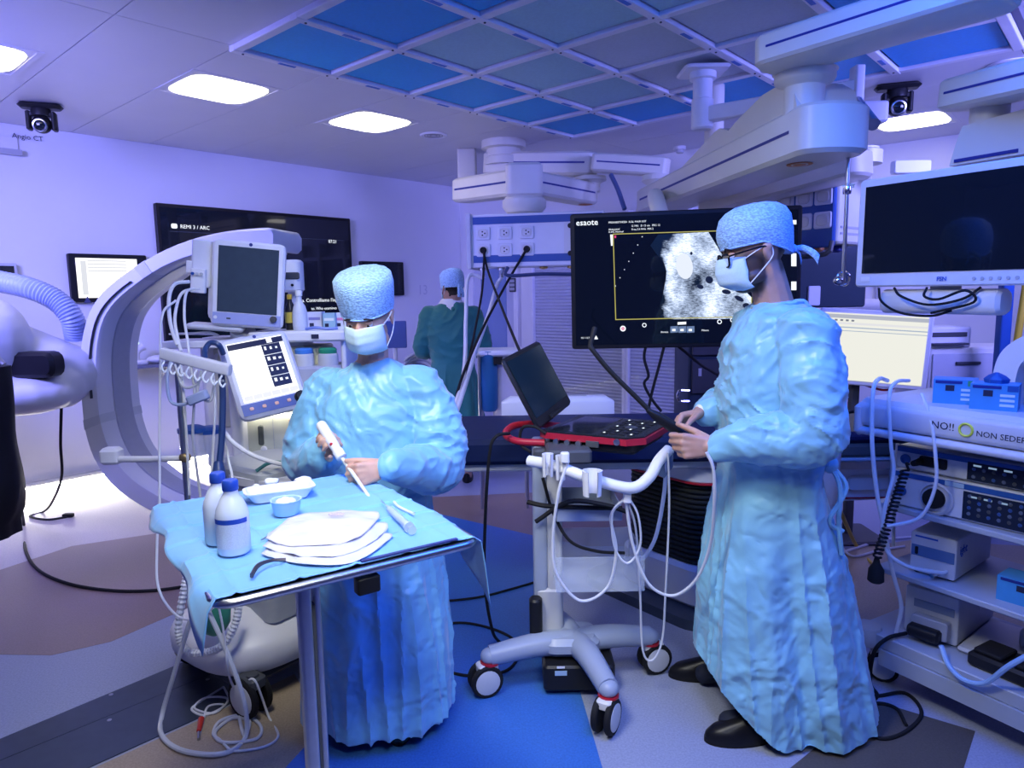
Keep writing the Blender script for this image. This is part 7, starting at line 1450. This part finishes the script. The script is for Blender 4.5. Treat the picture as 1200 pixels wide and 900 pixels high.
cable('wall_cable', 'black cable hanging from the C-arm to the floor', px((72, 475, 3.9), (71, 520, 3.95), (72, 560, 4.1), (60, 590, 4.6)) + fl((50, 600), (35, 605), (55, 609), (78, 606), r=0.007), 0.008, RUBBER)
b = MB(); k = G(80, 604, 0.012); b.rbox(tuple(k), (0.07, 0.04, 0.025), 0.008); tag(b.build('cable_plug', RUBBER), 'black plug lying on the bright floor under the C-arm', 'plug')
cable('floor_cable', 'long black cable sweeping over the brown floor at left', px((16, 550, 3.4), (22, 580, 3.6)) + fl((28, 615), (30, 645), (45, 668), (80, 684), (130, 692), (180, 692), (225, 686), r=0.008), 0.009, RUBBER)
# workstation wires
for k, (pts, r, m, lb) in enumerate((
    (px((222, 330, 2.74), (205, 333, 2.70), (198, 350, 2.66), (200, 380, 2.62), (208, 405, 2.56)), 0.007, WCABLE, 'thick white monitor lead leaving the upper connector'),
    (px((228, 338, 2.74), (212, 345, 2.70), (205, 372, 2.66), (208, 395, 2.60), (212, 412, 2.53)), 0.006, WCABLE, 'white monitor lead leaving the middle connector'),
    (px((234, 338, 2.74), (219, 342, 2.70), (216, 370, 2.64), (220, 400, 2.57), (222, 418, 2.52)), 0.005, WCABLE, 'white monitor lead bent sharply down at the module'),
    (px((206, 352, 2.66), (190, 370, 2.6), (188, 430, 2.55), (187, 520, 2.5), (187, 585, 2.45), (184, 640, 2.4), (186, 690, 2.34), (208, 722, 2.28), (232, 724, 2.25), (250, 712, 2.24)), 0.0045, WCABLE, 'very long thin white lead falling from the monitor past the drape corner'),
    (px((200, 424, 2.48), (196, 445, 2.46), (200, 470, 2.45), (215, 474, 2.45), (232, 466, 2.45)), 0.006, mat('grey_blue_lead', (0.30, 0.36, 0.55), 0.4), 'blue grey lead looping below the left end of the rail'),
    (px((212, 428, 2.47), (216, 470, 2.47), (219, 520, 2.49), (222, 580, 2.5)), 0.005, WCABLE, 'white lead hanging straight from the rail beside the pole'),
    (px((224, 430, 2.47), (228, 460, 2.45), (226, 510, 2.46), (232, 560, 2.47), (236, 590, 2.45)), 0.005, GREY, 'grey lead hanging from the middle of the rail'),
    (px((236, 434, 2.46), (232, 460, 2.45), (246, 470, 2.45), (252, 450, 2.46), (262, 446, 2.46)), 0.005, GREY, 'short grey lead looped between two hooks of the rail'),
    (px((250, 436, 2.46), (252, 480, 2.46), (249, 540, 2.47), (248, 590, 2.42)), 0.0045, WCABLE, 'white lead hanging from the right part of the rail'),
    (px((205, 427, 2.47), (214, 452, 2.45), (228, 452, 2.45), (238, 440, 2.46)), 0.005, GREY, 'grey lead slung low across the left hooks'),
    (px((262, 415, 2.62), (256, 404, 2.60), (246, 402, 2.60), (240, 412, 2.58), (242, 430, 2.52)), 0.010, mat('navy_hose', (0.02, 0.05, 0.16), 0.4), 'navy hose arched above the cable rail'),
    (px((258, 425, 2.50), (261, 460, 2.48), (260, 510, 2.46), (257, 545, 2.44)), 0.012, MATS['navy_hose'], 'dark navy tube hanging straight in front of the workstation'),
    (px((262, 505, 2.50), (275, 520, 2.48), (300, 535, 2.47), (335, 545, 2.45), (365, 547, 2.4), (385, 552, 2.3)), 0.008, WCABLE, 'white tube lying across the workstation surface'),
    (px((300, 552, 2.50), (318, 542, 2.52), (345, 542, 2.50), (360, 530, 2.5)), 0.007, mat('green_tube', (0.02, 0.16, 0.16), 0.4), 'dark green tube lying on the workstation surface'),
    (px((262, 508, 2.52), (268, 540, 2.5), (272, 560, 2.45), (268, 590, 2.35)), 0.005, WCABLE, 'white tube dropping over the workstation corner'))):
    cable('monitor_lead', lb, pts, r, m)
b = MB(); p0, p1 = A(256, 540, 2.44), A(258, 583, 2.42); b.cyl(p1 + V((0, 0, -.02)), p0, 0.042, 0.016, n=18, cap=0.004); tag(b.build('mask_cone', MATS['navy_hose']), 'dark navy breathing mask cone hanging before the workstation', 'breathing mask')
b = MB(); k = A(232, 466, 2.44); b.rbox((0, 0, 0), (0.08, 0.03, 0.035), 0.012, m=frame(k, x=(0.9, 0, 0.35), z=(-0.35, 0, 0.9))); tag(b.build('cable_junction', MATS['grey_blue_lead']), 'blue grey cable junction block hanging below the rail', 'connector')
c = A(228, 397, 2.86); b = MB(); b.tube([(c.x + 0.09 * cos(k * .7) * (1 + .1 * sin(k)), c.y + 0.05 * sin(k * .7), c.z + 0.012 + 0.002 * (k % 9)) for k in range(36)], 0.004, n=6, sm=3); tag(b.build('coiled_lead', WCABLE), 'coiled white leads piled under the patient monitor', 'cable')
# lower left tubes and floor coils
cable('suction_tube', 'thick clear tube hanging in a long bight from the drape corner', px((238, 690, 2.28), (222, 730, 2.30), (204, 790, 2.34)) + fl((190, 838), (190, 862), (215, 880), (262, 883), (288, 862), r=0.012) + px((284, 815, 2.22), (262, 755, 2.24), (243, 712, 2.26), (240, 690, 2.28)), 0.0085, CLEAR, 'tube')
cable('monitor_lead', 'thin white lead dropping beside the breathing bag', px((255, 705, 2.25), (262, 740, 2.24), (268, 790, 2.24)) + fl((278, 815), (272, 822), (262, 805), r=0.01), 0.004, WCABLE)
cable('sensor_lead', 'white lead coiled flat on the tan floor', fl((262, 805), (232, 824), (225, 832), (240, 838), (262, 828), (265, 818), (240, 818), (228, 830), (250, 836), (262, 826), r=0.006) + fl((244, 828), (238, 845), (233, 865), r=0.006), 0.0042, WCABLE)
cable('sensor_lead', 'grey tubing coiled on the tan floor near the table leg', fl((258, 868), (250, 860), (258, 845), (285, 838), (305, 850), (300, 866), (262, 870), (252, 858), (272, 842), (292, 845), (286, 862), (280, 840), r=0.007), 0.006, mat('grey_tubing', (0.55, 0.57, 0.62), 0.35))
cable('sensor_lead', 'thin white lead leaving the castor and running over the tan floor', px((284, 812, 2.35), (291, 798, 2.33), (300, 800, 2.32)) + fl((315, 840), (326, 862), (310, 875), (275, 880), (262, 872), r=0.006), 0.0045, WCABLE)
t = thing('sensor_clip', 'red sensor clip lying on the tan floor', 'clip', loc=tuple(G(234, 852, 0))); b = wmb(t); b.cyl(G(236, 842, 0.012), G(233, 857, 0.012), 0.011, 0.008, n=12, cap=0.003); b.build('body', mat('red_clip', (0.5, 0.03, 0.02), 0.4), t); b = wmb(t); b.cyl(G(233, 857, 0.010), G(233, 866, 0.008), 0.005, n=10); b.build('tip', STEEL, t)
# tower tubes
for k, (pts, r, m, lb) in enumerate((
    (px((1040, 446, 2.52), (1030, 444, 2.46), (1023, 460, 2.42), (1022, 520, 2.40), (1028, 580, 2.40), (1036, 620, 2.40), (1046, 670, 2.40), (1056, 710, 2.42), (1050, 742, 2.44)), 0.0075, CLEAR, 'clear tube hanging from the tower desk to the bottom shelf'),
    (px((1065, 446, 2.50), (1050, 448, 2.42), (1042, 465, 2.39), (1044, 520, 2.38), (1047, 555, 2.38), (1036, 600, 2.38), (1036, 640, 2.38), (1060, 662, 2.36), (1100, 671, 2.34), (1109, 670, 2.35)), 0.0065, CLEAR, 'clear tube looping from the desk to the white pump'),
    (px((1080, 462, 2.38), (1090, 490, 2.30), (1096, 530, 2.27), (1096, 570, 2.27), (1078, 606, 2.30), (1040, 617, 2.36)), 0.006, CLEAR, 'clear tube curving in front of the electrosurgery units'),
    (px((1052, 520, 2.62), (1048, 580, 2.62), (1047, 640, 2.62)), 0.007, WCABLE, 'straight white tube hanging behind the tower tubes'))):
    cable('tower_tube', lb, pts, r, m, 'tube')
cable('yellow_cable', 'yellow cable running over the floor behind the person at right', px((968, 570, 3.1), (985, 600, 3.2)) + fl((1004, 640), (1025, 662), (1050, 670), (1075, 668), r=0.01), 0.010, mat('yellow_cable', (0.65, 0.46, 0.03), 0.4))
cable('floor_cable', 'white floor cable running level behind the tower', fl((980, 650), (1010, 640), (1040, 632), (1085, 628), r=0.008), 0.008, WCABLE)
cable('floor_cable', 'second white floor cable curving towards the tower', fl((985, 640), (1000, 652), (1030, 645), (1060, 640), r=0.008), 0.007, WCABLE)
cable('floor_cable', 'black cable curling on the dark floor patch at lower right', fl((1000, 715), (1012, 745), (1008, 790), (1020, 815), (1060, 812), (1080, 835), (1060, 858), (1030, 865), (1010, 845), (1025, 825), (1050, 830), (1062, 850), r=0.006), 0.0065, RUBBER)
cable('floor_cable', 'black cord leaving the tower bottom shelf to the floor', px((1062, 742, 2.44), (1040, 748, 2.42), (1024, 765, 2.42)) + fl((1020, 800), (1028, 815), (1015, 825), r=0.007), 0.007, RUBBER)
cable('pump_tube', 'blue clear tube lying along the tower bottom shelf', px((1103, 757, 2.30), (1112, 780, 2.24), (1130, 797, 2.18), (1155, 800, 2.12), (1180, 782, 2.06), (1210, 765, 2.02)), 0.0085, mat('blue_clear_tube', (0.35, 0.55, 0.85), 0.2, alpha=0.8), 'tube')
cable('red_lead', 'thin red lead below the cream lit monitor', px((984, 444, 4.08), (1010, 450, 4.04), (1035, 457, 4.0), (1052, 452, 3.97), (1060, 441, 3.96)), 0.007, RED)
cable('table_cord', 'black cord lying over the grey mattress', px((985, 485, 3.0), (1010, 482, 3.02), (1030, 492, 3.0), (1048, 505, 2.95)), 0.007, RUBBER)
# suction canister on the table rail
c = A(969, 518, 2.96); c.y = 2.95; t = thing('suction_canister', 'white suction canister with navy lid beside the person at right', 'canister', loc=(c.x, c.y, c.z - 0.27))
MB().lathe([(0.042, 0), (0.048, 0.01), (0.056, 0.27)], n=24).build('jar', mat('milky_canister', (0.70, 0.70, 0.78), 0.3), t); MB().lathe([(0.060, 0.265), (0.060, 0.285), (0.045, 0.295), (0.040, 0.31), (0.001, 0.312)], n=24).build('lid', NAVY, t)
MB().tube([(0.01, 0, 0.30), (0.012, 0, 0.34), (0.010, 0, 0.38)], 0.009).build('red_tube', RED, t); MB().rbox((0, 0.075, 0.25), (0.04, 0.06, 0.05), 0.008).build('rail_bracket', LGREY, t); MB().tube([(0.02, -0.01, 0.30), (0.04, -0.02, 0.35), (0.08, -0.01, 0.34), (0.09, 0, 0.30)], 0.006).build('clear_tube', CLEAR, t)
# ================================================================ background pieces
c = G(600, 505, 0); c = A(592, 412, 4.9)
t = thing('bag_stand', 'low stand with clear waste bag beside the green gown', 'waste bag stand', loc=(c.x, 4.9, 0))
MB().rbox((-0.02, 0, c.z), (0.36, 0.32, 0.04), 0.03).build('top_plate', WHITE, t)
b = MB(); rg = []
for (z, s) in ((c.z - 0.02, 1.0), (c.z - 0.12, 0.97), (c.z - 0.3, 1.0), (c.z - 0.5, 1.02), (c.z - 0.62, 0.8), (c.z - 0.65, 0.3)): rg.append([(0.05 + 0.14 * s * cos(a) * (1 + 0.1 * N.noise(V((cos(a) * 3, sin(a) * 3, z * 9)))), 0.14 * s * sin(a), z) for a in [2 * pi * j / 24 for j in range(24)]])
b.loft(rg[::-1]); b.build('clear_bag', mat('bag_film', (0.70, 0.66, 0.74), 0.2, alpha=0.7, bump=0.6, bs=25), t)
for (x, y) in ((-0.18, -0.14), (0.14, -0.14), (-0.18, 0.14), (0.14, 0.14)): MB().cyl((x, y, 0), (x, y, c.z), 0.012, n=10).build('leg', STEEL, t)
MB().rbox((-0.05, -0.15, c.z - 0.05), (0.06, 0.04, 0.05), 0.01).build('bag_clamp', BLACK, t)
c2 = A(573, 445, 4.85); zb = A(573, 482, 4.78).z; b = wmb(t); b.lathe([(0.045, 0), (0.06, 0.02), (0.065, 0.2), (0.06, 0.42), (0.05, c.z - 0.02 - zb)], c=(c2.x, 4.80, zb), n=20); b.build('blue_bag', mat('deep_blue_plastic', (0.02, 0.13, 0.30), 0.4, bump=0.4, bs=20), t)
c = A(462, 392, 6.2); t = thing('laptop_screen', 'small slate blue screen on a stand behind the capped woman', 'screen', loc=(c.x, 6.2, 0)); MB().rbox((0, 0, c.z), (0.22, 0.03, 0.24), 0.01, axis='y').build('panel', mat('slate_screen', (0.06, 0.10, 0.28), 0.3), t); MB().cyl((0, 0.02, 0.02), (0, 0.02, c.z - 0.1), 0.02, n=12).build('stand_post', LGREY, t); MB().lathe([(0.18, 0), (0.18, 0.02), (0.03, 0.04)], n=24).build('stand_foot', LGREY, t)
c = A(492, 424, 6.0); t = tag(MB().tube([(c.x + 0.13 * cos(k * 0.9), 6.0 + 0.06 * sin(k * 1.7), c.z + 0.08 * sin(k * 0.9) - 0.004 * k) for k in range(28)], 0.014, sm=4).build('hose_coil', mat('striped_coil', (0.45, 0.47, 0.6), 0.4)), 'pale coiled hose hanging left of the green gown', 'hose')
c = A(504, 440, 6.1); t = thing('utility_cart', 'slate utility cabinet standing left of the green gown', 'cabinet', loc=(c.x, 6.15, 0)); MB().rbox((0, 0, 0.48), (0.34, 0.3, 0.86), 0.02).build('body', mat('slate_cabinet', (0.10, 0.13, 0.30), 0.4), t)
for k in range(3): o = MB().rbox((0, -0.155, 0.22 + 0.26 * k), (0.30, 0.015, 0.23), 0.008, axis='y').build('drawer', MATS['slate_cabinet'], t); MB().rbox((0, -0.17, 0.28 + 0.26 * k), (0.12, 0.02, 0.015), 0.005, axis='x').build('handle', STEEL, o)
for (x, y) in ((-0.14, -0.12), (0.14, -0.12), (0.14, 0.12), (-0.14, 0.12)): MB().cyl((x, y, 0), (x, y, 0.06), 0.025, n=12).build('foot', RUBBER, t)
c = A(832, 440, 4.6); t = thing('equipment_rack', 'dark slate equipment rack behind the person at right', 'cabinet', loc=(c.x, 4.7, 0))
MB().rbox((0, 0, 0.68), (0.34, 0.4, 1.36), 0.015).build('cabinet', mat('rack_slate', (0.04, 0.06, 0.09), 0.4), t); MB().rbox((0, -0.21, 1.20), (0.30, 0.02, 0.22), 0.008, axis='y').build('device_front', DGREY, t); MB().rbox((0, -0.21, 0.95), (0.30, 0.02, 0.22), 0.008, axis='y').build('device_front', DGREY, t); MB().box((-0.10, -0.222, 0.98), (0.02, 0.004, 0.05)).build('label_sticker', LGREY, t)
MB().tube([(-0.17, -0.22, 0.86), (-0.24, -0.24, 0.86), (-0.24, -0.24, 0.80), (-0.17, -0.22, 0.79)], 0.010, sm=3).build('chrome_handle', CHROME, t)
# right background cabinet, blue post, yellow pole, tray
c = A(1130, 420, 4.7); t = thing('supply_cabinet', 'pale supply cabinet behind the tower arch', 'cabinet', loc=(c.x, 4.8, 0)); MB().rbox((0.2, 0, 0.55), (1.0, 0.4, 1.1), 0.02).build('body', WHITE2, t)
for k in range(3): o = MB().rbox((-0.05, -0.205, 0.28 + 0.32 * k), (0.46, 0.015, 0.29), 0.008, axis='y').build('drawer', LGREY, t); MB().rbox((-0.05, -0.22, 0.36 + 0.32 * k), (0.16, 0.02, 0.02), 0.006, axis='x').build('handle', DGREY, o)
for (x, y) in ((-0.25, -0.15), (0.65, -0.15), (0.65, 0.15), (-0.25, 0.15)): MB().cyl((x, y, 0), (x, y, 0.02), 0.025, n=10).build('foot', RUBBER, t)
c = A(1175, 395, 4.4); t = thing('blue_post', 'upright blue post behind the tower arch', 'post', loc=(c.x, 4.4, 0)); MB().rbox((0, 0, 0.8), (0.07, 0.06, 1.6), 0.01).build('post', BLUEP, t); MB().rbox((0, 0, 0.015), (0.3, 0.3, 0.03), 0.03).build('foot_plate', LGREY, t)
c = A(1193, 400, 4.2); t = thing('yellow_pole', 'slanted yellow pole near the right picture edge', 'pole', loc=(c.x, 4.2, 0)); MB().cyl((-0.10, 0, 0.0), (0.03, 0, 1.62), 0.02, n=12).build('shaft', mat('yellow_pole', (0.6, 0.42, 0.04), 0.4), t); MB().cyl((-0.10, 0, 0.0), (-0.095, 0, 0.05), 0.026, n=12).build('rubber_tip', RUBBER, t)
c = A(1080, 400, 4.4); t = thing('printer', 'white desktop printer on the supply cabinet', 'printer', loc=(A(1085, 400, 4.75).x, 4.75, 1.1)); MB().rbox((0.05, 0, 0.07), (0.34, 0.3, 0.14), 0.03).build('body', WHITE, t); MB().rbox((0.05, -0.16, 0.03), (0.24, 0.08, 0.012), 0.006).build('paper_tray', DGREY, t); MB().rbox((0.05, -0.152, 0.09), (0.26, 0.006, 0.03), 0.004, axis='y').build('slot', DGREY, t)
# wall sockets / pipe on the right wall
a = onright(1012, 357); t = thing('wall_dispenser', 'white wall mounted cylinder below the dark hanging screen', 'dispenser', mtx=RM @ M.Translation((XR, a.y, a.z))); MB().cyl((-0.06, -0.18, 0), (-0.06, 0.18, 0), 0.055, n=20, cap=0.008).build('roll', WHITE, t); MB().rbox((-0.02, 0, 0), (0.04, 0.2, 0.08), 0.01).build('bracket', LGREY, t)
a = onright(1028, 350); t = thing('wall_hook', 'slim grey wall hook right of the dispenser', 'hook', mtx=RM @ M.Translation((XR, a.y, a.z))); MB().cyl((-0.03, 0, -0.18), (-0.03, 0, 0.16), 0.014, n=8).build('stem', GREY, t); MB().cyl((-0.03, -0.05, 0.16), (-0.03, 0.05, 0.16), 0.014, n=8).build('crossbar', GREY, t); MB().box((-0.012, 0, 0.0), (0.024, 0.03, 0.06)).build('mount', GREY, t)
